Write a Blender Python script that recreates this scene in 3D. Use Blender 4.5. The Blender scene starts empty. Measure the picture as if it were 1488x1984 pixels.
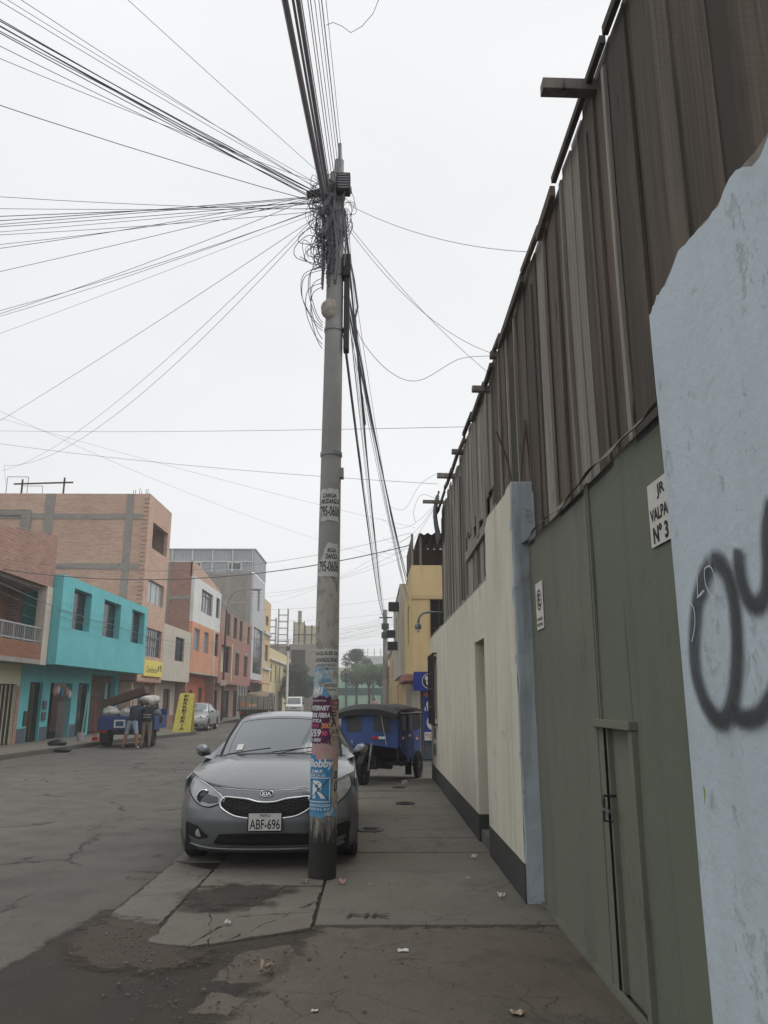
import bpy, bmesh, math, random
from mathutils import Vector, Matrix, noise as mnoise
R = math.radians
random.seed(7)
scene = bpy.context.scene
col = scene.collection

# ------------------------------------------------------------------ camera
cam_d = bpy.data.cameras.new('camera')
cam = bpy.data.objects.new('camera', cam_d)
col.objects.link(cam)
cam.location = (0, 0, 1.6)
cam.rotation_euler = (R(90 + 13.6), 0, R(-0.78))
cam_d.sensor_fit = 'VERTICAL'
cam_d.sensor_height = 36.0
cam_d.lens = 36.0 * 1500 / 1984
cam_d.clip_start = 0.05
cam_d.clip_end = 6000
scene.camera = cam

# ------------------------------------------------------------------ sky and sun (overcast)
SUN_EL, SUN_AZ = R(64), R(78)          # azimuth clockwise from +Y
world = bpy.data.worlds.new('World')
scene.world = world
world.use_nodes = True
wn, wl = world.node_tree.nodes, world.node_tree.links
wn.clear()
sky = wn.new('ShaderNodeTexSky')
sky.sky_type = 'NISHITA'
sky.sun_disc = False
sky.sun_elevation = SUN_EL
sky.sun_rotation = SUN_AZ
sky.dust_density = 6.0
sky.air_density = 1.0
hsv = wn.new('ShaderNodeHueSaturation')
hsv.inputs['Saturation'].default_value = 0.25
cloud = wn.new('ShaderNodeMix')
cloud.data_type = 'RGBA'
cloud.inputs['Factor'].default_value = 0.86
cloud.inputs['B'].default_value = (8.6, 8.75, 8.85, 1)
wtc = wn.new('ShaderNodeTexCoord')
wmp = wn.new('ShaderNodeMapping')
wmp.inputs['Scale'].default_value = (1, 1, 2.2)
wno = wn.new('ShaderNodeTexNoise')
wno.inputs['Scale'].default_value = 1.3
wno.inputs['Detail'].default_value = 3
wra = wn.new('ShaderNodeMapRange')
wra.inputs['From Min'].default_value = 0.3
wra.inputs['From Max'].default_value = 0.7
wra.inputs['To Min'].default_value = 0.93
wra.inputs['To Max'].default_value = 1.05
wmu = wn.new('ShaderNodeMix')
wmu.data_type = 'RGBA'
wmu.blend_type = 'MULTIPLY'
wmu.inputs['Factor'].default_value = 1
bg = wn.new('ShaderNodeBackground')
bg.inputs['Strength'].default_value = 0.095
wo = wn.new('ShaderNodeOutputWorld')
wl.new(sky.outputs['Color'], hsv.inputs['Color'])
wl.new(hsv.outputs['Color'], cloud.inputs['A'])
wl.new(wtc.outputs['Generated'], wmp.inputs['Vector'])
wl.new(wmp.outputs['Vector'], wno.inputs['Vector'])
wl.new(wno.outputs['Fac'], wra.inputs['Value'])
wl.new(cloud.outputs['Result'], wmu.inputs['A'])
wl.new(wra.outputs['Result'], wmu.inputs['B'])
wl.new(wmu.outputs['Result'], bg.inputs['Color'])
wl.new(bg.outputs['Background'], wo.inputs['Surface'])

sun_d = bpy.data.lights.new('sun', 'SUN')
sun_d.energy = 1.1
sun_d.angle = R(60)
sun_d.color = (1.0, 0.97, 0.93)
sun = bpy.data.objects.new('sun', sun_d)
col.objects.link(sun)
_sd = Vector((math.sin(SUN_AZ) * math.cos(SUN_EL), math.cos(SUN_AZ) * math.cos(SUN_EL), math.sin(SUN_EL)))
sun.location = _sd * 60
sun.rotation_euler = _sd.to_track_quat('Z', 'Y').to_euler()

vs = scene.view_settings
vs.view_transform = 'Standard'
vs.look = 'None'
vs.exposure = 0.28
vs.gamma = 1.0
vs.use_curve_mapping = False
scene.render.engine = 'CYCLES'
scene.cycles.use_denoising = True
scene.cycles.denoiser = 'OPENIMAGEDENOISE'
scene.cycles.denoising_prefilter = 'ACCURATE'
scene.cycles.denoising_input_passes = 'RGB_ALBEDO_NORMAL'
scene.cycles.max_bounces = 6
scene.cycles.diffuse_bounces = 3
scene.cycles.glossy_bounces = 3
scene.cycles.transmission_bounces = 4
scene.cycles.transparent_max_bounces = 12
scene.cycles.volume_bounces = 1
scene.cycles.caustics_reflective = False
scene.cycles.caustics_refractive = False

# ------------------------------------------------------------------ helpers: colour, materials
def lin(v):
    v /= 255.0
    return v / 12.92 if v <= 0.04045 else ((v + 0.055) / 1.055) ** 2.4
def rgb(r, g, b):
    return (lin(r), lin(g), lin(b), 1)
def sc4(c, k):
    return (min(c[0] * k, 1), min(c[1] * k, 1), min(c[2] * k, 1), 1)

class NT:
    """small wrapper to write node trees tersely"""
    def __init__(self, name):
        self.m = bpy.data.materials.new(name)
        self.m.use_nodes = True
        self.n, self.l = self.m.node_tree.nodes, self.m.node_tree.links
        self.n.clear()
        self.out = self.n.new('ShaderNodeOutputMaterial')
        self.b = self.n.new('ShaderNodeBsdfPrincipled')
        self.l.new(self.b.outputs[0], self.out.inputs['Surface'])
        self._tc = None
    def tc(self, kind='Object'):
        if self._tc is None:
            self._tc = self.n.new('ShaderNodeTexCoord')
        return self._tc.outputs[kind]
    def map(self, scale=(1, 1, 1), rot=(0, 0, 0), loc=(0, 0, 0), src=None):
        q = self.n.new('ShaderNodeMapping')
        q.inputs['Scale'].default_value = scale
        q.inputs['Rotation'].default_value = rot
        q.inputs['Location'].default_value = loc
        self.l.new(src or self.tc(), q.inputs['Vector'])
        return q.outputs[0]
    def noise(self, scale, detail=6, rough=.6, vec=None, dist=0):
        q = self.n.new('ShaderNodeTexNoise')
        q.inputs['Scale'].default_value = scale
        q.inputs['Detail'].default_value = detail
        q.inputs['Roughness'].default_value = rough
        q.inputs['Distortion'].default_value = dist
        self.l.new(vec or self.tc(), q.inputs['Vector'])
        return q.outputs['Fac']
    def vor(self, scale, feature='DISTANCE_TO_EDGE', vec=None, rnd=1):
        q = self.n.new('ShaderNodeTexVoronoi')
        q.feature = feature
        q.inputs['Scale'].default_value = scale
        q.inputs['Randomness'].default_value = rnd
        self.l.new(vec or self.tc(), q.inputs['Vector'])
        return q.outputs[0]
    def rng(self, v, a, b, c=0., d=1.):
        q = self.n.new('ShaderNodeMapRange')
        for i, x in zip(('From Min', 'From Max', 'To Min', 'To Max'), (a, b, c, d)):
            q.inputs[i].default_value = x
        self.l.new(v, q.inputs['Value'])
        return q.outputs[0]
    def math(self, op, a, b=None, c=None):
        q = self.n.new('ShaderNodeMath')
        q.operation = op
        for i, x in enumerate((a, b, c)):
            if x is None: continue
            if isinstance(x, (int, float)): q.inputs[i].default_value = x
            else: self.l.new(x, q.inputs[i])
        return q.outputs[0]
    def mix(self, f, a, b, mode='MIX'):
        q = self.n.new('ShaderNodeMix')
        q.data_type = 'RGBA'
        q.blend_type = mode
        for s, x in (('Factor', f), ('A', a), ('B', b)):
            if isinstance(x, (int, float, tuple)): q.inputs[s].default_value = x
            else: self.l.new(x, q.inputs[s])
        return q.outputs['Result']
    def xyz(self, src=None):
        q = self.n.new('ShaderNodeSeparateXYZ')
        self.l.new(src or self.tc(), q.inputs[0])
        return q.outputs
    def comb(self, x, y, z=0.):
        q = self.n.new('ShaderNodeCombineXYZ')
        for i, v in enumerate((x, y, z)):
            if isinstance(v, (int, float)): q.inputs[i].default_value = v
            else: self.l.new(v, q.inputs[i])
        return q.outputs[0]
    def rand(self):
        return self.n.new('ShaderNodeObjectInfo').outputs['Random']
    def bump(self, h, dist=.01, strength=.5):
        q = self.n.new('ShaderNodeBump')
        q.inputs['Distance'].default_value = dist
        q.inputs['Strength'].default_value = strength
        self.l.new(h, q.inputs['Height'])
        self.l.new(q.outputs[0], self.b.inputs['Normal'])
    def color(self, v):
        if isinstance(v, tuple): self.b.inputs['Base Color'].default_value = v
        else: self.l.new(v, self.b.inputs['Base Color'])
    def set(self, **k):
        for n, v in k.items():
            n = n.replace('_', ' ')
            if isinstance(v, (int, float, tuple)): self.b.inputs[n].default_value = v
            else: self.l.new(v, self.b.inputs[n])

MATS = {}
def mat(name, c, rough=.8, var=.12, scale=2.0, bump=.3, bscale=30, stain=None, streak=0., metal=0., rnd=0., spec=.3, coat=0.):
    """plain worn surface: colour variation, optional dirt with its own shape, fine relief"""
    t = NT(name)
    n1 = t.noise(scale, 8, .65)
    k = t.mix(t.rng(n1, .3, .7), sc4(c, 1 - var), sc4(c, 1 + var))
    if streak:
        s = t.noise(1.0, 5, .6, t.map((7, 7, .5)))
        k = t.mix(t.rng(s, .5, .8, 0, streak), k, sc4(c, .45))
    if stain:
        sc_, sscale, lo, hi = stain
        k = t.mix(t.rng(t.noise(sscale, 9, .7, dist=.4), lo, hi), k, sc_)
    if rnd:
        k = t.mix(t.math('MULTIPLY', t.rand(), rnd), k, sc4(c, .45))
    t.color(k)
    t.set(Roughness=t.rng(n1, .3, .7, max(rough - .08, .02), min(rough + .08, 1)), Metallic=metal)
    t.b.inputs['Specular IOR Level'].default_value = spec
    if coat: t.set(Coat_Weight=coat, Coat_Roughness=.06)
    if bump: t.bump(t.noise(bscale, 6, .6), .006, bump)
    MATS[name] = t.m
    return t.m

def brick(name, c1, c2, mortar, w=.25, h=.105, var=.35, ms=.02):
    t = NT(name)
    x, y, z = t.xyz()
    v = t.comb(t.math('ADD', x, y), z, 0.)
    q = t.n.new('ShaderNodeTexBrick')
    q.inputs['Scale'].default_value = 1
    q.inputs['Brick Width'].default_value = w
    q.inputs['Row Height'].default_value = h
    q.inputs['Mortar Size'].default_value = ms
    q.inputs['Mortar Smooth'].default_value = .3
    q.inputs['Bias'].default_value = -.1
    q.inputs['Color1'].default_value = c1
    q.inputs['Color2'].default_value = c2
    q.inputs['Mortar'].default_value = mortar
    t.l.new(v, q.inputs['Vector'])
    n = t.noise(.45, 8, .65)
    k = t.mix(t.rng(n, .35, .7, 0, var), q.outputs['Color'], sc4(c2, .55))
    n2 = t.noise(1.6, 7, .7)
    k = t.mix(t.rng(n2, .55, .8, 0, .5), k, mortar)
    n3 = t.noise(2.6, 6, .7, t.map((1, 1, 4)))
    k = t.mix(t.rng(n3, .45, .7, 0, .5), k, sc4(c1, 1.3))
    n5 = t.noise(2.2, 6, .7, t.map((1, 1, 5), loc=(9, 4, 2)))
    k = t.mix(t.rng(n5, .5, .72, 0, .55), k, sc4(c2, .68))
    t.color(k)
    t.set(Roughness=.92)
    t.b.inputs['Specular IOR Level'].default_value = .15
    t.bump(t.math('SUBTRACT', t.math('MULTIPLY', n2, .5), q.outputs['Fac']), .02, .5)
    MATS[name] = t.m
    return t.m

# ------------------------------------------------------------------ helpers: meshes
class MB:
    """collects shapes; build() links them as ONE mesh object"""
    def __init__(self):
        self.v, self.f, self.mi, self.uv = [], [], [], None
    def add(self, vs_, fs, m=0):
        b = len(self.v)
        self.v += [tuple(p) for p in vs_]
        self.f += [tuple(i + b for i in f) for f in fs]
        self.mi += [m] * len(fs)
        return self
    def box(self, x0, x1, y0, y1, z0, z1, m=0):
        if x0 > x1: x0, x1 = x1, x0
        if y0 > y1: y0, y1 = y1, y0
        if z0 > z1: z0, z1 = z1, z0
        return self.add([(x0, y0, z0), (x1, y0, z0), (x1, y1, z0), (x0, y1, z0), (x0, y0, z1), (x1, y0, z1), (x1, y1, z1), (x0, y1, z1)],
                        [(0, 3, 2, 1), (4, 5, 6, 7), (0, 1, 5, 4), (1, 2, 6, 5), (2, 3, 7, 6), (3, 0, 4, 7)], m)
    def obox(self, c, ax, ay, az, m=0):
        """oriented box: centre and three half-axis vectors"""
        c, ax, ay, az = Vector(c), Vector(ax), Vector(ay), Vector(az)
        p = [c + ax * i + ay * j + az * k for k in (-1, 1) for i, j in ((-1, -1), (1, -1), (1, 1), (-1, 1))]
        return self.add(p, [(0, 3, 2, 1), (4, 5, 6, 7), (0, 1, 5, 4), (1, 2, 6, 5), (2, 3, 7, 6), (3, 0, 4, 7)], m)
    def bar(self, p0, p1, w, h=None, m=0, up=(0, 0, 1)):
        p0, p1 = Vector(p0), Vector(p1)
        d = (p1 - p0)
        L = d.length
        d.normalize()
        u = Vector(up)
        if abs(d.dot(u)) > .98: u = Vector((1, 0, 0))
        s = d.cross(u).normalized()
        t = s.cross(d).normalized()
        h = h or w
        return self.obox((p0 + p1) / 2, d * L / 2, s * w / 2, t * h / 2, m)
    def prism(self, poly, to3, a, b, m=0):
        """polygon (2D) extruded from a to b; to3(u, v, w) gives the point"""
        n = len(poly)
        vs_ = [to3(u, v, a) for u, v in poly] + [to3(u, v, b) for u, v in poly]
        fs = [tuple(range(n))[::-1], tuple(range(n, 2 * n))]
        fs += [(i, (i + 1) % n, n + (i + 1) % n, n + i) for i in range(n)]
        return self.add(vs_, fs, m)
    def tube(self, path, r, n=6, m=0, caps=True, r1=None):
        path = [Vector(p) for p in path]
        k = len(path)
        vs_, fs = [], []
        prev = None
        for i, p in enumerate(path):
            d = (path[min(i + 1, k - 1)] - path[max(i - 1, 0)])
            if d.length < 1e-9: d = Vector((0, 0, 1))
            d.normalize()
            if prev is None:
                u = Vector((0, 0, 1)) if abs(d.z) < .95 else Vector((1, 0, 0))
                s = d.cross(u).normalized()
            else:
                s = (prev - d * prev.dot(d))
                if s.length < 1e-6: s = d.cross(Vector((.3, .5, .8)))
                s.normalize()
            prev = s
            t = d.cross(s)
            rr = r if r1 is None else r + (r1 - r) * i / (k - 1)
            if isinstance(r, (list, tuple)): rr = r[i]
            for j in range(n):
                a = 2 * math.pi * j / n
                vs_.append(p + s * math.cos(a) * rr + t * math.sin(a) * rr)
        for i in range(k - 1):
            for j in range(n):
                fs.append((i * n + j, i * n + (j + 1) % n, (i + 1) * n + (j + 1) % n, (i + 1) * n + j))
        if caps:
            fs.append(tuple(range(n))[::-1])
            fs.append(tuple(range((k - 1) * n, k * n)))
        return self.add(vs_, fs, m)
    def cyl(self, p0, p1, r0, r1=None, n=12, m=0):
        return self.tube([p0, p1], r0, n, m, True, r0 if r1 is None else r1)
    def lathe(self, prof, c, ax, n=20, m=0):
        """profile (r, h) turned about the axis ax through c"""
        c, ax = Vector(c), Vector(ax).normalized()
        u = ax.orthogonal().normalized()
        w = ax.cross(u)
        vs_, fs = [], []
        for r, h in prof:
            for j in range(n):
                a = 2 * math.pi * j / n
                vs_.append(c + ax * h + (u * math.cos(a) + w * math.sin(a)) * r)
        for i in range(len(prof) - 1):
            for j in range(n):
                fs.append((i * n + j, i * n + (j + 1) % n, (i + 1) * n + (j + 1) % n, (i + 1) * n + j))
        return self.add(vs_, fs, m)
    def grid(self, fn, nu, nv, m=0, mf=None):
        b = len(self.v)
        for j in range(nv + 1):
            for i in range(nu + 1):
                self.v.append(tuple(fn(i / nu, j / nv)))
        for j in range(nv):
            for i in range(nu):
                a = b + j * (nu + 1) + i
                self.f.append((a, a + 1, a + nu + 2, a + nu + 1))
                self.mi.append(mf(i, j) if mf else m)
        return self
    def ball(self, c, rx, ry, rz, nu=12, nv=8, m=0):
        c = Vector(c)
        return self.grid(lambda u, v: c + Vector((rx * math.cos(2 * math.pi * u) * math.sin(math.pi * v), ry * math.sin(2 * math.pi * u) * math.sin(math.pi * v), -rz * math.cos(math.pi * v))), nu, nv, m)
    def wall(self, plane, c, t, a0, a1, z0, z1, holes=(), m=0):
        """wall slab with rectangular openings. plane 'x': face at x=c, runs along y; t = signed thickness"""
        A = sorted({a0, a1, *[q for h in holes for q in h[:2] if a0 < q < a1]})
        Z = sorted({z0, z1, *[q for h in holes for q in h[2:4] if z0 < q < z1]})
        solid = lambda i, k: 0 <= i < len(A) - 1 and 0 <= k < len(Z) - 1 and not any(h[0] <= (A[i] + A[i + 1]) / 2 <= h[1] and h[2] <= (Z[k] + Z[k + 1]) / 2 <= h[3] for h in holes)
        P = (lambda a, z, d: (c + d, a, z)) if plane == 'x' else (lambda a, z, d: (a, c + d, z))
        for i in range(len(A) - 1):
            for k in range(len(Z) - 1):
                if not solid(i, k): continue
                b0, b1, y0, y1 = A[i], A[i + 1], Z[k], Z[k + 1]
                self.add([P(b0, y0, 0), P(b1, y0, 0), P(b1, y1, 0), P(b0, y1, 0)], [(0, 1, 2, 3)], m)
                self.add([P(b0, y0, t), P(b1, y0, t), P(b1, y1, t), P(b0, y1, t)], [(0, 3, 2, 1)], m)
                for (di, dk, e) in ((-1, 0, ((b0, y0), (b0, y1))), (1, 0, ((b1, y0), (b1, y1))), (0, -1, ((b0, y0), (b1, y0))), (0, 1, ((b0, y1), (b1, y1)))):
                    if not solid(i + di, k + dk):
                        (ea, ez), (fa, fz) = e
                        self.add([P(ea, ez, 0), P(fa, fz, 0), P(fa, fz, t), P(ea, ez, t)], [(0, 1, 2, 3)], m)
        return self
    def build(self, name, mats, parent=None, smooth=False, bevel=0., local=False, loc=None, kind=None, fix=True):
        me = bpy.data.meshes.new(name)
        me.from_pydata([tuple(p) for p in self.v], [], self.f)
        for q in (mats if isinstance(mats, (list, tuple)) else [mats]):
            me.materials.append(MATS[q] if isinstance(q, str) else q)
        if len(set(self.mi)) > 1 or (self.mi and self.mi[0]):
            me.polygons.foreach_set('material_index', self.mi)
        if fix:
            bm = bmesh.new()
            bm.from_mesh(me)
            bmesh.ops.recalc_face_normals(bm, faces=bm.faces)
            bm.to_mesh(me)
            bm.free()
        if smooth:
            me.polygons.foreach_set('use_smooth', [True] * len(me.polygons))
            if smooth is not True: me.set_sharp_from_angle(angle=R(smooth))
        o = bpy.data.objects.new(name, me)
        col.objects.link(o)
        if parent is not None:
            o.parent = parent
            if not local:
                # vertices are in world coordinates; thing roots are unrotated
                w = Vector((0, 0, 0))
                q = parent
                while q is not None:
                    w += q.location
                    q = q.parent
                o.location = -w
        if loc is not None: o.location = loc
        if bevel:
            b = o.modifiers.new('bevel', 'BEVEL')
            b.width = bevel
            b.segments = 2
            b.limit_method = 'ANGLE'
            b.angle_limit = R(40)
        if kind: o['kind'] = kind
        return o

def tag(o, label=None, cat=None, group=None, kind=None):
    if label: o['label'] = label
    if cat: o['category'] = cat
    if group: o['group'] = group
    if kind: o['kind'] = kind
    return o
def thing(name, label, cat, loc=(0, 0, 0), rz=0., group=None):
    o = bpy.data.objects.new(name, None)
    col.objects.link(o)
    o.empty_display_size = .2
    o.location = loc
    o.rotation_euler = (0, 0, rz)
    return tag(o, label, cat, group)
def copy_tree(o, parent=None):
    c = o.copy()
    col.objects.link(c)
    c.parent = parent
    for ch in list(o.children):
        copy_tree(ch, c)
    return c

def text_geo(s, h, w=None, bold=0.):
    """lettering as flat faces: list of (u, v) centred on the origin, cap height about h"""
    cu = bpy.data.curves.new('t', 'FONT')
    cu.body = s
    cu.size = 1
    cu.offset = bold
    cu.resolution_u = 3
    ob = bpy.data.objects.new('t', cu)
    me = bpy.data.meshes.new_from_object(ob)
    vs_ = [(v.co.x, v.co.y) for v in me.vertices]
    fs = [tuple(p.vertices) for p in me.polygons]
    bpy.data.objects.remove(ob)
    bpy.data.curves.remove(cu)
    bpy.data.meshes.remove(me)
    if not vs_: return [], []
    x0, x1 = min(p[0] for p in vs_), max(p[0] for p in vs_)
    y0, y1 = min(p[1] for p in vs_), max(p[1] for p in vs_)
    ky = h / (y1 - y0)
    kx = ky if w is None else w / (x1 - x0)
    return [((p[0] - (x0 + x1) / 2) * kx, (p[1] - (y0 + y1) / 2) * ky) for p in vs_], fs
def text_on(mb, s, h, w, fn, m=0, bold=.02, du=0., dv=0., slant=0.):
    vs_, fs = text_geo(s, h, w, bold)
    mb.add([fn(u + du + slant * v, v + dv) for u, v in vs_], fs, m)
# ------------------------------------------------------------------ materials of the setting
def asphalt_mat():
    t = NT('asphalt')
    big = t.noise(.22, 6, .6)
    mid = t.noise(1.7, 8, .7, dist=.3)
    k = t.mix(t.rng(big, .35, .65), rgb(82, 80, 76), rgb(102, 100, 94))
    k = t.mix(t.rng(mid, .45, .75, 0, .6), k, rgb(62, 60, 56))
    lane = t.noise(1.0, 5, .55, t.map((1.1, .05, 1)))
    k = t.mix(t.rng(lane, .5, .72, 0, .55), k, rgb(101, 98, 91))
    agg = t.vor(75, 'F1')
    k = t.mix(t.rng(agg, .1, .6, .35, 0), k, rgb(112, 108, 100))
    wv = t.n.new('ShaderNodeVectorMath')
    wv.operation = 'ADD'
    t.l.new(t.map((1, .55, 1)), wv.inputs[0])
    t.l.new(t.comb(t.math('MULTIPLY', t.noise(2.5, 5, .6), .5), t.math('MULTIPLY', t.noise(2.1, 5, .6), .5)), wv.inputs[1])
    warp = wv.outputs[0]
    cr = t.vor(.55, 'DISTANCE_TO_EDGE', warp)
    cm = t.math('MULTIPLY', t.rng(cr, 0, .016, 1, 0), t.rng(t.noise(.7, 3, .5), .47, .53))
    k = t.mix(t.math('MULTIPLY', cm, .8), k, rgb(36, 35, 33))
    spot = t.noise(2.3, 9, .75, t.map((1, .6, 1), loc=(5, 9, 0)))
    k = t.mix(t.rng(spot, .58, .66, 0, .85), k, rgb(42, 41, 39))
    pale = t.noise(1.1, 8, .7, t.map((1, .5, 1), loc=(15, 2, 0)))
    k = t.mix(t.rng(pale, .6, .75, 0, .6), k, rgb(104, 101, 94))
    sp = t.noise(45, 5, .75)
    k = t.mix(t.rng(sp, .55, .7, 0, .5), k, rgb(120, 117, 109))
    sp3 = t.noise(70, 3, .7, t.map((1, 1, 1), loc=(2, 2, 2)))
    k = t.mix(t.rng(sp3, .5, .7, 0, .5), k, rgb(48, 47, 44))
    t.color(k)
    t.set(Roughness=t.rng(mid, .3, .7, .78, .95))
    t.b.inputs['Specular IOR Level'].default_value = .25
    t.bump(t.math('SUBTRACT', t.math('ADD', t.math('MULTIPLY', agg, .4), mid), t.math('MULTIPLY', cm, 1.5)), .012, .7)
    MATS['asphalt'] = t.m
asphalt_mat()

def concrete_mat(name, c, dark, warm=None, k_rnd=.35, crack=0.):
    t = NT(name)
    n1 = t.noise(1.1, 9, .7, dist=.3)
    k = t.mix(t.rng(n1, .3, .7), sc4(c, .82), sc4(c, 1.14))
    n2 = t.noise(3.3, 9, .72, t.map((1, 1, 1), loc=(3, 1, 4)))
    k = t.mix(t.rng(n2, .52, .75, 0, .7), k, dark)
    n4 = t.noise(11, 6, .7)
    k = t.mix(t.rng(n4, .6, .72, 0, .5), k, sc4(dark, .7))
    if warm:
        n3 = t.noise(.9, 7, .65, t.map((1, 1, 1), loc=(7, 2, 0)))
        k = t.mix(t.rng(n3, .45, .7, 0, .7), k, warm)
    k = t.mix(t.math('MULTIPLY', t.rand(), k_rnd), k, sc4(c, .6))
    damp = t.noise(.8, 8, .7, t.map((1, 1, 1), loc=(21, 5, 0)), dist=1.0)
    k = t.mix(t.rng(damp, .56, .64, 0, .5), k, sc4(dark, .72))
    sp = t.noise(110, 3, .7)
    k = t.mix(t.rng(sp, .35, .65, 0, .45), k, sc4(c, .62))
    sp2 = t.noise(38, 5, .75, t.map((1, 1, 1), loc=(6, 6, 6)))
    k = t.mix(t.rng(sp2, .56, .68, 0, .55), k, sc4(c, 1.35))
    if crack:
        wv = t.n.new('ShaderNodeVectorMath')
        wv.operation = 'ADD'
        t.l.new(t.tc(), wv.inputs[0])
        t.l.new(t.comb(t.math('MULTIPLY', t.noise(6, 5, .6), .18), t.math('MULTIPLY', t.noise(5, 5, .6, t.map((1, 1, 1), loc=(3, 3, 3))), .18)), wv.inputs[1])
        web = t.math('MULTIPLY', t.rng(t.vor(3.2, 'DISTANCE_TO_EDGE', wv.outputs[0]), 0, .018, 1, 0), t.rng(t.noise(1.2, 3, .5, t.map((1, 1, 1), loc=(1, 7, 2))), .5, .58))
        k = t.mix(t.math('MULTIPLY', web, crack), k, rgb(36, 34, 31))
    t.color(k)
    t.set(Roughness=t.rng(n1, .3, .7, .72, .95))
    t.b.inputs['Specular IOR Level'].default_value = .3
    t.bump(t.math('ADD', t.noise(55, 6, .7), t.math('MULTIPLY', n2, 1.5)), .01, .85)
    MATS[name] = t.m
concrete_mat('slab', rgb(122, 118, 109), rgb(80, 77, 71), rgb(110, 102, 90), .25, .85)
concrete_mat('slab_pale', rgb(122, 119, 111), rgb(80, 77, 71), rgb(108, 102, 92), .25, .85)
concrete_mat('driveway', rgb(110, 103, 92), rgb(66, 61, 54), rgb(96, 86, 73), 0., .7)
concrete_mat('kerb_concrete', rgb(98, 95, 89), rgb(70, 67, 62), None)
concrete_mat('dirt', rgb(64, 60, 54), rgb(40, 37, 33), rgb(76, 66, 57), 0.)
concrete_mat('red_dirt', rgb(80, 71, 63), rgb(54, 49, 44), rgb(88, 78, 68), 0.)
concrete_mat('ground_far', rgb(86, 83, 77), rgb(66, 63, 58), None)
concrete_mat('raw_concrete', rgb(158, 153, 146), rgb(126, 121, 115), None, .2)

def wood_mat(name, a, b, c, d):
    """sawn weathered timber: grain along z, diagonal saw marks, each board its own tone"""
    t = NT(name)
    g = t.noise(1, 9, .65, t.map((26, 26, .7)), dist=.5)
    r = t.rand()
    ramp = t.n.new('ShaderNodeValToRGB')
    e = ramp.color_ramp.elements
    e[0].position, e[0].color = 0, a
    e[1].position, e[1].color = 1, d
    for p, cc in ((.38, b), (.72, c)):
        q = e.new(p)
        q.color = cc
    t.l.new(r, ramp.inputs[0])
    k = t.mix(t.rng(g, .35, .7), ramp.outputs[0], sc4(b, .62))
    lg = t.noise(1, 5, .6, t.map((3, 3, .5), loc=(4, 2, 7)))
    k = t.mix(t.rng(lg, .52, .72, 0, .55), k, sc4(c, 1.15))
    x, y, z = t.xyz()
    saw = t.n.new('ShaderNodeTexWave')
    saw.inputs['Scale'].default_value = 9
    saw.inputs['Distortion'].default_value = 3
    saw.inputs['Detail'].default_value = 3
    t.l.new(t.comb(0., t.math('MULTIPLY', y, .5), t.math('SUBTRACT', z, t.math('MULTIPLY', y, 1.0))), saw.inputs['Vector'])
    saw.bands_direction = 'Z'
    k = t.mix(t.math('MULTIPLY', saw.outputs['Fac'], .1), k, sc4(a, .6))
    kn = t.vor(1.0, 'F1', t.map((6, 6, 1.1)))
    k = t.mix(t.rng(kn, .05, .13, .8, 0), k, rgb(38, 32, 28))
    t.color(k)
    t.set(Roughness=.9)
    t.b.inputs['Specular IOR Level'].default_value = .15
    t.bump(g, .008, .7)
    MATS[name] = t.m
wood_mat('board_brown', rgb(74, 70, 65), rgb(96, 90, 83), rgb(122, 106, 94), rgb(112, 107, 99))
wood_mat('board_grey', rgb(118, 113, 107), rgb(150, 144, 135), rgb(170, 165, 156), rgb(134, 127, 119))
wood_mat('beam_wood', rgb(112, 108, 104), rgb(130, 124, 118), rgb(148, 142, 134), rgb(120, 115, 110))

def paint_wall(name, c, under, lo=.66, hi=.72, grime=rgb(120, 116, 106), g=.5, cs=7., bmp=.55):
    """painted plaster: patchy paint, vertical dirt runs, chips that show what is under"""
    t = NT(name)
    n1 = t.noise(.9, 7, .6)
    k = t.mix(t.rng(n1, .3, .7), sc4(c, .9), sc4(c, 1.07))
    s = t.noise(1, 8, .62, t.map((5, 5, .45)), dist=.2)
    k = t.mix(t.rng(s, .5, .78, 0, g), k, grime)
    sm = t.noise(2.1, 10, .75, t.map((1, 1, 1), loc=(11, 3, 5)), dist=.8)
    k = t.mix(t.rng(sm, .58, .72, 0, g), k, sc4(grime, .6))
    ch = t.noise(cs, 10, .8, t.map((1, 1, .7), loc=(2, 8, 1)))
    chip = t.rng(ch, lo, hi)
    k = t.mix(chip, k, under)
    t.color(k)
    t.set(Roughness=.82)
    t.b.inputs['Specular IOR Level'].default_value = .3
    t.bump(t.math('SUBTRACT', t.math('ADD', t.noise(18, 7, .65), t.math('MULTIPLY', n1, 2)), t.math('MULTIPLY', chip, .8)), .008, bmp)
    MATS[name] = t.m
paint_wall('white_plaster', rgb(213, 208, 191), rgb(150, 146, 136), .67, .74, rgb(160, 155, 141), .55)
paint_wall('dark_base', rgb(64, 65, 63), rgb(92, 90, 85), .66, .74, rgb(84, 82, 76), .5)
paint_wall('blue_plaster', rgb(194, 206, 213), rgb(208, 211, 211), .58, .72, rgb(166, 174, 179), .32, 4.5, .8)
paint_wall('blue_pier', rgb(172, 182, 189), rgb(140, 136, 128), .58, .66, rgb(112, 117, 119), .9)
paint_wall('gate_paint', rgb(115, 117, 104), rgb(100, 90, 77), .68, .75, rgb(92, 92, 83), .6)
paint_wall('gate_paint_green', rgb(106, 112, 98), rgb(96, 90, 78), .68, .75, rgb(86, 92, 81), .6)
mat('rust_steel', rgb(82, 66, 56), .85, .3, 8)
mat('dark_steel', rgb(52, 52, 52), .55, .2, 6, metal=.2)
mat('grey_steel', rgb(128, 130, 132), .5, .15, 5, metal=.5)
mat('paper', rgb(206, 204, 198), .9, .08, 12, .1)
mat('ink', rgb(48, 48, 50), .9, .15, 20, 0)
mat('black_plastic', rgb(30, 30, 32), .5, .2, 8, .1)

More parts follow.
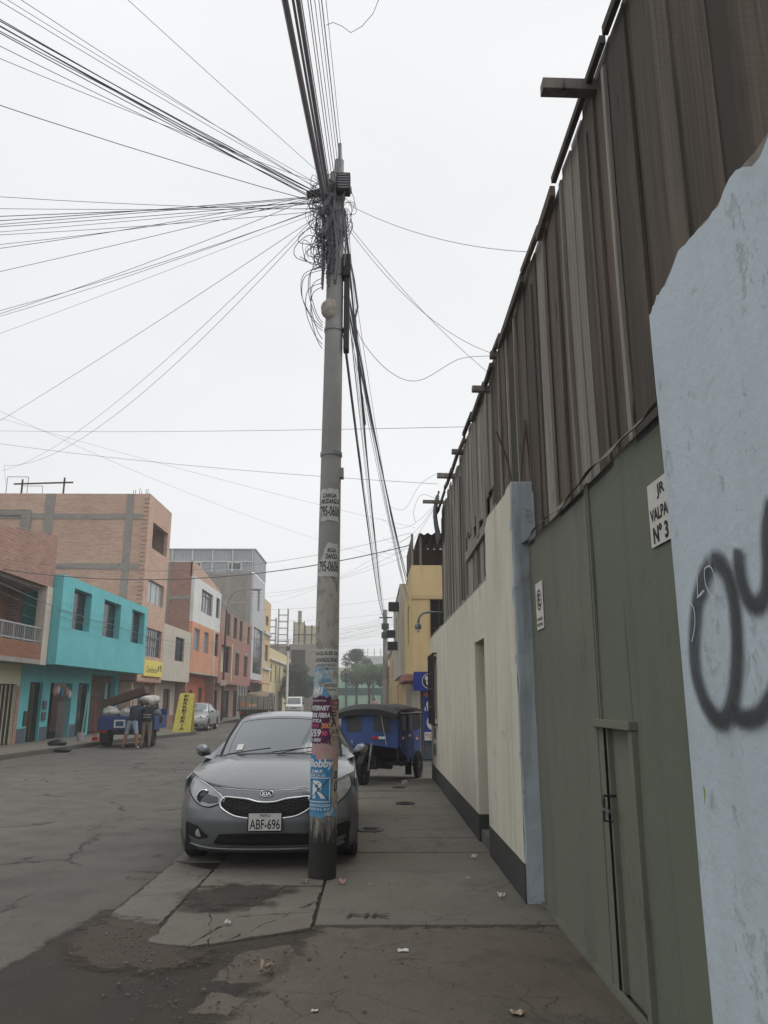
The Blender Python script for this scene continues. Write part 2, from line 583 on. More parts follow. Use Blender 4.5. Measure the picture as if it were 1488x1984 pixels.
# ------------------------------------------------------------------ ground, road, kerbs
tag(MB().add([(-600, -300, -.03), (600, -300, -.03), (600, 600, -.03), (-600, 600, -.03)], [(0, 1, 2, 3)]).build('ground', 'ground_far'), kind='structure')
road = MB()
road.add([(-10.6, -30, 0), (-2.0, -30, 0), (-2.0, 17.2, 0), (-2.0, 22.6, 0), (-2.0, 112, 0), (-10.6, 112, 0)], [(0, 1, 2, 3, 4, 5)])
road.add([(-2.0, 17.2, 0), (40, 17.2, 0), (40, 21.4, 0), (-2.0, 21.4, 0)], [(0, 1, 2, 3)])
road.add([(-10.6, 103.4, 0), (-10.6, 110, 0), (-60, 110, 0), (-60, 103.4, 0)], [(0, 1, 2, 3)])
tag(road.build('road', 'asphalt'), kind='structure')

def poly_slab(poly, z0, z1):
    m = MB()
    n = len(poly)
    m.add([(x, y, z0) for x, y in poly] + [(x, y, z1) for x, y in poly], [tuple(range(n, 2 * n))] + [(i, (i + 1) % n, n + (i + 1) % n, n + i) for i in range(n)])
    return m
# left pavement with its kerb line, wider where the yellow board stands
KL = [(-10.2, -10), (-10.15, 22), (-9.85, 29.5), (-9.3, 32.5), (-8.75, 35), (-8.45, 37.5), (-8.75, 39.4), (-10.2, 40.6), (-10.3, 60), (-10.3, 103.2)]
lp = poly_slab(KL + [(-12.6, 103.2), (-12.6, -10)], -.02, .13).build('pavement_left', 'slab')
tag(lp, kind='structure')
kb = MB()
for (x0, y0), (x1, y1) in zip(KL, KL[1:]):
    d = Vector((x1 - x0, y1 - y0, 0)); L = d.length; d.normalize()
    k = max(1, int(L / 3))
    for i in range(k):
        a, b = Vector((x0, y0, .065)) + d * (L * i / k + .012), Vector((x0, y0, .065)) + d * (L * (i + 1) / k - .012)
        kb.bar(a + Vector((.06, 0, 0)), b + Vector((.06, 0, 0)), .15, .15)
kb.build('kerb', 'kerb_concrete', lp, bevel=.015, kind='stuff')

# right pavement: base and single slabs
rp = tag(MB().add([(-2.02, 5.0, .003), (1.5, 5.0, .003), (1.5, 17.2, .003), (-2.02, 17.2, .003)], [(0, 1, 2, 3)]).build('pavement_right', 'dirt'), kind='structure')
def slab(poly, mname, h=.03, parent=rp, name='slab', gap=.008, jag=.0):
    c = Vector((sum(p[0] for p in poly) / len(poly), sum(p[1] for p in poly) / len(poly)))
    pts = []
    n = len(poly)
    for i in range(n):
        p, q = Vector(poly[i]), Vector(poly[(i + 1) % n])
        k = max(1, int((q - p).length / .07)) if jag else 1
        for j in range(k):
            s = p + (q - p) * j / k
            if jag and j: s = s + Vector((random.uniform(-1, 1), random.uniform(-1, 1))) * jag
            pts.append(s + (c - s).normalized() * gap)
    hh = h + random.uniform(-.006, .006)
    tx, ty = random.uniform(-.004, .004), random.uniform(-.004, .004)
    m = MB()
    n = len(pts)
    m.add([(p.x, p.y, -.02) for p in pts] + [(p.x, p.y, hh + tx * (p.x - c.x) + ty * (p.y - c.y)) for p in pts],
          [tuple(range(n, 2 * n))] + [(i, (i + 1) % n, n + (i + 1) % n, n + i) for i in range(n)])
    return m.build(name, mname, parent, bevel=.006)
ys = [6.1, 6.95, 7.9, 8.8, 9.68, 10.55, 11.5, 12.48, 13.45, 14.4, 15.35, 16.3, 17.15]
for i in range(len(ys) - 1):
    slab([(-.42, ys[i]), (1.46, ys[i]), (1.46, ys[i + 1]), (-.42, ys[i + 1])], 'slab')
ys2 = [7.3, 9.2, 11.1, 13.0, 15.0, 17.15]
for i in range(len(ys2) - 1):
    slab([(-1.5, ys2[i]), (-.43, ys2[i]), (-.43, ys2[i + 1]), (-1.5, ys2[i + 1])], 'slab')
ys3 = [6.55, 8.4, 10.6, 12.8, 15.0, 17.15]
slab([(-1.99, 6.5), (-1.9, 6.15), (-1.55, 5.9), (-1.52, 8.0), (-1.98, 8.4)], 'slab_pale', .02, jag=.012)
for i in range(1, len(ys3) - 1):
    slab([(-2.0, ys3[i]), (-1.52, ys3[i]), (-1.52, ys3[i + 1]), (-2.0, ys3[i + 1])], 'slab', .02)
# the broken slab beside the pole, split along its cracks
def split(poly, p, d):
    nrm = Vector((-d.y, d.x))
    A, B = [], []
    n = len(poly)
    for i in range(n):
        a, b = Vector(poly[i]), Vector(poly[(i + 1) % n])
        sa, sb = (a - p).dot(nrm), (b - p).dot(nrm)
        (A if sa >= 0 else B).append(tuple(a))
        if sa * sb < 0:
            q = a + (b - a) * sa / (sa - sb)
            A.append(tuple(q)); B.append(tuple(q))
    return [x for x in (A, B) if len(x) > 2]
def area(p):
    return abs(sum(p[i][0] * p[(i + 1) % len(p)][1] - p[(i + 1) % len(p)][0] * p[i][1] for i in range(len(p)))) / 2
pieces = [[(-1.5, 5.72), (-1.2, 5.62), (-.78, 5.86), (-.44, 6.05), (-.43, 7.28), (-1.5, 7.28)]]
rs = random.Random(5)
for p, a in [((-1.2, 6.3), 12), ((-.8, 6.62), -8), ((-.75, 6.2), 62), ((-1.15, 6.05), 100), ((-1.2, 6.9), 20), ((-.85, 6.95), 75)]:
    new = []
    for q in pieces:
        if area(q) > .12: new += split(q, Vector(p), Vector((math.cos(R(a)), math.sin(R(a)))))
        else: new.append(q)
    pieces = new
for q in pieces:
    if area(q) > .004: slab(q, 'slab', .026, gap=.005, jag=.02, name='slab_piece')
tiny = [[(-1.05, 6.5), (-.8, 6.45), (-.76, 6.8), (-1.1, 6.85)]]

# rough driveway in front of the gate, dirt and broken bits beside it
def feathered(src, name):
    # the same ground, thinning out in a ragged way towards its border
    m = MATS[src].copy()
    m.name = name
    n_, l_ = m.node_tree.nodes, m.node_tree.links
    b_ = next(q for q in n_ if q.type == 'BSDF_PRINCIPLED')
    o_ = next(q for q in n_ if q.type == 'OUTPUT_MATERIAL')
    at_ = n_.new('ShaderNodeAttribute')
    at_.attribute_name = 'cover'
    no = n_.new('ShaderNodeTexNoise')
    no.inputs['Scale'].default_value = 7
    no.inputs['Detail'].default_value = 9
    no.inputs['Roughness'].default_value = .72
    tc_ = n_.new('ShaderNodeTexCoord')
    l_.new(tc_.outputs['Object'], no.inputs['Vector'])
    ad = n_.new('ShaderNodeMath')
    ad.operation = 'ADD'
    l_.new(at_.outputs['Fac'], ad.inputs[0])
    l_.new(no.outputs['Fac'], ad.inputs[1])
    mr = n_.new('ShaderNodeMapRange')
    mr.inputs['From Min'].default_value = .78
    mr.inputs['From Max'].default_value = 1.05
    l_.new(ad.outputs[0], mr.inputs['Value'])
    tr_ = n_.new('ShaderNodeBsdfTransparent')
    mx_ = n_.new('ShaderNodeMixShader')
    l_.new(mr.outputs[0], mx_.inputs[0])
    l_.new(tr_.outputs[0], mx_.inputs[1])
    l_.new(b_.outputs[0], mx_.inputs[2])
    l_.new(mx_.outputs[0], o_.inputs['Surface'])
    MATS[name] = m
for _s in ('dirt', 'driveway', 'red_dirt'): feathered(_s, _s + '_feather')
def blob(name, m, pts, z, jag=.03, sub=8, feather=.15):
    n = len(pts)
    P = [Vector(q) for q in pts]
    def cover(x, y):
        v = Vector((x, y))
        inside, dm = False, 9e9
        for i in range(n):
            a_, b_ = P[i], P[(i + 1) % n]
            if (a_.y > y) != (b_.y > y) and x < (b_.x - a_.x) * (y - a_.y) / (b_.y - a_.y) + a_.x: inside = not inside
            e = b_ - a_
            h = max(0, min(1, (v - a_).dot(e) / e.length_squared))
            dm = min(dm, (v - a_ - e * h).length)
        return (dm if inside else -dm) / feather * .5 + .5
    x0, x1, y0, y1 = min(q.x for q in P) - feather, max(q.x for q in P) + feather, min(q.y for q in P) - feather, max(q.y for q in P) + feather
    st = .075
    nx, ny = int((x1 - x0) / st) + 1, int((y1 - y0) / st) + 1
    val = [max(0, min(1, cover(x0 + i * st, y0 + j * st))) for j in range(ny + 1) for i in range(nx + 1)]
    idx, vs_, al, fs = {}, [], [], []
    def vid(k):
        if k not in idx:
            idx[k] = len(vs_)
            vs_.append((x0 + (k % (nx + 1)) * st, y0 + (k // (nx + 1)) * st, z))
            al.append(val[k])
        return idx[k]
    for j in range(ny):
        for i in range(nx):
            q = (j * (nx + 1) + i, j * (nx + 1) + i + 1, (j + 1) * (nx + 1) + i + 1, (j + 1) * (nx + 1) + i)
            if any(val[k] > 0 for k in q): fs.append(tuple(vid(k) for k in q))
    ob = MB().add(vs_, fs).build(name, m, fix=False)
    at_ = ob.data.attributes.new('cover', 'FLOAT', 'POINT')
    at_.data.foreach_set('value', al)
    return tag(ob, kind='structure')
blob('dirt_patch', 'dirt_feather', [(-2.25, 5.0), (-2.05, 6.6), (-1.6, 6.3), (-1.3, 5.6), (-.8, 5.85), (-.3, 6.05), (-.3, 2.5), (-.6, -2), (-2.4, -2), (-2.3, 3)], .007)
blob('driveway', 'driveway_feather', [(-.62, 4.9), (-.45, 5.6), (-.35, 6.06), (1.5, 6.07), (1.6, -2), (-.55, -2), (-.7, 3.2), (-.75, 4.2)], .012, .025, 8, .22)
blob('brick_dust', 'red_dirt_feather', [(-1.98, 6.35), (-1.6, 6.15), (-1.28, 5.75), (-1.05, 5.45), (-1.25, 5.2), (-1.75, 5.3), (-2.0, 5.75)], .0165, .05, 8, .28)
dp = bpy.data.objects['driveway']
for q in ([(-.95, 5.02), (-.6, 4.95), (-.42, 5.4), (-.55, 5.72), (-.85, 5.55)], [(-.98, 4.55), (-.74, 4.5), (-.66, 4.75), (-.9, 4.86)]):
    slab(q, 'driveway', .016, dp, 'broken_concrete', .01, .025)
# dirt washed on to the cracked slab
blob('silt', 'dirt_feather', [(-1.4, 6.6), (-1.1, 6.55), (-.95, 6.75), (-.8, 7.1), (-1.2, 7.25), (-1.45, 7.0)], .0385, .05, 10, .42)
# small stones and crumbs
rub = MB()
rr = random.Random(3)
for i in range(520):
    if i < 400:
        x, y = rr.choice(((-1.5, 5.5), (-1.2, 4.9), (-.75, 5.3), (-1.7, 5.9), (-.9, 4.4)))
        x, y = x + rr.gauss(0, .2), y + rr.gauss(0, .22)
    else: x, y = rr.uniform(-.4, 1.3), rr.uniform(3.2, 6.0)
    if x < -2.4: continue
    s = rr.uniform(.002, .006) * (1 if rr.random() < .93 else 1.9)
    rub.obox((x, y, .018 + s * .5), Vector((s, rr.uniform(-s, s), 0)), Vector((rr.uniform(-s, s), s * .8, 0)), Vector((0, 0, s * .6)))
tag(rub.build('rubble_crumbs', 'slab_pale'), 'small crumbs of concrete scattered over the dirt in the foreground', 'rubble', kind='stuff')
# iron covers in the pavement
def cover(x, y, r, m1, label):
    t = thing('utility_cover', label, 'manhole cover', (x, y, .034))
    MB().lathe([(r, 0), (r, .008), (r * .8, .01), (r * .78, .004)], (0, 0, 0), (0, 0, 1), 24).build('rim', m1, t, local=True)
    m = MB().lathe([(r * .76, .003), (.001, .006)], (0, 0, 0), (0, 0, 1), 24)
    for i in range(-2, 3): m.box(-r * .5, r * .5, i * r * .25 - .008, i * r * .25 + .008, .005, .009)
    m.build('lid', 'dark_steel', t, local=True)
cover(-.03, 10.23, .17, 'slab_pale', 'round water cover with a pale ring beside the grey car')
cover(.5, 12.72, .15, 'dark_steel', 'dark round cover in the middle of the pavement')
cover(.47, 14.9, .13, 'dark_steel', 'farthest small dark cover near the three-wheeled taxi')
# ------------------------------------------------------------------ right side: board wall, white wall, gate, blue wall
WX = 1.22
rw = random.Random(21)
bw = thing('board_wall', 'tall wall of weathered vertical timber boards above the gate and white wall', 'board wall', (1.42, 9.0, 2.8))
def board(y0, w, z0, z1, x, mname, lean, tip=0., th=.022):
    m = MB()
    yc = y0 + w / 2
    nz = 4
    vs_ = []
    bow = rw.uniform(-.012, .012)
    for k in range(nz + 1):
        s = k / nz
        z = z0 + (z1 - z0) * s
        xo = x + bow * math.sin(math.pi * s)
        ya, yb = y0 + lean * s + rw.uniform(-.003, .003), y0 + w + lean * s + rw.uniform(-.003, .003)
        za = z + (tip if k == nz else 0)
        zb = z - (tip if k == nz else 0)
        vs_ += [(xo, ya, za), (xo, yb, zb), (xo + th, yb, zb), (xo + th, ya, za)]
    fs = [(0, 1, 2, 3), tuple(4 * nz + i for i in (3, 2, 1, 0))]
    for k in range(nz):
        for i in range(4):
            a, b = 4 * k + i, 4 * k + (i + 1) % 4
            fs.append((a, b, b + 4, a + 4))
    m.add(vs_, fs)
    return m.build('board', mname, bw)
y = 0.6
i = 0
while y < 16.25:
    w = rw.choice((.15, .19, .22, .25, .28, .32))
    if y < 8.75:
        z0 = 2.86 + rw.uniform(-.04, .05) if y < 6.8 else 2.95
        mn = 'board_brown' if rw.random() < .88 else 'board_grey'
        x = 1.412 + (i * 7 % 5) * .0052
    else:
        z0 = 2.8
        mn = 'board_grey' if rw.random() < .8 else 'board_brown'
        x = 1.45 + (i * 7 % 5) * .0052
    z1 = 5.5 + rw.uniform(-.06, .07) + (.05 if y > 11 else 0)
    board(y - .018, w + .036, z0, z1, x, mn, rw.uniform(-.022, .022), rw.uniform(-.02, .02))
    y += w
    i += 1
# narrow cover strips nailed over some gaps
for yy in (3.95, 4.35, 5.05, 5.7, 6.25, 7.05, 7.6, 8.1, 12.2, 14.0):
    board(yy, .055, 2.9 if yy > 6.8 else 2.9, 5.3 + rw.uniform(-.2, .2), 1.396, 'board_grey' if rw.random() < .5 else 'board_brown', rw.uniform(-.07, .05))
# shorter patch boards in front, beyond the pier
yy = 8.8
while yy < 11.6:
    w = rw.uniform(.17, .27)
    board(yy, w, 3.95 + rw.uniform(-.25, .12), 5.45 + rw.uniform(-.1, .1), 1.405 + rw.uniform(0, .014), 'board_grey', rw.uniform(-.03, .03))
    yy += w + .004
# lintel plank above the patch, top battens and projecting beam ends
MB().bar((1.43, 8.7, 3.75), (1.43, 11.8, 3.72), .03, .14).build('plank', 'board_grey', bw)
ya = 2.2
while ya < 16:
    L = rw.uniform(.5, 1.4)
    z = 5.44 + rw.uniform(-.035, .06) + (.05 if ya > 11 else 0)
    MB().bar((1.375, ya, z), (1.37, ya + L, z + rw.uniform(-.05, .05)), rw.uniform(.03, .05), rw.uniform(.05, .09)).build('batten', 'board_brown', bw)
    ya += L + rw.uniform(-.05, .08)
for (by, bz, bx, s) in ((4.22, 5.46, 1.08, .085), (8.15, 5.42, 1.32, .075), (8.86, 5.3, 1.2, .075), (11.95, 5.5, 1.26, .08), (13.5, 5.55, 1.15, .09), (15.6, 5.6, 1.02, .07)):
    MB().bar((bx, by, bz), (1.9, by, bz - .02), s, s * .95).build('beam', 'beam_wood', bw, bevel=.004)
# sheet of dark felt hanging at the far top corner
def flap(u, v):
    return (1.36 - .07 * math.sin(3.1 * v) - .03 * math.sin(9 * u + 4 * v), 15.35 + 1.0 * u, 5.75 - 1.0 * v + .12 * u + .04 * math.sin(11 * u))
mat('roof_felt', rgb(84, 82, 80), .8, .25, 5)
MB().grid(flap, 10, 8).build('felt_sheet', 'roof_felt', bw, smooth=True)
# return of the board wall at the far end
x = 1.46
while x < 3.2:
    MB().box(x, x + .19, 16.3 + rw.uniform(-.01, .01), 16.33, 2.8, 5.5 + rw.uniform(-.1, .1)).build('board', 'board_brown', bw)
    x += .2

# white wall -------------------------------------------------------
ww = thing('white_wall', 'white plastered wall with dark painted base and recessed doorway', 'wall', (1.32, 11.5, 0))
BZ = .32
hole = (8.62, 9.42, -.1, 2.26)
win = (15.2, 16.45, 1.2, 2.42)
MB().wall('x', WX, .2, 6.93, 16.75, BZ, 2.86, [hole, win]).build('plaster_low', 'white_plaster', ww)
MB().prism([(6.93, 2.86), (8.3, 2.86), (8.32, 3.0), (8.28, 3.2), (8.3, 3.42), (8.1, 3.5), (7.4, 3.47), (6.93, 3.46)], lambda u, v, w: (w, u, v), WX, WX + .2).build('plaster_high', 'white_plaster', ww)
MB().wall('x', WX - .004, .204, 6.93, 16.75, 0, BZ, [hole]).build('painted_base', 'dark_base', ww)
# ragged cement run along the top of the wall
rag = MB()
yy = 8.3
while yy < 16.7:
    L = rw.uniform(.12, .4)
    rag.box(WX + .01, WX + .19, yy, min(yy + L, 16.74), 2.862, 2.88 + rw.uniform(0, .06))
    yy += L
rag.build('cement_cap', 'raw_concrete', ww, bevel=.01)
# doorway: reveals, door leaf, threshold
MB().box(WX + .2, WX + .24, 8.5, 9.5, .0, 2.4).build('door_leaf', 'dark_steel', ww)
MB().box(WX + .02, WX + .199, 8.63, 9.41, .0, .16).build('threshold', 'slab', ww)
# window with a projecting steel guard
MB().box(WX + .12, WX + .14, 15.2, 16.45, 1.2, 2.42).build('window_pane', 'dark_steel', ww)
g = MB()
for zz in (1.13, 2.46): g.bar((WX - .065, 15.14, zz), (WX - .065, 16.52, zz), .03)
for yy in (15.14, 16.52):
    g.bar((WX - .065, yy, 1.13), (WX - .065, yy, 2.46), .03)
    for zz in (1.13, 2.46): g.bar((WX - .065, yy, zz), (WX, yy, zz), .03)
for k in range(1, 13): g.bar((WX - .065, 15.14 + 1.38 * k / 13, 1.13), (WX - .065, 15.14 + 1.38 * k / 13, 2.46), .016)
for zz in (1.45, 1.8, 2.1): g.bar((WX - .065, 15.14, zz), (WX - .065, 16.52, zz), .02)
g.build('window_guard', 'dark_steel', ww)
for zz in (.55, .85):
    f = MB().box(WX - .03, WX, 15.5, 15.78, zz, zz + .22).build('meter_box', 'grey_steel', ww, bevel=.01)
    MB().box(WX - .034, WX - .03, 15.53, 15.75, zz + .03, zz + .19).build('meter_door', 'dark_steel', f)

# gooseneck lamp
gl = thing('gooseneck_lamp', 'curved steel pipe lamp arm sticking out over the white wall', 'wall lamp', (1.45, 16.2, 3.3))
MB().tube([(1.5, 16.2, 3.36), (1.15, 16.2, 3.37), (1.02, 16.2, 3.34), (.95, 16.2, 3.26), (.93, 16.2, 3.12)], .022, 8).build('pipe', 'grey_steel', gl, smooth=True)
MB().lathe([(.03, .06), (.06, .04), (.075, -.03), (.06, -.06), (.001, -.06)], (.93, 16.2, 3.08), (0, 0, 1), 16).build('socket', 'grey_steel', gl, smooth=40)
mat('lamp_glass', rgb(210, 205, 196), .2, .05, 3, 0)
MB().ball((.93, 16.2, 2.99), .04, .04, .045).build('bulb', 'lamp_glass', gl, smooth=True)

# pier -------------------------------------------------------------
pr = thing('gate_pier', 'peeling pale blue pier with stained top and rusty rebars', 'pillar', (1.36, 6.8, 0))
def pier_side(a):
    return a + .006 * math.sin(a * 40)
m = MB()
nz = 18
rp_ = random.Random(9)
vs_ = []
for k in range(nz + 1):
    z = 3.5 * k / nz
    j = lambda: rp_.uniform(-.008, .008)
    vs_ += [(WX + .002 + j(), 6.66 + j(), z), (1.56 + j(), 6.66 + j(), z), (1.56, 6.93, z), (WX + .002, 6.93, z)]
fs = [tuple(4 * nz + i for i in range(4))]
for k in range(nz):
    for i in range(4):
        fs.append((4 * k + i, 4 * k + (i + 1) % 4, 4 * k + 4 + (i + 1) % 4, 4 * k + 4 + i))
m.add(vs_, fs)
m.build('shaft', 'blue_pier', pr, bevel=.012)
MB().wall('x', WX - .003, .003, 6.68, 6.93, BZ, 3.47).build('street_face', 'white_plaster', pr)
MB().wall('x', WX - .006, .006, 6.655, 6.93, 0, BZ).build('painted_base', 'dark_base', pr)
for (x0, y0, dx, dy, h) in ((1.26, 6.72, -.13, .03, .5), (1.33, 6.75, .07, -.02, .56), (1.42, 6.72, -.03, 0, .6), (1.47, 6.86, .05, .05, .4)):
    MB().tube([(x0, y0, 3.4), (x0 + dx * .3, y0 + dy * .3, 3.5 + h * .4), (x0 + dx, y0 + dy, 3.5 + h)], .008, 6).build('rebar', 'rust_steel', pr)

# gate -------------------------------------------------------------
GX = 1.36
gt = thing('metal_gate', 'olive grey sheet metal gate with a small wicket door', 'gate', (GX, 4.9, 0))
def sheet(u0, u1, z0, z1, x, holes, mname, name):
    rs_ = random.Random(int(u0 * 100))
    m = MB()
    def fn(a, b):
        yy, zz = u0 + (u1 - u0) * a, z0 + (z1 - z0) * b
        return (x + .006 * mnoise.noise(Vector((yy * 1.6, zz * 1.3, u0))), yy, zz)
    m.grid(fn, 20, 20)
    return m.build(name, mname, gt, smooth=True)
# the near leaf is made of three sheets round the wicket
sheet(4.74, 6.68, .03, 2.93, GX, (), 'gate_paint', 'leaf_sheet')
sheet(3.0, 4.18, .03, 2.93, GX, (), 'gate_paint_green', 'leaf_sheet')
sheet(4.18, 4.735, 1.47, 2.93, GX, (), 'gate_paint_green', 'leaf_sheet')
for yy in (4.715, 4.76): MB().bar((GX - .008, yy, 1.45), (GX - .008, yy, 2.93), .022, .016).build('seam_strip', 'gate_paint', gt)
MB().box(GX + .07, GX + .075, 3.0, 6.7, .02, 2.9).build('backing_sheet', 'dark_steel', gt)
mat('gate_shadow_gap', rgb(40, 42, 38), .9)
# wicket
wk = MB().box(GX + .045, GX + .06, 4.2, 4.84, .03, 1.44).build('wicket_door', 'gate_paint', gt)
MB().bar((GX - .02, 4.12, 1.465), (GX - .02, 4.88, 1.465), .05, .045).build('wicket_lintel', 'gate_paint', gt, bevel=.003)
MB().box(GX - .03, GX + .06, 4.13, 4.19, .02, 1.44).build('wicket_post', 'gate_paint', gt, bevel=.003)
MB().box(GX - .006, GX + .06, 4.845, 4.875, .02, 1.44).build('wicket_post', 'gate_paint', gt, bevel=.003)
MB().bar((GX + .03, 4.72, .03), (GX + .03, 4.72, 1.44), .03, .03).build('wicket_edge', 'gate_paint', wk)
h = MB()
h.tube([(GX + .04, 4.7, 1.06), (GX - .03, 4.7, 1.06), (GX - .03, 4.7, 1.04), (GX - .03, 4.72, .92), (GX + .04, 4.72, .92)], .007, 6)
h.build('handle', 'dark_steel', wk)
MB().bar((GX - .03, 4.78, .99), (GX - .03, 4.6, .985), .014).build('bolt', 'grey_steel', wk)
MB().box(GX - .02, GX + .01, 3.0, 6.7, .0, .045).build('bottom_rail', 'gate_paint', gt)
# bent top flange
def lip(a, b):
    yy = 3.0 + 3.72 * a
    wv = .012 * math.sin(yy * 5.1) + .01 * math.sin(yy * 11)
    return (GX - .012 - .05 * b + wv * b, yy, 2.93 + .05 * (1 - b) ** 2 + .012 * math.sin(yy * 3.3) - .004 * b)
MB().grid(lip, 60, 3).build('top_flange', 'gate_paint', gt, smooth=True)
MB().box(GX + .0, 1.44, 3.0, 6.7, 2.885, 2.925).build('top_rail', 'dark_steel', gt)
# plates on the gate
gface = lambda y0, z0, d: (lambda u, v: (GX - d, y0 - u, z0 + v))
ps = MB().box(GX - .012, GX - .008, 6.14, 6.4, 2.15, 2.53).build('no_parking_plate', 'paper', gt)
m = MB()
f = gface(6.27, 2.41, .0145)
f = gface(6.27, 2.385, .0145)
seg = 24
ring = [(.085 * math.cos(2 * math.pi * k / seg), .085 * math.sin(2 * math.pi * k / seg)) for k in range(seg)]
ring2 = [(.072 * math.cos(2 * math.pi * k / seg), .072 * math.sin(2 * math.pi * k / seg)) for k in range(seg)]
m.add([f(*p) for p in ring] + [f(*p) for p in ring2], [(k, (k + 1) % seg, seg + (k + 1) % seg, seg + k) for k in range(seg)])
text_on(m, 'E', .1, .07, f, 0, .03)
text_on(m, 'PROHIBIDO', .025, .2, f, 0, .02, 0, -.155)
text_on(m, 'ESTACIONAR', .025, .2, f, 0, .02, 0, -.198)
m.build('lettering', 'ink', ps)
js = MB().box(GX - .012, GX - .008, 3.2, 3.67, 2.31, 2.62).build('street_number_plate', 'paper', gt)
m = MB()
f = gface(3.435, 2.465, .0145)
text_on(m, 'JR', .07, .1, f, 0, .02, -.06, .095)
text_on(m, 'VALPARAISO', .062, .43, f, 0, .02, 0, -.005)
text_on(m, 'N\u00b0 3', .085, .19, f, 0, .03, -.1, -.1)
m.build('lettering', 'ink', js)

# blue wall with graffiti --------------------------------------------
bl = thing('blue_wall', 'near pale blue plaster wall with black spray paint rings', 'wall', (1.32, 1, 0))
rb = random.Random(4)
m = MB()
NY, NZ = 110, 30
Y0, Y1 = -5.0, 3.13
def topz(yy):
    t = 3.35 + .022 * mnoise.noise(Vector((yy * 3.1, 0, 2))) + .016 * mnoise.noise(Vector((yy * 9, 3, 1))) + .008 * mnoise.noise(Vector((yy * 23, 5, 1)))
    return t - .06 * max(0, (yy - 2.8) / .33) ** 2
def bf(a, b):
    yy = Y0 + (Y1 - Y0) * (1 - (1 - a) ** 1.8)
    zz = (topz(yy) - .02 - .045 * max(0, mnoise.noise(Vector((yy * 5, 9, 1))) + .25) - .03 * abs(mnoise.noise(Vector((yy * 17, 2, 1))))) * b
    edge = .03 * (a ** 60)
    return (WX + .01 * mnoise.noise(Vector((yy * 1.1, zz * 1.1, 4))) + edge, yy + (.012 * mnoise.noise(Vector((zz * 4, 7, 1))) if a > .99 else 0), zz)
m.grid(bf, NY, NZ)
def bt(a, b):
    p = Vector(bf(a, 1.0))
    p.z, p.x = topz(p.y), WX + .022
    return (p.x + .25 * b, p.y, p.z + .02 * math.sin(b * 3) + .015 * rb.uniform(-1, 1) * (b > 0))
m.grid(lambda a, b: (WX + .022 + (.03 * a ** 60), bf(a, 0)[1], topz(bf(a, 0)[1]) * (.9 + .1 * b)), NY, 3, 1)
m.grid(bt, NY, 3, 1)
def be(a, b):
    p = Vector(bf(1.0, b))
    return (p.x + .25 * a, p.y, p.z)
m.grid(be, 3, NZ)
m.build('plaster', ['blue_plaster', 'raw_concrete'], bl, smooth=50, fix=False)
# sprayed strokes: ribbons whose edge fades like paint mist
t = NT('spray_paint')
uvx = t.xyz(t.tc('UV'))
d = t.math('ABSOLUTE', t.math('SUBTRACT', uvx[1], .5))
fall = t.math('MULTIPLY', t.rng(d, .5, .16, 0, 1), t.rng(t.noise(60, 3, .6), .2, .55, .8, 1.0))
ends = t.math('MULTIPLY', t.rng(uvx[0], 0, .04), t.rng(uvx[0], 1, .96))
t.color(rgb(58, 60, 64))
t.set(Roughness=.75)
tr = t.n.new('ShaderNodeBsdfTransparent')
mx = t.n.new('ShaderNodeMixShader')
t.l.new(t.math('MULTIPLY', t.math('MULTIPLY', fall, ends), .93), mx.inputs[0])
t.l.new(tr.outputs[0], mx.inputs[1])
t.l.new(t.b.outputs[0], mx.inputs[2])
t.l.new(mx.outputs[0], t.out.inputs['Surface'])
MATS['spray_paint'] = t.m
mat('chalk', rgb(196, 204, 206), .95, .1, 30, 0)
def smooth_path(pts, n):
    out = []
    k = len(pts)
    for i in range(k - 1):
        p0, p1, p2, p3 = (Vector(pts[max(i - 1, 0)]), Vector(pts[i]), Vector(pts[i + 1]), Vector(pts[min(i + 2, k - 1)]))
        for j in range(n):
            s = j / n
            out.append(.5 * ((2 * p1) + (p2 - p0) * s + (2 * p0 - 5 * p1 + 4 * p2 - p3) * s * s + (3 * p1 - p0 - 3 * p2 + p3) * s ** 3))
    out.append(Vector(pts[-1]))
    return out
def stroke(name, pts, w, mname, x, n=10):
    p = smooth_path(pts, n)
    vs_, uv = [], []
    for i, q in enumerate(p):
        d_ = (p[min(i + 1, len(p) - 1)] - p[max(i - 1, 0)])
        d_.normalize()
        nn = Vector((-d_.y, d_.x)) * w / 2
        for s_, e in ((-1, 0.), (1, 1.)):
            vs_.append((x, q.x + nn.x * s_, q.y + nn.y * s_))
            uv.append((i / (len(p) - 1), e))
    fs = [(2 * i, 2 * i + 1, 2 * i + 3, 2 * i + 2) for i in range(len(p) - 1)]
    me = bpy.data.meshes.new(name)
    me.from_pydata(vs_, [], fs)
    ul = me.uv_layers.new(name='UVMap')
    for lp_ in me.loops: ul.data[lp_.index].uv = uv[lp_.vertex_index]
    me.materials.append(MATS[mname])
    o = bpy.data.objects.new(name, me)
    col.objects.link(o)
    o.parent = bl
    o.location = -bl.location
    return o
SX = WX - .016
stroke('spray_ring', [(2.7, 2.085), (2.79, 2.04), (2.88, 1.95), (2.94, 1.82), (2.95, 1.7), (2.9, 1.6), (2.83, 1.545), (2.76, 1.53), (2.69, 1.57), (2.63, 1.66), (2.59, 1.78), (2.58, 1.9), (2.6, 2.0), (2.66, 2.07), (2.73, 2.08)], .1, 'spray_paint', SX)
stroke('spray_hook', [(2.5, 2.09), (2.515, 2.03), (2.5, 1.95), (2.46, 1.9), (2.41, 1.89), (2.36, 1.92), (2.33, 1.99), (2.31, 2.1), (2.25, 2.2)], .09, 'spray_paint', SX - .001)
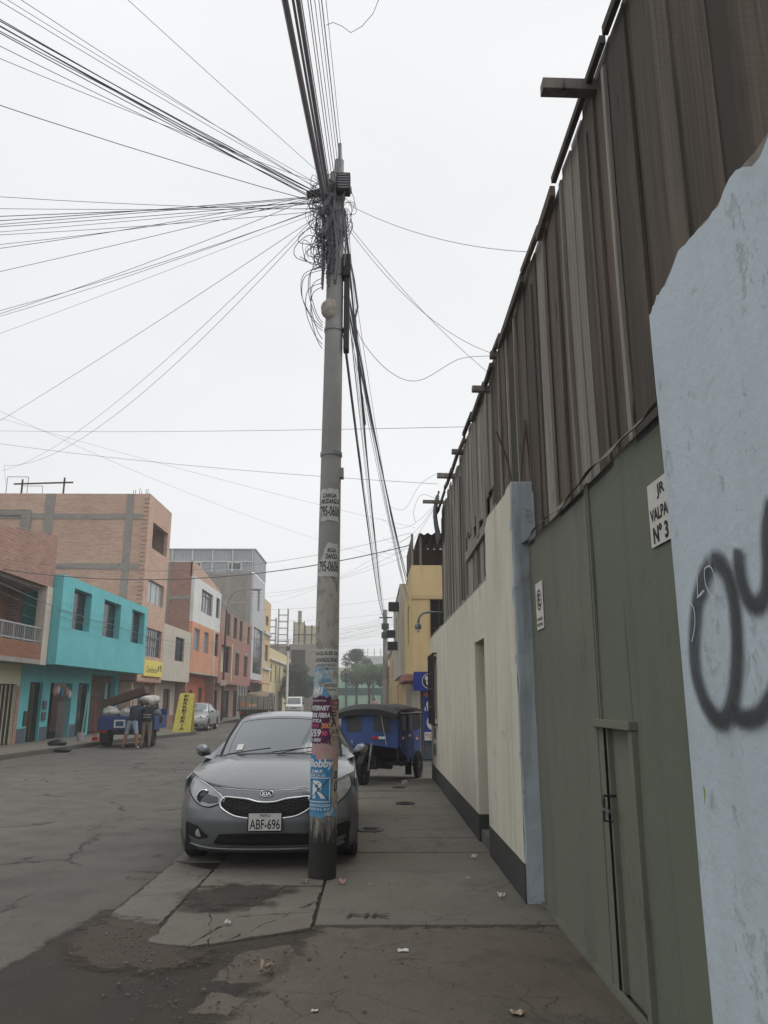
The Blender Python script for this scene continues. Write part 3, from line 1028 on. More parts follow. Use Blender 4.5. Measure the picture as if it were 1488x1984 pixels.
stroke('spray_bar', [(2.67, 1.548), (2.6, 1.54), (2.52, 1.545), (2.45, 1.57), (2.35, 1.65), (2.25, 1.78)], .09, 'spray_paint', SX - .002)
CX = SX - .004
stroke('chalk_line', [(2.86, 2.1), (2.835, 2.03), (2.84, 1.97), (2.78, 1.985)], .006, 'chalk', CX)
stroke('chalk_line', [(2.85, 1.965), (2.79, 1.985)], .006, 'chalk', CX - .0005)
stroke('chalk_line', [(2.76, 2.06), (2.71, 2.06), (2.68, 2.01), (2.69, 1.955), (2.73, 1.96), (2.765, 2.01), (2.76, 2.06)], .006, 'chalk', CX - .001)
stroke('chalk_line', [(2.93, 1.97), (2.885, 1.93), (2.89, 1.87), (2.93, 1.81)], .006, 'chalk', CX - .0015)
mat('yellow_green', rgb(196, 204, 128), .8)
tag(MB().add([(WX - .03, 2.93, 1.235), (WX - .02, 2.955, 1.225), (WX - .015, 2.945, 1.275), (WX - .03, 2.925, 1.305)], [(0, 1, 2, 3)]).build('leaf_scrap', 'yellow_green', bl))
# ------------------------------------------------------------------ utility pole
PX, PY = -.46, 7.63
PH = 7.35
prad = lambda z: .128 - .045 * min(z, PH) / PH
lean = lambda z: (PX + .035 * z / PH, PY)
def pole_mat():
    t = NT('pole_concrete')
    n1 = t.noise(2.2, 8, .65)
    k = t.mix(t.rng(n1, .3, .7), rgb(128, 127, 124), rgb(154, 153, 150))
    z = t.xyz()[2]
    # old paper and paste on the reachable part, tar-black foot
    p = t.noise(7, 10, .75, t.map((1, 1, .6)))
    reach = t.math('MULTIPLY', t.rng(z, 3.0, 2.75), t.rng(p, .4, .5))
    k = t.mix(t.math('MULTIPLY', reach, .8), k, rgb(176, 171, 160))
    p2 = t.noise(14, 9, .75, t.map((1, 1, .5), loc=(3, 3, 1)))
    k = t.mix(t.math('MULTIPLY', t.math('MULTIPLY', t.rng(z, 3.2, 2.7), t.rng(p2, .54, .62)), .8), k, rgb(92, 87, 81))
    zz = t.math('ADD', z, t.math('MULTIPLY', t.math('SUBTRACT', t.noise(9, 6, .7, t.map((2, 2, .35))), .5), .75))
    k = t.mix(t.rng(zz, .62, .4), k, rgb(40, 38, 36))
    t.color(k)
    t.set(Roughness=.85)
    t.bump(t.math('ADD', t.noise(40, 6, .7), p), .006, .6)
    MATS['pole_concrete'] = t.m
pole_mat()
up = thing('utility_pole', 'near concrete utility pole plastered with torn posters, cables tangled at its head', 'utility pole', (PX, PY, 0))
MB().lathe([(prad(0) + .004, -.05)] + [(prad(z), z) for z in [.02 + PH * k / 24 for k in range(25)]] + [(.001, PH + .03)], (PX, PY, 0), (.035 / PH, 0, 1), 28).build('shaft', 'pole_concrete', up, smooth=50)
def onpole(z0, ang, d):
    """map (u, v) in metres on to the shaft around angle ang (0 = towards -Y)"""
    def fn(u, v):
        z = z0 + v
        r = prad(z) + d
        a = ang + u / prad(z0)
        cx, cy = lean(z)
        return (cx + r * math.sin(a), cy - r * math.cos(a), z)
    return fn
rpo = random.Random(12)
def poster(name, z0, z1, a0, a1, mname, d=.004, torn=.01, label=None, tear=None):
    zc, ac = (z0 + z1) / 2, (a0 + a1) / 2
    fn = onpole(zc, ac, d)
    W, H = (a1 - a0) * prad(zc), z1 - z0
    nu, nv = 14, 12
    m = MB()
    jit = {}
    for j in range(nv + 1):
        for i in range(nu + 1):
            u, v = (i / nu - .5) * W, (j / nv - .5) * H
            if i in (0, nu): u += rpo.uniform(-torn, torn)
            if j in (0, nv): v += rpo.uniform(-torn, torn)
            x, y, z = fn(u, v)
            m.v.append((x, y, z))
    for j in range(nv):
        for i in range(nu):
            if tear and tear(i / nu, j / nv): continue
            a = j * (nu + 1) + i
            m.f.append((a, a + 1, a + nu + 2, a + nu + 1))
            m.mi.append(0)
    o = m.build(name, mname, up, smooth=True, fix=False)
    if label: o['label'] = label
    return o, fn
def worn(name, c, under, amt=.5, sc=9):
    t = NT(name)
    n = t.noise(sc, 10, .75, t.map((1, 1, .7)))
    k = t.mix(t.rng(n, amt, amt + .08), c, under)
    n2 = t.noise(3, 6, .6)
    k = t.mix(t.rng(n2, .4, .7, 0, .3), k, sc4(under, .7))
    t.color(k)
    t.set(Roughness=.85)
    t.bump(t.noise(25, 5, .6), .003, .4)
    MATS[name] = t.m
worn('poster_grey', rgb(196, 194, 188), rgb(150, 147, 141), .58)
worn('poster_blue', rgb(62, 130, 178), rgb(92, 142, 172), .6)
worn('poster_blue_torn', rgb(80, 146, 184), rgb(188, 190, 186), .5, 6)
worn('poster_purple', rgb(84, 42, 74), rgb(112, 66, 96), .58)
worn('poster_pink', rgb(186, 140, 142), rgb(176, 160, 148), .5)
worn('poster_beige', rgb(176, 158, 140), rgb(150, 132, 118), .52)
worn('poster_maroon', rgb(124, 64, 84), rgb(160, 120, 118), .55)
worn('ink_worn', rgb(58, 58, 60), rgb(120, 118, 114), .56, 22)
worn('ink_white', rgb(224, 224, 222), rgb(196, 200, 202), .6, 14)
mat('ink_pink', rgb(214, 92, 132), .85)
mat('ink_orange', rgb(226, 158, 104), .85)
def lettering(parent, fn, lines, mname, d=0):
    for s, h_, w_, du, dv, bold, sl in lines:
        m = MB()
        text_on(m, s, h_, w_, fn, 0, bold, du, dv, sl)
        m.build('lettering', mname, parent, fix=False)
# moving-company bills
for z0, z1, tear, k in ((3.33, 3.66, None, 0), (2.77, 3.1, lambda a, b: b > .45 and a < .42 - (1 - b) * .6, 1)):
    o, f = poster('bill', z0, z1, -.95, .95, 'poster_grey', tear=tear, label=('upper' if not k else 'lower, torn') + ' moving bill with a phone number')
    fn = onpole((z0 + z1) / 2, .0, .0058)
    L = [('CARGA' if not k else 'RGA', .045, .145 if not k else .085, 0 if not k else .035, .095, .03, 0), ('MUDANZA', .05, .18, .01, .035, .03, 0) if not k else ('DANZA', .05, .12, .035, .035, .03, 0), ('795-0606', .11, .2, .006, -.065, .02, 0)]
    lettering(o, fn, L, 'ink_worn')
    m = MB()
    for k2 in range(2): m.add([fn(-.07, -.14 + .014 * k2), fn(.07, -.14 + .014 * k2), fn(.07, -.134 + .014 * k2), fn(-.07, -.134 + .014 * k2)], [(0, 1, 2, 3)])
    m.build('fine_print', 'ink_worn', o, fix=False)
# washing-machine rental bill
o, f = poster('bill', 1.84, 2.07, -1.0, 1.2, 'poster_grey', .005, label='paper bill for washing machine rental')
fn = onpole(1.955, .05, .007)
lettering(o, fn, [('ALQUILER DE', .042, .235, 0, .07, .02, 0), ('LAVADORAS', .042, .225, 0, .012, .02, 0), ('SERVICIO TECNICO', .02, .19, 0, -.04, .01, 0), ('Telf. 980 972', .02, .15, 0, -.075, .01, 0)], 'ink_worn')
# torn sky-blue poster
o, f = poster('bill', 1.62, 1.9, -1.3, .9, 'poster_blue_torn', .007, .018, 'torn sky blue poster', tear=lambda a, b: (a > .35 and b < .5 and (a + b) > .75) or (a > .8 and b < .8))
fn = onpole(1.76, -.45, .009)
lettering(o, fn, [('MI', .07, .1, -.02, -.08, .03, .2)], 'ink_white')
fn = onpole(1.72, .5, .0062)
o, f = poster('bill', 1.63, 1.79, .0, 1.25, 'poster_grey', .0045, .016)
lettering(o, fn, [('NOVILLO', .03, .12, 0, .01, .02, .1), ('30 hectareas', .02, .1, 0, -.03, .01, 0)], 'ink_worn')
# internet poster
o, f = poster('bill', 1.2, 1.62, -1.4, .45, 'poster_purple', .008, .012, 'purple internet poster with large white words')
fn = onpole(1.41, -.42, .01)
lettering(o, fn, [('INTERNET', .045, .2, -.01, .11, .035, .15), ('100% FIBRA', .045, .2, 0, .045, .035, .15), ('OPTICA', .032, .12, -.035, -.005, .03, .15), ('S/59', .07, .13, -.045, -.115, .03, .1), ('641-8000', .034, .13, -.045, -.178, .02, .1), ('fonoservicios', .02, .14, -.01, .18, .01, 0)], 'ink_white')
lettering(o, onpole(1.41, -.42, .011), [('VELOCIDAD', .028, .1, -.05, -.05, .02, 0), ('90', .045, .05, .05, -.12, .03, 0)], 'ink_pink')
lettering(o, onpole(1.41, -.42, .0112), [('300', .05, .075, .06, -.05, .03, .1)], 'ink_orange')
o, f = poster('bill', 1.18, 1.6, .48, 1.5, 'poster_beige', .006, .012, 'faded beige bill with maroon head')
fn = onpole(1.39, 1.0, .008)
lettering(o, fn, [('F', .08, .05, -.03, .06, .03, 0), ('A', .08, .06, -.03, -.0, .03, 0), ('LA 2010', .045, .11, 0, -.08, .03, 0), ('toda la noche', .016, .1, 0, -.13, .01, 0), ('en vivo', .016, .08, 0, -.155, .01, 0)], 'ink_worn')
o, f = poster('bill', 1.5, 1.6, .48, 1.5, 'poster_maroon', .0085, .006)
lettering(o, onpole(1.55, 1.0, .0102), [('GRAN', .03, .08, 0, .018, .02, 0), ('FIESTA', .03, .1, 0, -.022, .02, 0)], 'poster_beige')
# scraps and the blue party poster
poster('bill', 1.0, 1.2, -1.3, 1.3, 'poster_pink', .0055, .02, 'pink torn scrap')
o, f = poster('bill', .6, 1.1, -1.35, .62, 'poster_blue', .0085, .006, 'blue poster with a boxed letter R crossed out', tear=lambda a, b: b > .86 and a > .3)
fn = onpole(.85, -.32, .0105)
m = MB()
text_on(m, 'Bobby', .095, .235, fn, 0, .035, .01, .165, .15)
text_on(m, 'S.M.P.', .028, .12, fn, 0, .03, -.02, .105)
text_on(m, 'MARCA ASI', .026, .15, fn, 0, .005, -.02, .07)
text_on(m, 'R', .155, .125, fn, 0, .03, .0, -.055)
def frame2(u0, u1, v0, v1, w):
    for a in ((u0, u1, v0, v0 + w), (u0, u1, v1 - w, v1), (u0, u0 + w, v0, v1), (u1 - w, u1, v0, v1)):
        n = 8
        for k in range(n):
            s0, s1 = a[0] + (a[1] - a[0]) * k / n, a[0] + (a[1] - a[0]) * (k + 1) / n
            m.add([fn(s0, a[2]), fn(s1, a[2]), fn(s1, a[3]), fn(s0, a[3])], [(0, 1, 2, 3)])
frame2(-.115, .1, -.165, .05, .008)
text_on(m, 'RENOVACION', .022, .2, fn, 0, .02, 0, -.192)
text_on(m, 'P O P U L A R', .022, .2, fn, 0, .02, 0, -.225)
m.build('lettering', 'ink_white', o, fix=False)
m = MB()
fn2 = onpole(.85, -.32, .0125)
for s in (-1, 1):
    n = 10
    for k in range(n):
        a, b = -.5 + k / n, -.5 + (k + 1) / n
        w = .004
        m.add([fn2(s * a * .19, -.055 + a * .2 - w), fn2(s * b * .19, -.055 + b * .2 - w), fn2(s * b * .19, -.055 + b * .2 + w), fn2(s * a * .19, -.055 + a * .2 + w)], [(0, 1, 2, 3)])
m.build('cross', 'ink', o, fix=False)
o, f = poster('bill', .68, 1.06, .64, 1.5, 'poster_beige', .006, .014)
lettering(o, onpole(.85, 1.02, .008), [('20', .07, .06, 0, .07, .03, .1), ('0', .1, .045, 0, -.03, .02, .2)], 'ink_worn')
poster('bill', .56, .62, -1.3, 1.2, 'poster_blue_torn', .0045, .012)

# hardware at the head
hw = MB()
hw.cyl((PX + .05, PY, 7.2), (PX + .055, PY, 7.55), .06, .055, 10)
hw.cyl((PX + .06, PY, 7.5), (PX + .06, PY, 7.78), .02, .02, 8)
hw.build('top_pipe', 'grey_steel', up, smooth=50)
bx = MB().box(PX + .04, PX + .19, PY - .2, PY - .06, 7.04, 7.26).build('junction_box', 'dark_steel', up, bevel=.012)
for k in range(6): MB().box(PX + .055, PX + .175, PY - .206, PY - .2, 7.06 + .032 * k, 7.073 + .032 * k).build('louvre', 'grey_steel', bx)
MB().bar((PX - .3, PY - .05, 7.08), (PX + .2, PY - .05, 7.14), .05, .06).build('crossarm', 'dark_steel', up)
for zz in (5.45, 6.1, 6.62, 4.05):
    r = prad(zz) + .006
    MB().lathe([(r, -.02), (r + .004, -.02), (r + .004, .02), (r, .02)], (lean(zz)[0], PY, zz), (0, 0, 1), 24).build('steel_band', 'grey_steel', up)
mat('mud_nest', rgb(158, 152, 142), .95, .3, 20, .8)
nb = MB()
nb.ball((PX - .02, PY - .075, 5.66), .09, .05, .12, 14, 10)
nb.v = [tuple(Vector(p) + Vector((mnoise.noise(Vector(p) * 14), mnoise.noise(Vector(p) * 15 + Vector((3, 1, 2))), mnoise.noise(Vector(p) * 13))) * .02) for p in nb.v]
nb.build('putty_lump', 'mud_nest', up, smooth=True)
MB().box(PX + .13, PX + .19, PY - .07, PY + .05, 5.2, 6.2).build('riser_duct', 'dark_steel', up, bevel=.01)
MB().box(PX + .115, PX + .2, PY - .1, PY + .05, 6.05, 6.32).build('splice_box', 'black_plastic', up, bevel=.015)
MB().box(PX + .11, PX + .15, PY - .05, PY + .05, 3.8, 3.9).build('strap_buckle', 'grey_steel', up)

# ------------------------------------------------------------------ cables
mat('cable', rgb(112, 112, 118), .7, .1, 5, 0)
mat('cable_grey', rgb(146, 147, 154), .7, .1, 5, 0)
rc = random.Random(31)
def sag_path(a, b, sag, n=18, wob=0.):
    a, b = Vector(a), Vector(b)
    out = []
    for i in range(n + 1):
        s = i / n
        p = a + (b - a) * s
        p.z -= 4 * sag * s * (1 - s)
        if wob and 0 < i < n: p += Vector((rc.uniform(-wob, wob), rc.uniform(-wob, wob), rc.uniform(-wob, wob)))
        out.append(p)
    return out
def cable(paths, label, group=None, r=.004, m='cable', name='overhead_cable'):
    mb = MB()
    for p in paths: mb.tube(p, r * (.72 if r < .01 else .85), 5, 0, False)
    return tag(mb.build(name, m, None, smooth=True, fix=False), label, 'cable', group)
def head(dx=0., dz=0.):
    return (PX - .12 + dx + rc.uniform(-.05, .03), PY - .06 + rc.uniform(-.08, .05), 7.02 + dz + rc.uniform(-.12, .12))
def thru(h, p, k):
    h, p = Vector(h), Vector(p)
    return h + (p - h) * k
ORD = ['topmost', 'second', 'third', 'fourth', 'fifth', 'sixth', 'seventh', 'eighth', 'ninth', 'tenth', 'lowest']
G1 = 'wires climbing to the upper left from the near pole'
for i, (p, k, sg, r) in enumerate([((-3.16, 5.37, 7.3), 4, .35, .0075), ((-3.17, 5.4, 7.3), 4, .4, .0075), ((-3.18, 5.42, 7.3), 4, .35, .008), ((-3.19, 5.44, 7.3), 4, .45, .006), ((-3.22, 5.5, 7.3), 4, .3, .006), ((-3.15, 5.33, 7.3), 4, .38, .006),
                                 ((-3.27, 5.6, 7.3), 4, .4, .0045), ((-3.33, 5.74, 7.3), 4, .4, .004), ((-2.8, 5.34, 7.3), 4, .25, .004), ((-2.95, 5.34, 7.3), 4, .3, .004), ((-2.88, 5.33, 7.35), 4, .4, .0035)]):
    h = head(0, .05)
    cable([sag_path(h, thru(h, Vector(p) + Vector((0, 0, .25 * sg)), k), sg)], ORD[[5, 6, 4, 7, 8, 3, 9, 10, 0, 2, 1][i]] + ' of the dark wires climbing to the upper left from the pole head', G1, r)
h = head(-.05, .2)
cable([sag_path(h, thru(h, (-2.0, 5.33, 7.3), 4), .1)], 'single thin wire crossing the sky steeply at the upper left', None, .0035)
h = head(0, 0)
cable([sag_path(h, thru(h, (-3.49, 6.09, 7.3), 4), .5)], 'lowest wire of the upper left sheaf, bowed at the frame edge', None, .0055)
G2 = 'wires running level to the left from the near pole'
for i, (p, k, sg, r) in enumerate([((-3.89, 7.07, 6.8), 3, .25, .004), ((-4.05, 7.4, 6.8), 3, .1, .004), ((-4.13, 7.58, 6.8), 3, .05, .006), ((-4.14, 7.6, 6.8), 3, .12, .006), ((-4.17, 7.66, 6.8), 3, .18, .005), ((-4.2, 7.73, 6.8), 3, .05, .005), ((-4.22, 7.78, 6.8), 3, .22, .004), ((-4.24, 7.83, 6.8), 3, .1, .004), ((-4.28, 7.9, 6.8), 3, .3, .004), ((-4.32, 7.98, 6.8), 3, .3, .0045), ((-4.64, 8.67, 6.8), 2.8, .1, .0045)]):
    h = head(0, -.05)
    cable([sag_path(h, thru(h, Vector(p) + Vector((0, 0, .3 * sg)), k), sg)], ORD[i] + ' of the wires running level to the left edge from the pole head', G2, r)
G3 = 'wires dropping to the left from the near pole'
for i, (p, k, sg, r) in enumerate([((-5.01, 9.47, 6.8), 2.3, .25, .0045), ((-5.03, 9.5, 6.8), 2.3, .3, .0045), ((-5.09, 9.63, 6.8), 2.3, .25, .004), ((-5.44, 10.4, 6.8), 2.1, .05, .003), ((-7.12, 13.99, 6.8), 1.6, .1, .0045)]):
    h = head(0, -.12)
    cable([sag_path(h, thru(h, Vector(p) + Vector((0, 0, .3 * sg)), k), sg)], ['topmost', 'second', 'third', 'fourth and faintest', 'lowest and steepest'][i] + ' of the wires dropping leftwards from the pole head', G3, r)
h = head(0, -.2)
cable([sag_path(h, (-11.4, 22.9, 8.4), .55, 24)], 'wire dropping steeply left towards the roof frames', None, .0045)
h = head(0, -.2)
cable([sag_path(h, (-9.6, 19.4, 7.5), .75, 24) + sag_path((-9.6, 19.4, 7.5), (-11.6, 23.8, 8.0), .05, 4)], 'slack wire kinked above the roof frames at left', None, .0045)
# cables along the street, over the camera
G4 = 'cables running overhead towards the viewer'
for i, (x, r, sg) in enumerate([(-.735, .036, .5), (-.675, .016, .45), (-.635, .026, .42), (-.6, .007, .55), (-.56, .006, .35), (-.53, .006, .5), (-.5, .005, .4), (-.47, .005, .3), (-.44, .007, .45), (-.41, .004, .3)]):
    h = Vector((PX - .1 + .022 * i, PY - .1, 7.0 + .05 * i))
    cable([sag_path(h, thru(h, (x, 5.59, 7.45), 10), sg, 40)], ('leftmost thick', 'second thick', 'rightmost thick', 'leftmost thin', 'second thin', 'third thin', 'fourth thin', 'fifth thin', 'sixth thin', 'rightmost thin')[i] + ' cable rising from the pole head to the top of the picture', ('thick ' if r > .01 else 'thin ') + G4, r, 'cable_grey')
cable([[(-.44, 5.75, 7.5), (-.38, 5.76, 7.54), (-.3, 5.76, 7.5), (-.22, 5.75, 7.42), (-.12, 5.72, 7.46), (-.02, 5.7, 7.58), (.04, 5.66, 7.72), (.1, 5.6, 7.85)]], 'loose curling wire end hanging at the top of the sky', None, .004)
# to the far pole and the yellow building
FP = Vector((.82, 53, 7.2))
G5 = 'cables running down the street to the far pole'
for i in range(9):
    a = Vector((PX + .12 + rc.uniform(-.02, .04), PY + rc.uniform(-.05, .05), rc.choice((5.3, 5.4, 6.3, 6.9, 5.5))))
    b = FP + Vector((rc.uniform(-.1, .1), 0, rc.uniform(-.9, .1)))
    cable([sag_path(a, b, rc.uniform(.1, .9), 26)], ('first heavy', 'second heavy')[i] + ' cable running down the street to the far pole' if i < 2 else 'thin cable running down the street to the far pole', ('heavy ' if i < 2 else 'thin ') + G5, .016 if i < 2 else .0055)
YB = Vector((.95, 22.0, 4.45))
G6 = 'cables running from the near pole to the yellow building'
for i in range(8):
    a = Vector((PX + .13 + rc.uniform(-.02, .04), PY + rc.uniform(-.05, .05), 6.3 + rc.uniform(-.5, .6)))
    b = YB + Vector((rc.uniform(-.05, .1), 0, rc.uniform(-.4, .5)))
    cable([sag_path(a, b, rc.uniform(.05, .45), 26)], ('upper heavy', 'lower heavy')[i] + ' cable running from the near pole to the yellow building' if i < 2 else 'thin cable running from the near pole to the yellow building', ('heavy ' if i < 2 else 'thin ') + G6, .013 if i < 2 else .0045)
cable([[(PX + .2, PY - .1, 6.2), (PX + .24, PY - .08, 6.0), (PX + .28, PY - .05, 5.7), (PX + .25, PY - .05, 5.55), (PX + .3, PY + .2, 5.0), (PX + .36, PY + .6, 4.6)]], 'kinked black cable hanging beside the pole shaft', None, .014)
# drops to the board wall
A = Vector((PX + .17, PY - .05, 6.95))
cable([sag_path(A, (1.42, 6.34, 5.6), .12)], 'thin wire from the pole to the nearest board tops at right', None, .004)
cable([sag_path(A - Vector((0, 0, .3)), (1.42, 8.29, 5.49), .25)], 'middle drop wire from the pole to the board wall', None, .004)
cable([sag_path(A - Vector((0, 0, .25)), (1.42, 8.99, 5.58), .1)], 'straight drop wire from the pole to the second beam end', None, .004)
cable([smooth_path([(PX + .2, PY, 5.75), (PX + .32, PY + .1, 5.4), (PX + .62, PY + .3, 5.12), (.5, 8.15, 5.1), (.95, 8.2, 5.38), (1.25, 8.25, 5.45), (1.42, 8.3, 5.47)], 6)], 'slack looping wire between the pole and the board wall', None, .0045)
cable([smooth_path([(.4, 20, 6.6), (.75, 18.5, 6.15), (1.05, 17, 6.35), (1.35, 15.5, 6.2)], 6)], 'slack wire hanging at the far corner of the board wall', None, .005)
cable([smooth_path([(1.35, 15.5, 5.6), (1.0, 15.6, 5.75), (.85, 16, 5.5), (.9, 16.2, 5.3)], 6)], 'wire arching off the far beam ends', None, .005)
for zz, yy in ((7.9, 20), (7.2, 20.5), (6.7, 21)):
    cable([sag_path((.3, 27, zz), (1.4, 15.9, 5.75), .5)], 'thin wire gathered at the far top corner of the board wall', 'wires at the far corner of the board wall', .005)
# across the street
cable([sag_path((-11.5, 22.7, 9.62), (1.4, 11.1, 5.62), .05, 20)], 'level wire crossing the whole sky behind the pole', None, .006)
cable([sag_path((-11.5, 22.8, 9.24), (1.4, 16.2, 6.15), .12, 20)], 'wire slanting down across the sky to the board wall corner', None, .007)
cable([sag_path((-11.5, 22.6, 10.0), (1.3, 24, 6.9), .1, 20)], 'faint wire slanting down over the brick building', None, .005)
cable([sag_path((-11.5, 22.5, 10.2), (1.2, 45, 9.6), .5, 20)], 'faintest long wire slanting towards the far pole', None, .006)
cable([sag_path((-11.2, 23.3, 5.42), (1.1, 22, 5.95), .62, 24)], 'thick black cable sagging across the street in front of the brick building', None, .017)
cable([sag_path((-11.2, 23.4, 5.75), (1.1, 22.2, 6.35), .7, 24)], 'thin cable sagging across the street above the thick one', None, .007)
for k, (za, zb, yb) in enumerate(((9.3, 6.4, 23), (9.0, 6.1, 23.2), (8.4, 5.9, 23.4))):
    cable([sag_path((-11.3, 71 - 8 * k, za + 1), (1.1, yb, zb), .8, 20)], 'wire crossing from the grey block to the yellow building', 'wires from the grey block to the yellow building', .006)
# along the left facades
G7 = 'service wires strung along the left facades'
for k, (z0, z1, r) in enumerate(((5.0, 4.75, .014), (4.75, 4.5, .008), (5.3, 5.0, .006), (4.3, 4.2, .006))):
    cable([sag_path((-11.0, 19, z0 + .3), (-10.9, 33, z1 - .1), .25) + sag_path((-10.9, 33, z1 - .1), (-11.05, 57.2, z1 + 1.0), .45)[1:]], 'service wire strung along the left facades', G7, r)
# far wires to the far pole
G8 = 'wires fanning from the far pole'
for k in range(9):
    cable([sag_path((FP.x, 53, 7.0 - .12 * k), (-11.2, 60 + 5 * k, 6.2 + .35 * k), .5 + .1 * (k % 3), 14)], 'far wire crossing the street from the far pole', G8, .009)
for k in range(6):
    cable([sag_path((FP.x + .1, 53, 7.0 - .15 * k), (1.3 + .2 * k, 30, 5.6 + .2 * k), .5, 12)], 'far wire from the far pole to the right-hand houses', 'wires to the right-hand houses', .008)
for k in range(8):
    cable([sag_path((-11.2, 75 + 6 * k, 10 - .45 * k), (9, 62 + 8 * k, 11 - .5 * k), .6, 12)], 'level distant wire crossing the end of the street', 'distant wires crossing the street', .01)
# the tangle: coils of spare cable
tg = MB()
rt = random.Random(77)
def coil(c, rx, rz, turns, ph, r=.0045, tilt=0.):
    n = int(18 * turns)
    p = []
    for i in range(n + 1):
        a = ph + 2 * math.pi * turns * i / n
        k = 1 + .12 * math.sin(3.1 * a + ph)
        p.append((c[0] + rx * k * math.cos(a), c[1] + .05 * math.sin(a * 1.7 + ph) + tilt * math.cos(a), c[2] + rz * k * math.sin(a)))
    tg.tube(p, r, 4, 0, False)
for i in range(75):
    z = rt.uniform(6.25, 7.2)
    x = PX - .07 + rt.gauss(-.02, .06)
    coil((x, PY - rt.uniform(.0, .16), z), rt.uniform(.04, .13), rt.uniform(.06, .19), rt.uniform(.6, 1.6), rt.uniform(0, 6.28), rt.uniform(.003, .005))
for i in range(12):
    coil((PX + .12 + rt.uniform(-.02, .06), PY - rt.uniform(0, .12), rt.uniform(6.6, 7.1)), rt.uniform(.04, .1), rt.uniform(.08, .2), rt.uniform(.5, 1.2), rt.uniform(0, 6.28), .0035)
for c, rx, rz in (((PX - .27, PY - .1, 6.35), .14, .15), ((PX - .2, PY - .1, 6.28), .1, .12), ((PX - .14, PY - .1, 6.2), .07, .09), ((PX - .24, PY - .1, 6.5), .13, .1)):
    coil(c, rx, rz, 1.1, rt.uniform(0, 6), .0045)
for i in range(26):   # vertical runs strapped to the shaft
    a = rt.uniform(-1.4, 1.4)
    z0, z1 = rt.uniform(5.9, 6.5), rt.uniform(6.8, 7.25)
    cx, _ = lean(6.5)
    k = prad(6.5) + rt.uniform(.01, .06)
    tg.tube([(cx + k * math.sin(a + .15 * math.sin(j)), PY - k * math.cos(a), z0 + (z1 - z0) * j / 6) for j in range(7)], rt.uniform(.006, .014), 5, 0, False)
for i in range(7):    # long loops hanging down the left side
    x0 = PX - .1
    z0 = rt.uniform(5.9, 6.3)
    d = rt.uniform(.06, .2)
    tg.tube(smooth_path([(x0, PY - .1, z0), (x0 - d, PY - .12, z0 - .1), (x0 - d * 1.1, PY - .12, z0 - .35), (x0 - d * .5, PY - .1, z0 - .6), (x0 + .01, PY - .1, z0 - .72)], 5), .004, 4, 0, False)
for i in range(10):   # splice closures buried in the tangle
    z = rt.uniform(6.35, 7.1)
    tg.cyl((PX - .1 + rt.uniform(-.06, .06), PY - rt.uniform(.06, .16), z), (PX - .08 + rt.uniform(-.06, .1), PY - rt.uniform(.06, .16), z + rt.uniform(.12, .3)), .035, .03, 8)
tag(tg.build('cable_tangle', 'cable', None, smooth=50, fix=False), 'knot of coiled black cables wrapped round the near pole head', 'cable tangle', kind='stuff')
# ------------------------------------------------------------------ cars
def car_paint(name, c, rough=.3):
    t = NT(name)
    fl = t.noise(600, 2, .5)
    k = t.mix(t.rng(fl, .3, .7), sc4(c, .85), sc4(c, 1.15))
    dust = t.noise(3.0, 7, .7)
    z = t.xyz()[2]
    dm = t.math('MULTIPLY', t.rng(dust, .35, .75), t.rng(z, .9, .15, .12, .6))
    k = t.mix(dm, k, rgb(120, 114, 104))
    t.color(k)
    t.set(Metallic=.55, Roughness=t.rng(dm, 0, .5, rough, .7), Coat_Weight=.6, Coat_Roughness=.08)
    MATS[name] = t.m
car_paint('paint_grey', rgb(112, 117, 122))
car_paint('paint_silver', rgb(168, 170, 172))
car_paint('paint_white', rgb(212, 212, 208), .4)
def glass_mat(name, c=rgb(22, 25, 27), rough=.04, ior=1.75):
    t = NT(name)
    n = t.noise(2.5, 5, .6)
    t.color(c)
    t.set(Roughness=t.rng(n, .3, .7, rough, rough + .08), IOR=ior)
    MATS[name] = t.m
glass_mat('car_glass', rgb(84, 93, 98), .05, 2.1)
glass_mat('lamp_lens', rgb(150, 154, 156), .06, 1.7)
glass_mat('lamp_dark', rgb(62, 65, 67), .1, 1.6)
mat('chrome', rgb(214, 216, 218), .16, .04, 4, 0, metal=1.)
mat('tyre', rgb(36, 35, 34), .92, .2, 20, .4)
mat('alloy', rgb(150, 150, 150), .35, .1, 8, 0, metal=.8)
mat('black_trim', rgb(26, 27, 28), .6, .15, 10, .15)
mat('plate_white', rgb(206, 206, 202), .6, .05, 20, .05)
mat('orange_lens', rgb(220, 120, 40), .3, .05, 3, 0)
mat('red_lens', rgb(150, 28, 26), .3, .1, 5, 0)

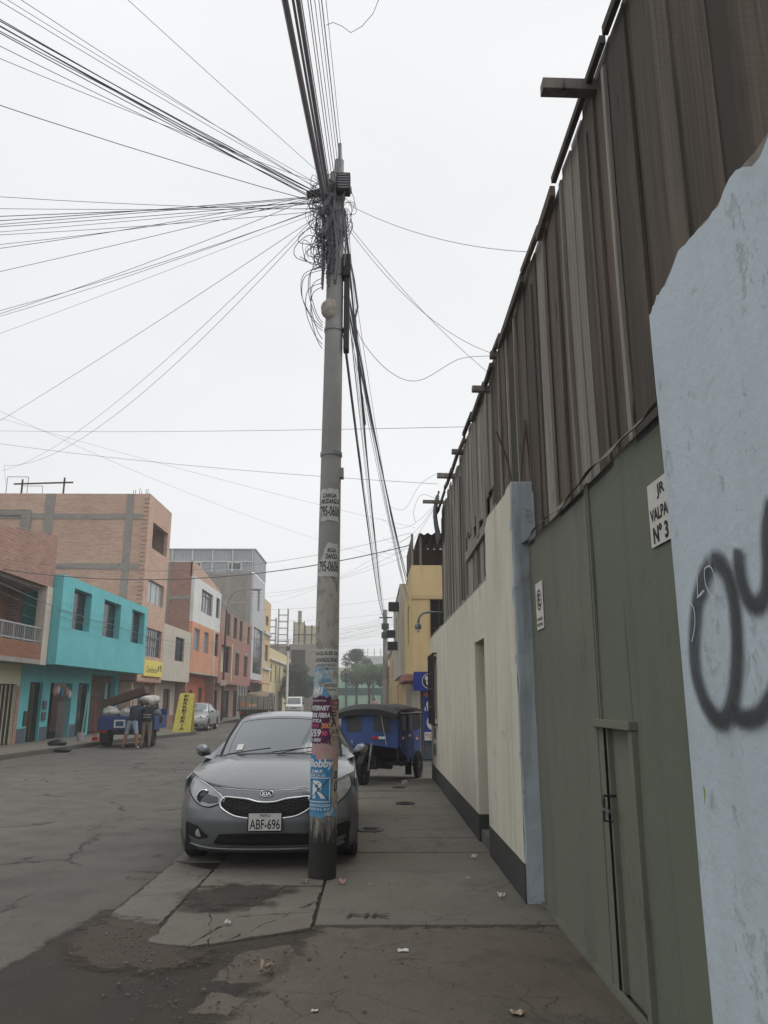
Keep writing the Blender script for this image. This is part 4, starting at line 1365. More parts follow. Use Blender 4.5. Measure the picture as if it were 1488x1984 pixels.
def wheel(parent, name, c, r, w, spokes=5, rim='alloy', local=True, ax=(1, 0, 0), tw=None):
    """tyre with rounded shoulders, rim with spokes; axis along local x"""
    c, ax = Vector(c), Vector(ax).normalized()
    ty = MB().lathe([(r * .66, -w * .46), (r * .9, -w * .5), (r * .985, -w * .4), (r, -w * .2), (r, w * .2), (r * .985, w * .4), (r * .9, w * .5), (r * .66, w * .46)], c, ax, 28).build(name, 'tyre', parent, smooth=50, local=local)
    m = MB().lathe([(r * .66, -w * .46), (r * .63, -w * .4), (r * .6, 0), (r * .63, w * .4), (r * .66, w * .46)], c, ax, 28)
    u = ax.orthogonal().normalized()
    v = ax.cross(u)
    for k in range(spokes):
        a = 2 * math.pi * k / spokes
        d = u * math.cos(a) + v * math.sin(a)
        s = ax.cross(d)
        for sg in (-1, 1):
            m.obox(c + ax * w * .34 * sg + d * r * .34, d * r * .3, s * r * (.09 if spokes < 8 else .05), ax * w * .05)
    m.lathe([(.001, -w * .42), (r * .16, -w * .42), (r * .18, 0), (r * .16, w * .42), (.001, w * .42)], c, ax, 14)
    m.build('rim', rim, ty, smooth=40, local=local)
    return ty

def lerp(a, b, s): return a + (b - a) * s
def interp(tab, x):
    if x <= tab[0][0]: return tab[0][1]
    for (a, fa), (b, fb) in zip(tab, tab[1:]):
        if x <= b:
            s = (x - a) / (b - a)
            s = s * s * (3 - 2 * s) * .5 + s * .5
            return fa + (fb - fa) * s
    return tab[-1][1]

def make_car(name, label, cat, loc, rz, paint, style, plate=None, group=None):
    """front-engined saloon; local x across, y from the nose backwards, z up"""
    W = .885
    t = thing(name, label, cat, loc, rz, group)
    prof = [(.15, .17), (.2, .08), (.28, .035), (.36, .012), (.45, .0), (.55, .012), (.63, .04), (.70, .075), (.76, .14), (.86, .26), (.95, .4)]
    def S(x, z):
        u = abs(x) / W
        return interp(prof, z) + .10 * u ** 2 + .36 * u ** 5
    ztop = lambda u: .735 + .03 * abs(u) + .085 * abs(u) ** 2.5
    halfw = lambda z: W * (1 - .035 * max(0, (.45 - z) / .3) ** 2 - .05 * max(0, (z - .5) / .35) ** 2)
    NU = 48
    body = MB()
    def fascia(a, b):
        u = 2 * a - 1
        z = .15 + (ztop(u) - .15) * b
        x = u * halfw(z)
        return (x, S(u * W, z), z)
    body.grid(fascia, NU, 26)
    body.build('front_bumper', paint, t, smooth=60, local=True)
    # bonnet
    def hood(a, b):
        u = 2 * a - 1
        z0 = ztop(u)
        x0, y0 = u * halfw(z0), S(u * W, z0)
        y1 = 1.28 + .22 * u * u
        z1 = .985 - .045 * u * u - .05 * abs(u) ** 6
        x1 = u * .845
        s = b
        crown = .045 * math.sin(math.pi * min(1, s * 1.05)) * (1 - .6 * abs(u) ** 3)
        crease = .012 * math.exp(-((abs(u) - .62) / .07) ** 2) * s
        return (lerp(x0, x1, s), lerp(y0, y1, s), lerp(z0, z1, s ** .8) + crown * .6 + crease)
    hd = MB().grid(hood, NU, 22).build('bonnet', paint, t, smooth=True, local=True)
    # flanks with wheel arches
    L = style.get('L', 4.5)
    wy = (.88, .88 + 2.68)
    WR = .315
    def flank_poly():
        pts = [(.52, .2)]
        for wc in wy:
            for k in range(11):
                a = math.pi * (1 - k / 10)
                pts.append((wc + .37 * math.cos(a), max(.2, .31 + .37 * math.sin(a))))
        pts += [(L - .25, .2), (L - .05, .4), (L, .75), (L - .08, .98), (3.3, .97), (2.0, .94), (1.45, .925), (.9, .865), (.5, .8)]
        return pts
    for sg in (-1, 1):
        m = MB()
        m.prism(flank_poly(), lambda u, v, w: (sg * (w - .05 * max(0, (v - .55) / .4) ** 2 - .03 * max(0, (.4 - v) / .25) ** 2), u, v), W - .015, W + .004)
        m.build('flank', paint, t, local=True, bevel=.01)
        # dark wheel housing
        m = MB()
        for wc in wy: m.box(sg * .55, sg * (W - .02), wc - .37, wc + .37, .25, .7)
        m.build('wheel_housing', 'black_trim', t, local=True)
    MB().box(-.8, .8, .3, L - .2, .16, .5).build('underbody', 'black_trim', t, local=True)
    # cabin: windscreen, roof, rear window
    rows = [(1.22, .965, .70, .26), (1.62, 1.18, .665, .2), (2.02, 1.355, .60, .12), (2.12, 1.385, .59, .11), (2.5, 1.425, .585, .08), (3.0, 1.425, .575, .06), (3.35, 1.38, .565, .05), (3.75, 1.19, .6, .04), (4.15, 1.0, .66, .03)]
    def rowpt(k, u):
        y, z, hw, sw = rows[k]
        return Vector((u * hw, y + sw * u * u, z - .05 * u * u - .03 * abs(u) ** 8))
    def cab(a, b):
        f = b * (len(rows) - 1)
        k = min(int(f), len(rows) - 2)
        s = f - k
        u = 2 * a - 1
        p0, p1, p2, p3 = rowpt(max(k - 1, 0), u), rowpt(k, u), rowpt(k + 1, u), rowpt(min(k + 2, len(rows) - 1), u)
        return .5 * ((2 * p1) + (p2 - p0) * s + (2 * p0 - 5 * p1 + 4 * p2 - p3) * s * s + (3 * p1 - p0 - 3 * p2 + p3) * s ** 3)
    nv = (len(rows) - 1) * 4
    m = MB().grid(lambda a, b: cab(a, 2 / 8 + b * 4 / 8), 24, 16)
    m.build('roof', paint, t, smooth=True, local=True)
    pw = .05
    m = MB().grid(lambda a, b: cab(pw + (1 - 2 * pw) * a, b * .25) - Vector((0, 0, .004)), 24, 8)
    ws = m.build('windscreen', 'car_glass', t, smooth=True, local=True)
    m = MB().grid(lambda a, b: cab(pw + (1 - 2 * pw) * a, .75 + b * .25) - Vector((0, 0, .004)), 20, 8)
    m.build('rear_window', 'car_glass', t, smooth=True, local=True)
    for sg in (0, 1):
        a0, a1 = (0, pw + .012) if sg == 0 else (1 - pw - .012, 1)
        MB().grid(lambda a, b: cab(a0 + (a1 - a0) * a, b * .25), 3, 8).build('a_pillar', paint, t, smooth=True, local=True)
        MB().grid(lambda a, b: cab(a0 + (a1 - a0) * a, .75 + b * .25), 3, 8).build('c_pillar', paint, t, smooth=True, local=True)
        e = 0. if sg == 0 else 1.
        s_ = -1 if sg == 0 else 1
        def side(a, b):
            p = Vector(cab(e, a))
            q = Vector((s_ * (.84), lerp(1.3, 4.2, a), .955))
            return p + (q - p) * b
        MB().grid(side, 20, 3).build('side_window', 'car_glass', t, smooth=True, local=True)
        MB().tube([Vector(cab(e, k / 16)) + Vector((s_ * .004, 0, .002)) for k in range(17)], .014, 6).build('roof_rail', 'black_trim', t, smooth=True, local=True)
    # black cowl and wipers
    MB().grid(lambda a, b: (lerp(-.74, .74, a), 1.2 + .05 * b + .27 * (2 * a - 1) ** 2, .985 - .04 * (2 * a - 1) ** 2 + .012 * b), 20, 2).build('cowl', 'black_trim', t, local=True)
    for x0, x1, yo in ((-.62, -.1, 0), (-.08, .55, .02)):
        m = MB()
        pts = [Vector(cab(.5 + (lerp(x0, x1, k / 6)) / 1.4, .02 + .035 * k / 6 * (.7 if x0 < -.3 else 1.3))) + Vector((0, -.02, .018)) for k in range(7)]
        m.tube(pts, .006, 5)
        m.tube([(x0 + .05 if x0 < -.3 else x0 + .06, 1.25, .985), pts[3]], .005, 5)
        m.build('wiper', 'black_trim', ws, smooth=True, local=True)
    # door mirrors
    for sg in (-1, 1):
        m = MB()
        m.ball((0, 0, 0), .085, .07, .07, 14, 10)
        m.v = [(sg * .915 + p[0] + .015 * sg * (p[2] > 0), 1.68 + p[1] * (1 if p[1] < 0 else .5), 1.0 + p[2]) for p in m.v]
        mi = m.build('mirror', style.get('mirror', paint), t, smooth=True, local=True)
        MB().bar((sg * .83, 1.64, .95), (sg * .92, 1.64, .97), .06, .04).build('mirror_arm', 'black_trim', mi, local=True)
        if style.get('blinker'): MB().box(sg * .955, sg * .985, 1.625, 1.64, .985, .997).build('blinker', 'orange_lens', mi, local=True)
    # patches that follow the nose
    def patch(nm, outline, d, mname, parent=t, rows_=10):
        """outline: list of (x, zlow, zhigh) stations"""
        def fn(a, b):
            f = a * (len(outline) - 1)
            k = min(int(f), len(outline) - 2)
            s = f - k
            x = lerp(outline[k][0], outline[k + 1][0], s)
            z = lerp(lerp(outline[k][1], outline[k + 1][1], s), lerp(outline[k][2], outline[k + 1][2], s), b)
            return (x * halfw(z) / W, S(x, z) - d, z)
        return MB().grid(fn, max(12, 3 * (len(outline) - 1)), rows_).build(nm, mname, parent, smooth=True, local=True, fix=False)
    def line(nm, pts, d, r, mname, parent=t, closed=False):
        p = smooth_path([Vector((x, z)) for x, z in (pts + [pts[0]] if closed else pts)], 5)
        return MB().tube([(q.x * halfw(q.y) / W, S(q.x, q.y) - d, q.y) for q in p], r, 6).build(nm, mname, parent, smooth=True, local=True)
    # headlamps
    hl = style['lamp']
    for sg in (-1, 1):
        o = [(sg * x, a, b) for x, a, b in hl]
        lamp = patch('headlight', o, .008, 'lamp_lens')
        patch('lamp_bowl', [(sg * x, lerp(a, b, .18), lerp(a, b, .62)) for x, a, b in hl[1:-2]], .013, 'lamp_dark', lamp)
        cx = sg * style['proj'][0]
        cz = style['proj'][1]
        yy = S(cx, cz)
        MB().lathe([(.058, .0), (.058, -.02), (.048, -.03), (.044, -.018), (.001, -.03)], (cx * .97, yy - .0, cz), (0, 1, 0), 20).build('projector', 'lamp_dark', lamp, smooth=40, local=True)
        MB().lathe([(.06, -.012), (.066, -.022), (.06, -.028)], (cx * .97, yy, cz), (0, 1, 0), 20).build('bezel', 'chrome', lamp, smooth=40, local=True)
        line('lamp_edge', [(sg * x, a) for x, a, b in hl] + [(sg * x, b) for x, a, b in reversed(hl)], .009, .0055, 'black_trim', lamp, True)
        line('lamp_brow', [(sg * x, b - .004) for x, a, b in hl], .014, .006, 'chrome', lamp)
    # grille
    gr = style['grille']
    g = patch('grille', gr, .006, 'black_trim', rows_=8)
    mm = MB()
    x0, x1 = gr[0][0], gr[-1][0]
    hs = .042
    if style.get('hex'):
        z = .46
        j = 0
        while z < .7:
            x = x0 + (hs if j % 2 else 0)
            while x < x1:
                f = (x - x0) / (x1 - x0) * (len(gr) - 1)
                k = min(max(int(f), 0), len(gr) - 2)
                s = f - k
                lo, hi = lerp(gr[k][1], gr[k + 1][1], s), lerp(gr[k][2], gr[k + 1][2], s)
                if lo + .012 < z < hi - .012:
                    w2, h2 = hs * .95, .0125
                    hexa = [(x - w2, z), (x - w2 * .5, z + h2), (x + w2 * .5, z + h2), (x + w2, z), (x + w2 * .5, z - h2), (x - w2 * .5, z - h2)]
                    mm.tube([(q[0], S(q[0], q[1]) - .012, q[1]) for q in hexa + hexa[:1]], .0035, 4, 0, False)
                x += hs * 2
            z += .0155
            j += 1
    else:
        for z in (.58, .62, .66):
            mm.tube([(lerp(x0, x1, k / 10), S(lerp(x0, x1, k / 10), z) - .012, z) for k in range(11)], .009, 5)
    mm.build('grille_mesh', 'dark_steel' if style.get('hex') else 'chrome', g, local=True)
    line('grille_surround', [(x, b) for x, a, b in gr] + [(x, a) for x, a, b in reversed(gr)], .012, .0105, 'chrome', g, True)
    # lower intake, fog lamp pockets, lip
    patch('lower_intake', style['intake'], .005, 'black_trim')
    for sg in (-1, 1):
        fp = patch('fog_pocket', [(sg * x, a, b) for x, a, b in style['fog']], .006, 'black_trim')
        cx = sg * (style['fog'][1][0])
        cz = (style['fog'][1][1] + style['fog'][1][2]) / 2
        MB().lathe([(.04, 0), (.038, -.014), (.001, -.018)], (cx * .97, S(cx, cz) - .004, cz), (0, 1, 0), 16).build('fog_lamp', 'lamp_lens', fp, smooth=40, local=True)
    line('lip', [(-.8, .225), (-.55, .2), (0, .195), (.55, .2), (.8, .225)], .012, .012, paint)
    line('bonnet_gap', [(-.72, .80), (-.5, .755), (-.25, .735), (0, .73), (.25, .735), (.5, .755), (.72, .80)], .003, .0035, 'black_trim', hd)
    line('bonnet_trim', [(-.46, .742), (-.25, .728), (0, .722), (.25, .728), (.46, .742)], .004, .005, 'chrome', hd)
    # badge and plate
    if style.get('badge'):
        fn = lambda u, v: (u, S(u, .698 + v) - .012, .698 + v)
        b = MB()
        n = 28
        b.add([fn(.062 * math.cos(2 * math.pi * k / n), .028 * math.sin(2 * math.pi * k / n)) for k in range(n)], [tuple(range(n))])
        bd = b.build('badge', 'black_trim', t, local=True, fix=False)
        MB().tube([Vector(fn(.062 * math.cos(2 * math.pi * k / n), .028 * math.sin(2 * math.pi * k / n))) for k in range(n + 1)], .0045, 5).build('badge_ring', 'chrome', bd, local=True, smooth=True)
        m = MB()
        text_on(m, style['badge'], .032, .085, lambda u, v: Vector(fn(u, v)) + Vector((0, -.003, 0)), 0, .02)
        m.build('badge_letters', 'chrome', bd, local=True, fix=False)
    if plate:
        y = -.028
        z0 = .455
        pf = MB().box(-.165, .165, y, y + .012, z0 - .09, z0 + .09).build('plate_frame', 'black_trim', t, local=True, bevel=.004)
        pl = MB().box(-.153, .153, y - .003, y, z0 - .078, z0 + .075).build('number_plate', 'plate_white', pf, local=True)
        m = MB()
        text_on(m, plate[0], .09, .285, lambda u, v: (u, y - .0045, z0 - .022 + v), 0, .012)
        text_on(m, plate[1], .024, .1, lambda u, v: (u, y - .0045, z0 + .055 + v), 0, .01)
        m.build('plate_letters', 'ink', pf, local=True, fix=False)
    for wc in wy:
        for sg in (-1, 1): wheel(t, 'wheel', (sg * .78, wc, WR), WR, .205)
    return t, cab

KIA = dict(lamp=[(.4, .628, .648), (.47, .6, .7), (.56, .575, .745), (.66, .59, .785), (.76, .65, .81), (.83, .73, .825)], proj=(.64, .665), hex=True,
           grille=[(-.44, .6, .625), (-.41, .56, .665), (-.3, .505, .662), (-.18, .485, .65), (-.09, .48, .628), (0, .48, .622), (.09, .48, .628), (.18, .485, .65), (.3, .505, .662), (.41, .56, .665), (.44, .6, .625)],
           intake=[(-.5, .24, .26), (-.44, .235, .335), (-.2, .23, .345), (0, .23, .345), (.2, .23, .345), (.44, .235, .335), (.5, .24, .26)],
           fog=[(.55, .3, .31), (.66, .275, .4), (.78, .3, .42), (.81, .33, .4)], badge='KIA', mirror='paint_grey', blinker=True)
kia, kcab = make_car('parked_car', 'grey saloon parked half on the pavement behind the near pole, facing the viewer', 'car', (-1.02, 7.84, .02), R(1.6), 'paint_grey', KIA, ('ABF-696', 'PERU'), 'parked cars')
p = [Vector(kcab(.13 + .055 * i, .05 + .03 * j)) + Vector((0, -.004, .003)) for i, j in ((0, 0), (1, 0), (1, 1), (0, 1))]
MB().add(p, [(0, 1, 2, 3)]).build('windscreen_sticker', 'plate_white', kia, local=True)
HY = dict(lamp=[(.42, .66, .7), (.52, .63, .755), (.66, .63, .79), (.8, .68, .82)], proj=(.6, .7), mirror='paint_silver',
          grille=[(-.3, .58, .66), (-.2, .555, .69), (0, .545, .7), (.2, .555, .69), (.3, .58, .66)],
          intake=[(-.5, .25, .27), (-.44, .24, .37), (0, .235, .38), (.44, .24, .37), (.5, .25, .27)], fog=[(.56, .28, .3), (.66, .27, .36), (.76, .3, .36)])
make_car('parked_car', 'silver saloon parked at the left kerb behind the yellow board', 'car', (-9.45, 41.2, 0), R(2), 'paint_silver', HY, ('B2K-417', 'PERU'), 'parked cars')
# ------------------------------------------------------------------ left row of houses
brick('brick_clay', rgb(204, 166, 146), rgb(188, 148, 128), rgb(194, 180, 166))
brick('brick_dark', rgb(170, 132, 118), rgb(154, 116, 102), rgb(160, 142, 132))
brick('brick_tile', rgb(146, 104, 84), rgb(132, 94, 76), rgb(136, 110, 96), .3, .09, .25, .008)
brick('brick_red', rgb(170, 124, 114), rgb(158, 114, 106), rgb(160, 126, 118), .28, .1, .25, .008)
brick('block_grey', rgb(152, 148, 140), rgb(140, 136, 128), rgb(128, 124, 118), .4, .2)
paint_wall('teal', rgb(104, 184, 190), rgb(150, 176, 172), .72, .8, rgb(78, 150, 154), .35)
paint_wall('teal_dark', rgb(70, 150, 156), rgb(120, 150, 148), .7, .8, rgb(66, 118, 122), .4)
paint_wall('cream', rgb(200, 196, 170), rgb(170, 160, 130), .72, .8, rgb(166, 158, 126), .4)
paint_wall('beige', rgb(192, 184, 172), rgb(150, 142, 130), .72, .8, rgb(150, 140, 126), .4)
paint_wall('white_paint', rgb(216, 216, 214), rgb(170, 166, 160), .72, .8, rgb(176, 174, 170), .4)
paint_wall('orange', rgb(204, 148, 116), rgb(178, 140, 116), .72, .8, rgb(168, 120, 92), .4)
paint_wall('orange_red', rgb(190, 106, 80), rgb(160, 100, 76), .72, .8, rgb(150, 80, 60), .35)
paint_wall('light_grey', rgb(188, 190, 192), rgb(150, 148, 146), .72, .8, rgb(156, 156, 156), .4)
paint_wall('ochre', rgb(206, 180, 140), rgb(180, 156, 116), .72, .8, rgb(180, 148, 100), .4)
paint_wall('yellow_wall', rgb(214, 190, 142), rgb(184, 160, 118), .7, .78, rgb(178, 148, 100), .5)
paint_wall('pale_yellow', rgb(214, 198, 156), rgb(190, 170, 130), .72, .8, rgb(190, 166, 116), .4)
paint_wall('mint', rgb(168, 206, 182), rgb(150, 176, 160), .75, .8, rgb(140, 172, 152), .3)
mat('slate_base', rgb(84, 92, 104), .85, .15, 3)
mat('dark_interior', rgb(44, 44, 44), .95, .2, 2)
mat('brown_wood', rgb(92, 70, 58), .7, .25, 4)
mat('yellow_sign', rgb(222, 206, 104), .6, .12, 5, .05)
mat('corrugated', rgb(160, 164, 168), .5, .15, 2, 0, metal=.3)
mat('green_trim', rgb(58, 96, 88), .7, .1, 2)
glass_mat('window_glass', rgb(66, 72, 76), .06, 1.6)
glass_mat('window_dark', rgb(30, 32, 34), .1, 1.5)
glass_mat('window_curtain', rgb(150, 156, 158), .15, 1.5)
mat('frame_dark', rgb(52, 50, 48), .6, .1, 4)
mat('frame_alu', rgb(160, 162, 164), .4, .08, 4, 0, metal=.5)

XF, XG, XB = -11.3, -12.1, -21.0
def house(name, label, y0, y1, base_x=XG):
    return thing(name, label, 'house', (base_x, (y0 + y1) / 2, .13), group='houses along the left side of the street')
def shell(t, y0, y1, z0, z1, xf, mside, roof=True, xb=XB, party=True):
    """side walls, back and roof of a storey block; the street face is built apart"""
    m = MB()
    if party:
        m.box(xb, xf - .2, y0, y0 + .2, z0, z1)
        m.box(xb, xf - .2, y1 - .2, y1, z0, z1)
    m.box(xb - .2, xb, y0, y1, z0, z1)
    m.build('party_wall', mside, t)
    if roof: MB().box(xb, xf - .2, y0 + .2, y1 - .2, z1 - .25, z1 - .1).build('roof_slab', 'raw_concrete', t)
def win_x(t, x, y0, y1, z0, z1, frame='frame_dark', pane='window_glass', ny=2, nz=1, d=.12, bars=0, top=None):
    """window set back into an opening of a street face; each pane its own piece"""
    w = .05
    m = MB()
    m.box(x - d - .04, x - d, y0, y1, z0, z0 + w).box(x - d - .04, x - d, y0, y1, z1 - w, z1)
    for k in range(ny + 1):
        yy = y0 + (y1 - y0 - w) * k / ny
        m.box(x - d - .038, x - d + .002, yy, yy + w, z0 + w, z1 - w)
    zs = [z0] + [z0 + (z1 - z0) * k / nz for k in range(1, nz)] + [z1]
    if top: zs = [z0, z1 - top, z1]
    for zz in zs[1:-1]: m.box(x - d - .036, x - d + .004, y0 + w, y1 - w, zz - w / 2, zz + w / 2)
    f = m.build('window', frame, t)
    for k in range(ny):
        for a, b in zip(zs, zs[1:]):
            MB().box(x - d - .03, x - d - .02, y0 + (y1 - y0) * k / ny + .01, y0 + (y1 - y0) * (k + 1) / ny - .01, a + .01, b - .01).build('pane', pane, f)
    if bars:
        g = MB()
        for k in range(1, bars): g.bar((x - .03, y0 + (y1 - y0) * k / bars, z0), (x - .03, y0 + (y1 - y0) * k / bars, z1), .02)
        for zz in (z0 + (z1 - z0) * .33, z0 + (z1 - z0) * .66): g.bar((x - .03, y0, zz), (x - .03, y1, zz), .018)
        g.build('grille', 'frame_dark', f)
    return f
def door_x(t, x, y0, y1, z1, mname='frame_dark', d=.15, bars=0, z0=.13, name='door'):
    o = MB().box(x - d - .05, x - d, y0, y1, z0, z1).build(name, mname, t)
    m = MB()
    for a in (y0, y1 - .05): m.box(x - d, x - d + .04, a, a + .05, z0, z1)
    m.box(x - d, x - d + .04, y0 + .05, y1 - .05, z1 - .06, z1)
    for k in range(bars):
        yy = y0 + (y1 - y0) * (k + .5) / bars
        m.bar((x - d + .03, yy, z0), (x - d + .03, yy, z1), .022)
    m.build('door_frame', 'frame_dark', o)
    return o

# A: balcony house ---------------------------------------------------
y0, y1 = 19.0, 27.35
a = house('balcony_house', 'brick house with a railed balcony and lattice gate at the left edge', y0, y1)
MB().wall('x', XG, -.2, y0, y1, .13, 2.75, [(22.6, 27.1, .13, 2.1)]).build('ground_wall', 'cream', a)
MB().box(XG - .02, XG + .03, 27.12, 27.36, .13, 2.05).build('stone_pilaster', 'brick_dark', a)
gb = door_x(a, XG, 22.6, 27.1, 2.1, 'brown_wood', .12, 0, name='lattice_gate')
for k in range(46):
    yy = 22.65 + 4.4 * k / 45
    MB().bar((XG - .07, yy, .15), (XG - .07, yy, 2.06), .035).build('bar', 'frame_dark' if k % 3 else 'cream', gb)
shell(a, y0, y1, .13, 6.9, XG, 'brick_dark', False)
MB().box(XB, XF, y0, y1, 2.75, 2.9).build('balcony_slab', 'raw_concrete', a)
MB().wall('x', XF, -.15, y0, 26.85, 2.9, 3.42).build('balcony_parapet', 'brick_tile', a)
MB().box(XF - .3, XF + .012, 26.85, 27.35, 2.74, 5.42).build('corner_column', 'beige', a)
MB().wall('x', XF - 1.3, -.15, y0, 26.85, 2.9, 5.4, [(20, 21.2, 2.9, 4.9), (22.5, 24.6, 3.7, 4.9)]).build('room_wall', 'brick_tile', a)
win_x(a, XF - 1.3, 22.5, 24.6, 3.7, 4.9)
MB().prism([(y0, 5.4), (y1, 5.4), (y1, 7.3), (24, 6.85), (y0, 6.3)], lambda u, v, w: (w, u, v), XF - .2, XF).build('upper_wall', 'brick_dark', a)
MB().box(XB, XF - .2, y0, y1, 5.3, 5.45).build('ceiling_slab', 'raw_concrete', a)
rl = MB().bar((XF - .06, y0, 3.95), (XF - .06, 26.85, 3.95), .06, .05).bar((XF - .06, y0, 3.5), (XF - .06, 26.85, 3.5), .04, .04).build('handrail', 'frame_alu', a)
yy = 22.4
k = 0
while yy < 26.8:
    MB().bar((XF - .06, yy, 3.43), (XF - .06, yy, 3.93), .05 if k % 6 == 0 else .022).build('baluster', 'frame_alu', rl)
    yy += .13
    k += 1

# B: teal house ------------------------------------------------------
XT = -10.98
y0, y1 = 27.4, 37.95
b = house('teal_house', 'two storey teal house with a jutting upper box and three narrow openings', y0, y1)
holes = [(28.5, 30.3, 4.1, 5.58), (31.75, 33.9, 4.1, 5.58), (35.5, 37.5, 4.12, 5.6)]
MB().wall('x', XT, -.32, y0, y1, 2.78, 5.92, holes).build('upper_face', 'teal', b)
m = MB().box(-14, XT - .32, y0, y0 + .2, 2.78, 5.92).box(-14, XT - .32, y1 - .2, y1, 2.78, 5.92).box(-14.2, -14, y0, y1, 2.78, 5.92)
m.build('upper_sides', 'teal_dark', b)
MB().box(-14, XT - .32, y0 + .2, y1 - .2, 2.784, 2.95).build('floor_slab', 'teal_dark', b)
MB().box(-14, XT - .32, y0 + .2, y1 - .2, 5.7, 5.84).build('roof_slab', 'raw_concrete', b)
MB().box(XT - 1.6, XT - 1.55, y0 + .2, y1 - .2, 2.95, 5.7).build('room_wall', 'dark_interior', b)
for h_ in holes:
    f = MB().box(XT - .3, XT - .26, h_[0], h_[0] + .05, h_[2], h_[3]).box(XT - .3, XT - .26, h_[1] - .05, h_[1], h_[2], h_[3]).box(XT - .3, XT - .26, h_[0], h_[1], h_[2], h_[2] + .05).build('window', 'frame_dark', b)
    MB().box(XT - .29, XT - .28, h_[0] + .05, h_[1] - .05, h_[2] + .05, h_[3] - .02).build('pane', 'window_dark', f)
doors = [(28.15, 29.25, .13, 2.2), (29.95, 32.1, .13, 2.22), (32.75, 34.0, .13, 2.25), (34.2, 37.5, .13, 2.66)]
MB().wall('x', XG, -.25, y0, y1, .13, 2.78, doors).build('ground_face', 'teal', b)
for a0, a1 in ((27.4, 28.1), (29.3, 29.9), (32.15, 32.7), (37.55, 37.9)): MB().box(XG, XG + .012, a0, a1, .13, .62).build('painted_base', 'slate_base', b)
door_x(b, XG, 28.15, 29.25, 2.2, 'window_dark', .15, 3)
door_x(b, XG, 32.75, 34.0, 2.25, 'window_dark', .15, 4)
MB().box(XG - 3.2, XG - 3.1, y0, y1, .13, 2.7).build('shop_back', 'dark_interior', b)
MB().box(XG - 3.1, XG - .25, y0 + .2, y1 - .2, .1, .14).build('shop_floor', 'dark_interior', b)
sg_ = MB()
for k in range(9): sg_.bar((XG - .1, 31.1 + .11 * k, .14), (XG - .1, 31.1 + .11 * k, 1.5), .02)
sg_.build('folded_grille', 'frame_alu', b)
for k, (yy, zz, cc) in enumerate(((30.3, 1.9, 'poster_pink'), (30.6, 1.95, 'paper'), (31.0, 1.85, 'poster_blue'), (31.5, 1.9, 'poster_pink'), (31.8, 1.8, 'paper'))):
    MB().ball((XG + .02, yy, zz), .07, .14, .17, 8, 6).build('hanging_goods', cc, b, smooth=True)
for yy, zz in ((29.5, 1.25), (29.5, .85)):
    MB().box(XG, XG + .05, yy - .16, yy + .16, zz, zz + .3).build('meter_box', 'slate_base', b)
MB().box(XG, XG + .04, 27.85, 28.08, .7, 1.2).build('post_box', 'frame_dark', b)
MB().box(XG - .1, XG - .08, 36.3, 36.55, .2, 2.3).build('garage_post', 'teal', b)

# C: tall brick house --------------------------------------------------
y0, y1 = 38.0, 42.3
c = house('brick_house', 'tall four storey raw brick house with concrete frame and open top room', y0, y1)
holes = [(38.9, 41.8, 9.1, 10.45), (38.75, 41.75, 6.35, 7.5), (38.7, 41.9, 3.7, 5.1)]
MB().wall('x', XF, -.2, y0, y1, 2.5, 11.72, holes).build('street_face', 'brick_clay', c)
m = MB().box(XB, XF - .2, y0, y0 + .2, .13, 11.7).box(XB, XF - .2, y1 - .2, y1, .13, 11.7).box(XB - .2, XB, y0, y1, .13, 11.7)
m.build('party_wall', 'brick_clay', c)
MB().box(XB, XF - .2, y0 + .2, y1 - .2, 8.4, 8.55).box(XB, XF - .2, y0 + .2, y1 - .2, 10.6, 10.8).build('floor_slab', 'raw_concrete', c)
MB().box(XF - 3.2, XF - 3.1, y0 + .2, y1 - .2, 8.55, 10.6).build('room_wall', 'brick_dark', c)
for (xa, xb_) in ((-16.5, -16.05), (-12.45, -12.1), (-20.9, -20.5)): MB().box(xa, xb_, y0 - .035, y0, 5.9, 11.68).build('column', 'raw_concrete', c)
for zz in (10.52, 8.0, 5.5): MB().box(XB, XF - .25, y0 - .025, y0 - .001, zz - .14, zz + .14).build('beam', 'raw_concrete', c)
MB().box(XB, -17.2, y0 - .1, y0 - .036, 10.55, 10.85).build('neighbour_beam', 'block_grey', c)
MB().box(-17.6, -17.15, y0 - .12, y0 - .037, 9.1, 10.55).build('neighbour_column', 'block_grey', c)
tb = MB()
zz = 2.6
while zz < 11.6:
    tb.box(XF - .28, XF - .06, y0 - .05, y0, zz, zz + .1)
    zz += .21
tb.build('toothed_bricks', 'brick_clay', c, kind='stuff')
for hh in holes[1:]: win_x(c, XF, *hh, frame='frame_alu', pane='window_curtain' if hh[2] > 6 else 'window_glass', ny=3 if hh[2] > 6 else 4, top=None if hh[2] > 6 else .4, bars=0 if hh[2] > 6 else 8)
MB().wall('x', XG, -.2, y0, y1 + .0, .13, 2.5, [(39.4, 40.4, .13, 2.1), (41.1, 42.1, .13, 2.1)]).build('ground_face', 'beige', c)
door_x(c, XG, 39.4, 40.4, 2.1)
door_x(c, XG, 41.1, 42.1, 2.1)
MB().box(XG, XF, y0, y1, 2.42, 2.5).build('overhang_soffit', 'brick_red', c)
sgn = MB().box(XF, XF + .1, 38.75, 42.1, 2.72, 3.5).build('shop_sign', 'yellow_sign', c)
m = MB()
text_on(m, 'Cevicheria', .3, 1.9, lambda u, v: (XF + .104, 40.1 + u, 3.05 + v), 0, .0, 0, 0, .2)
text_on(m, '# 95', .34, .8, lambda u, v: (XF + .104, 41.55 + u, 3.15 + v), 0, .02)
m.build('lettering', 'ink', sgn)
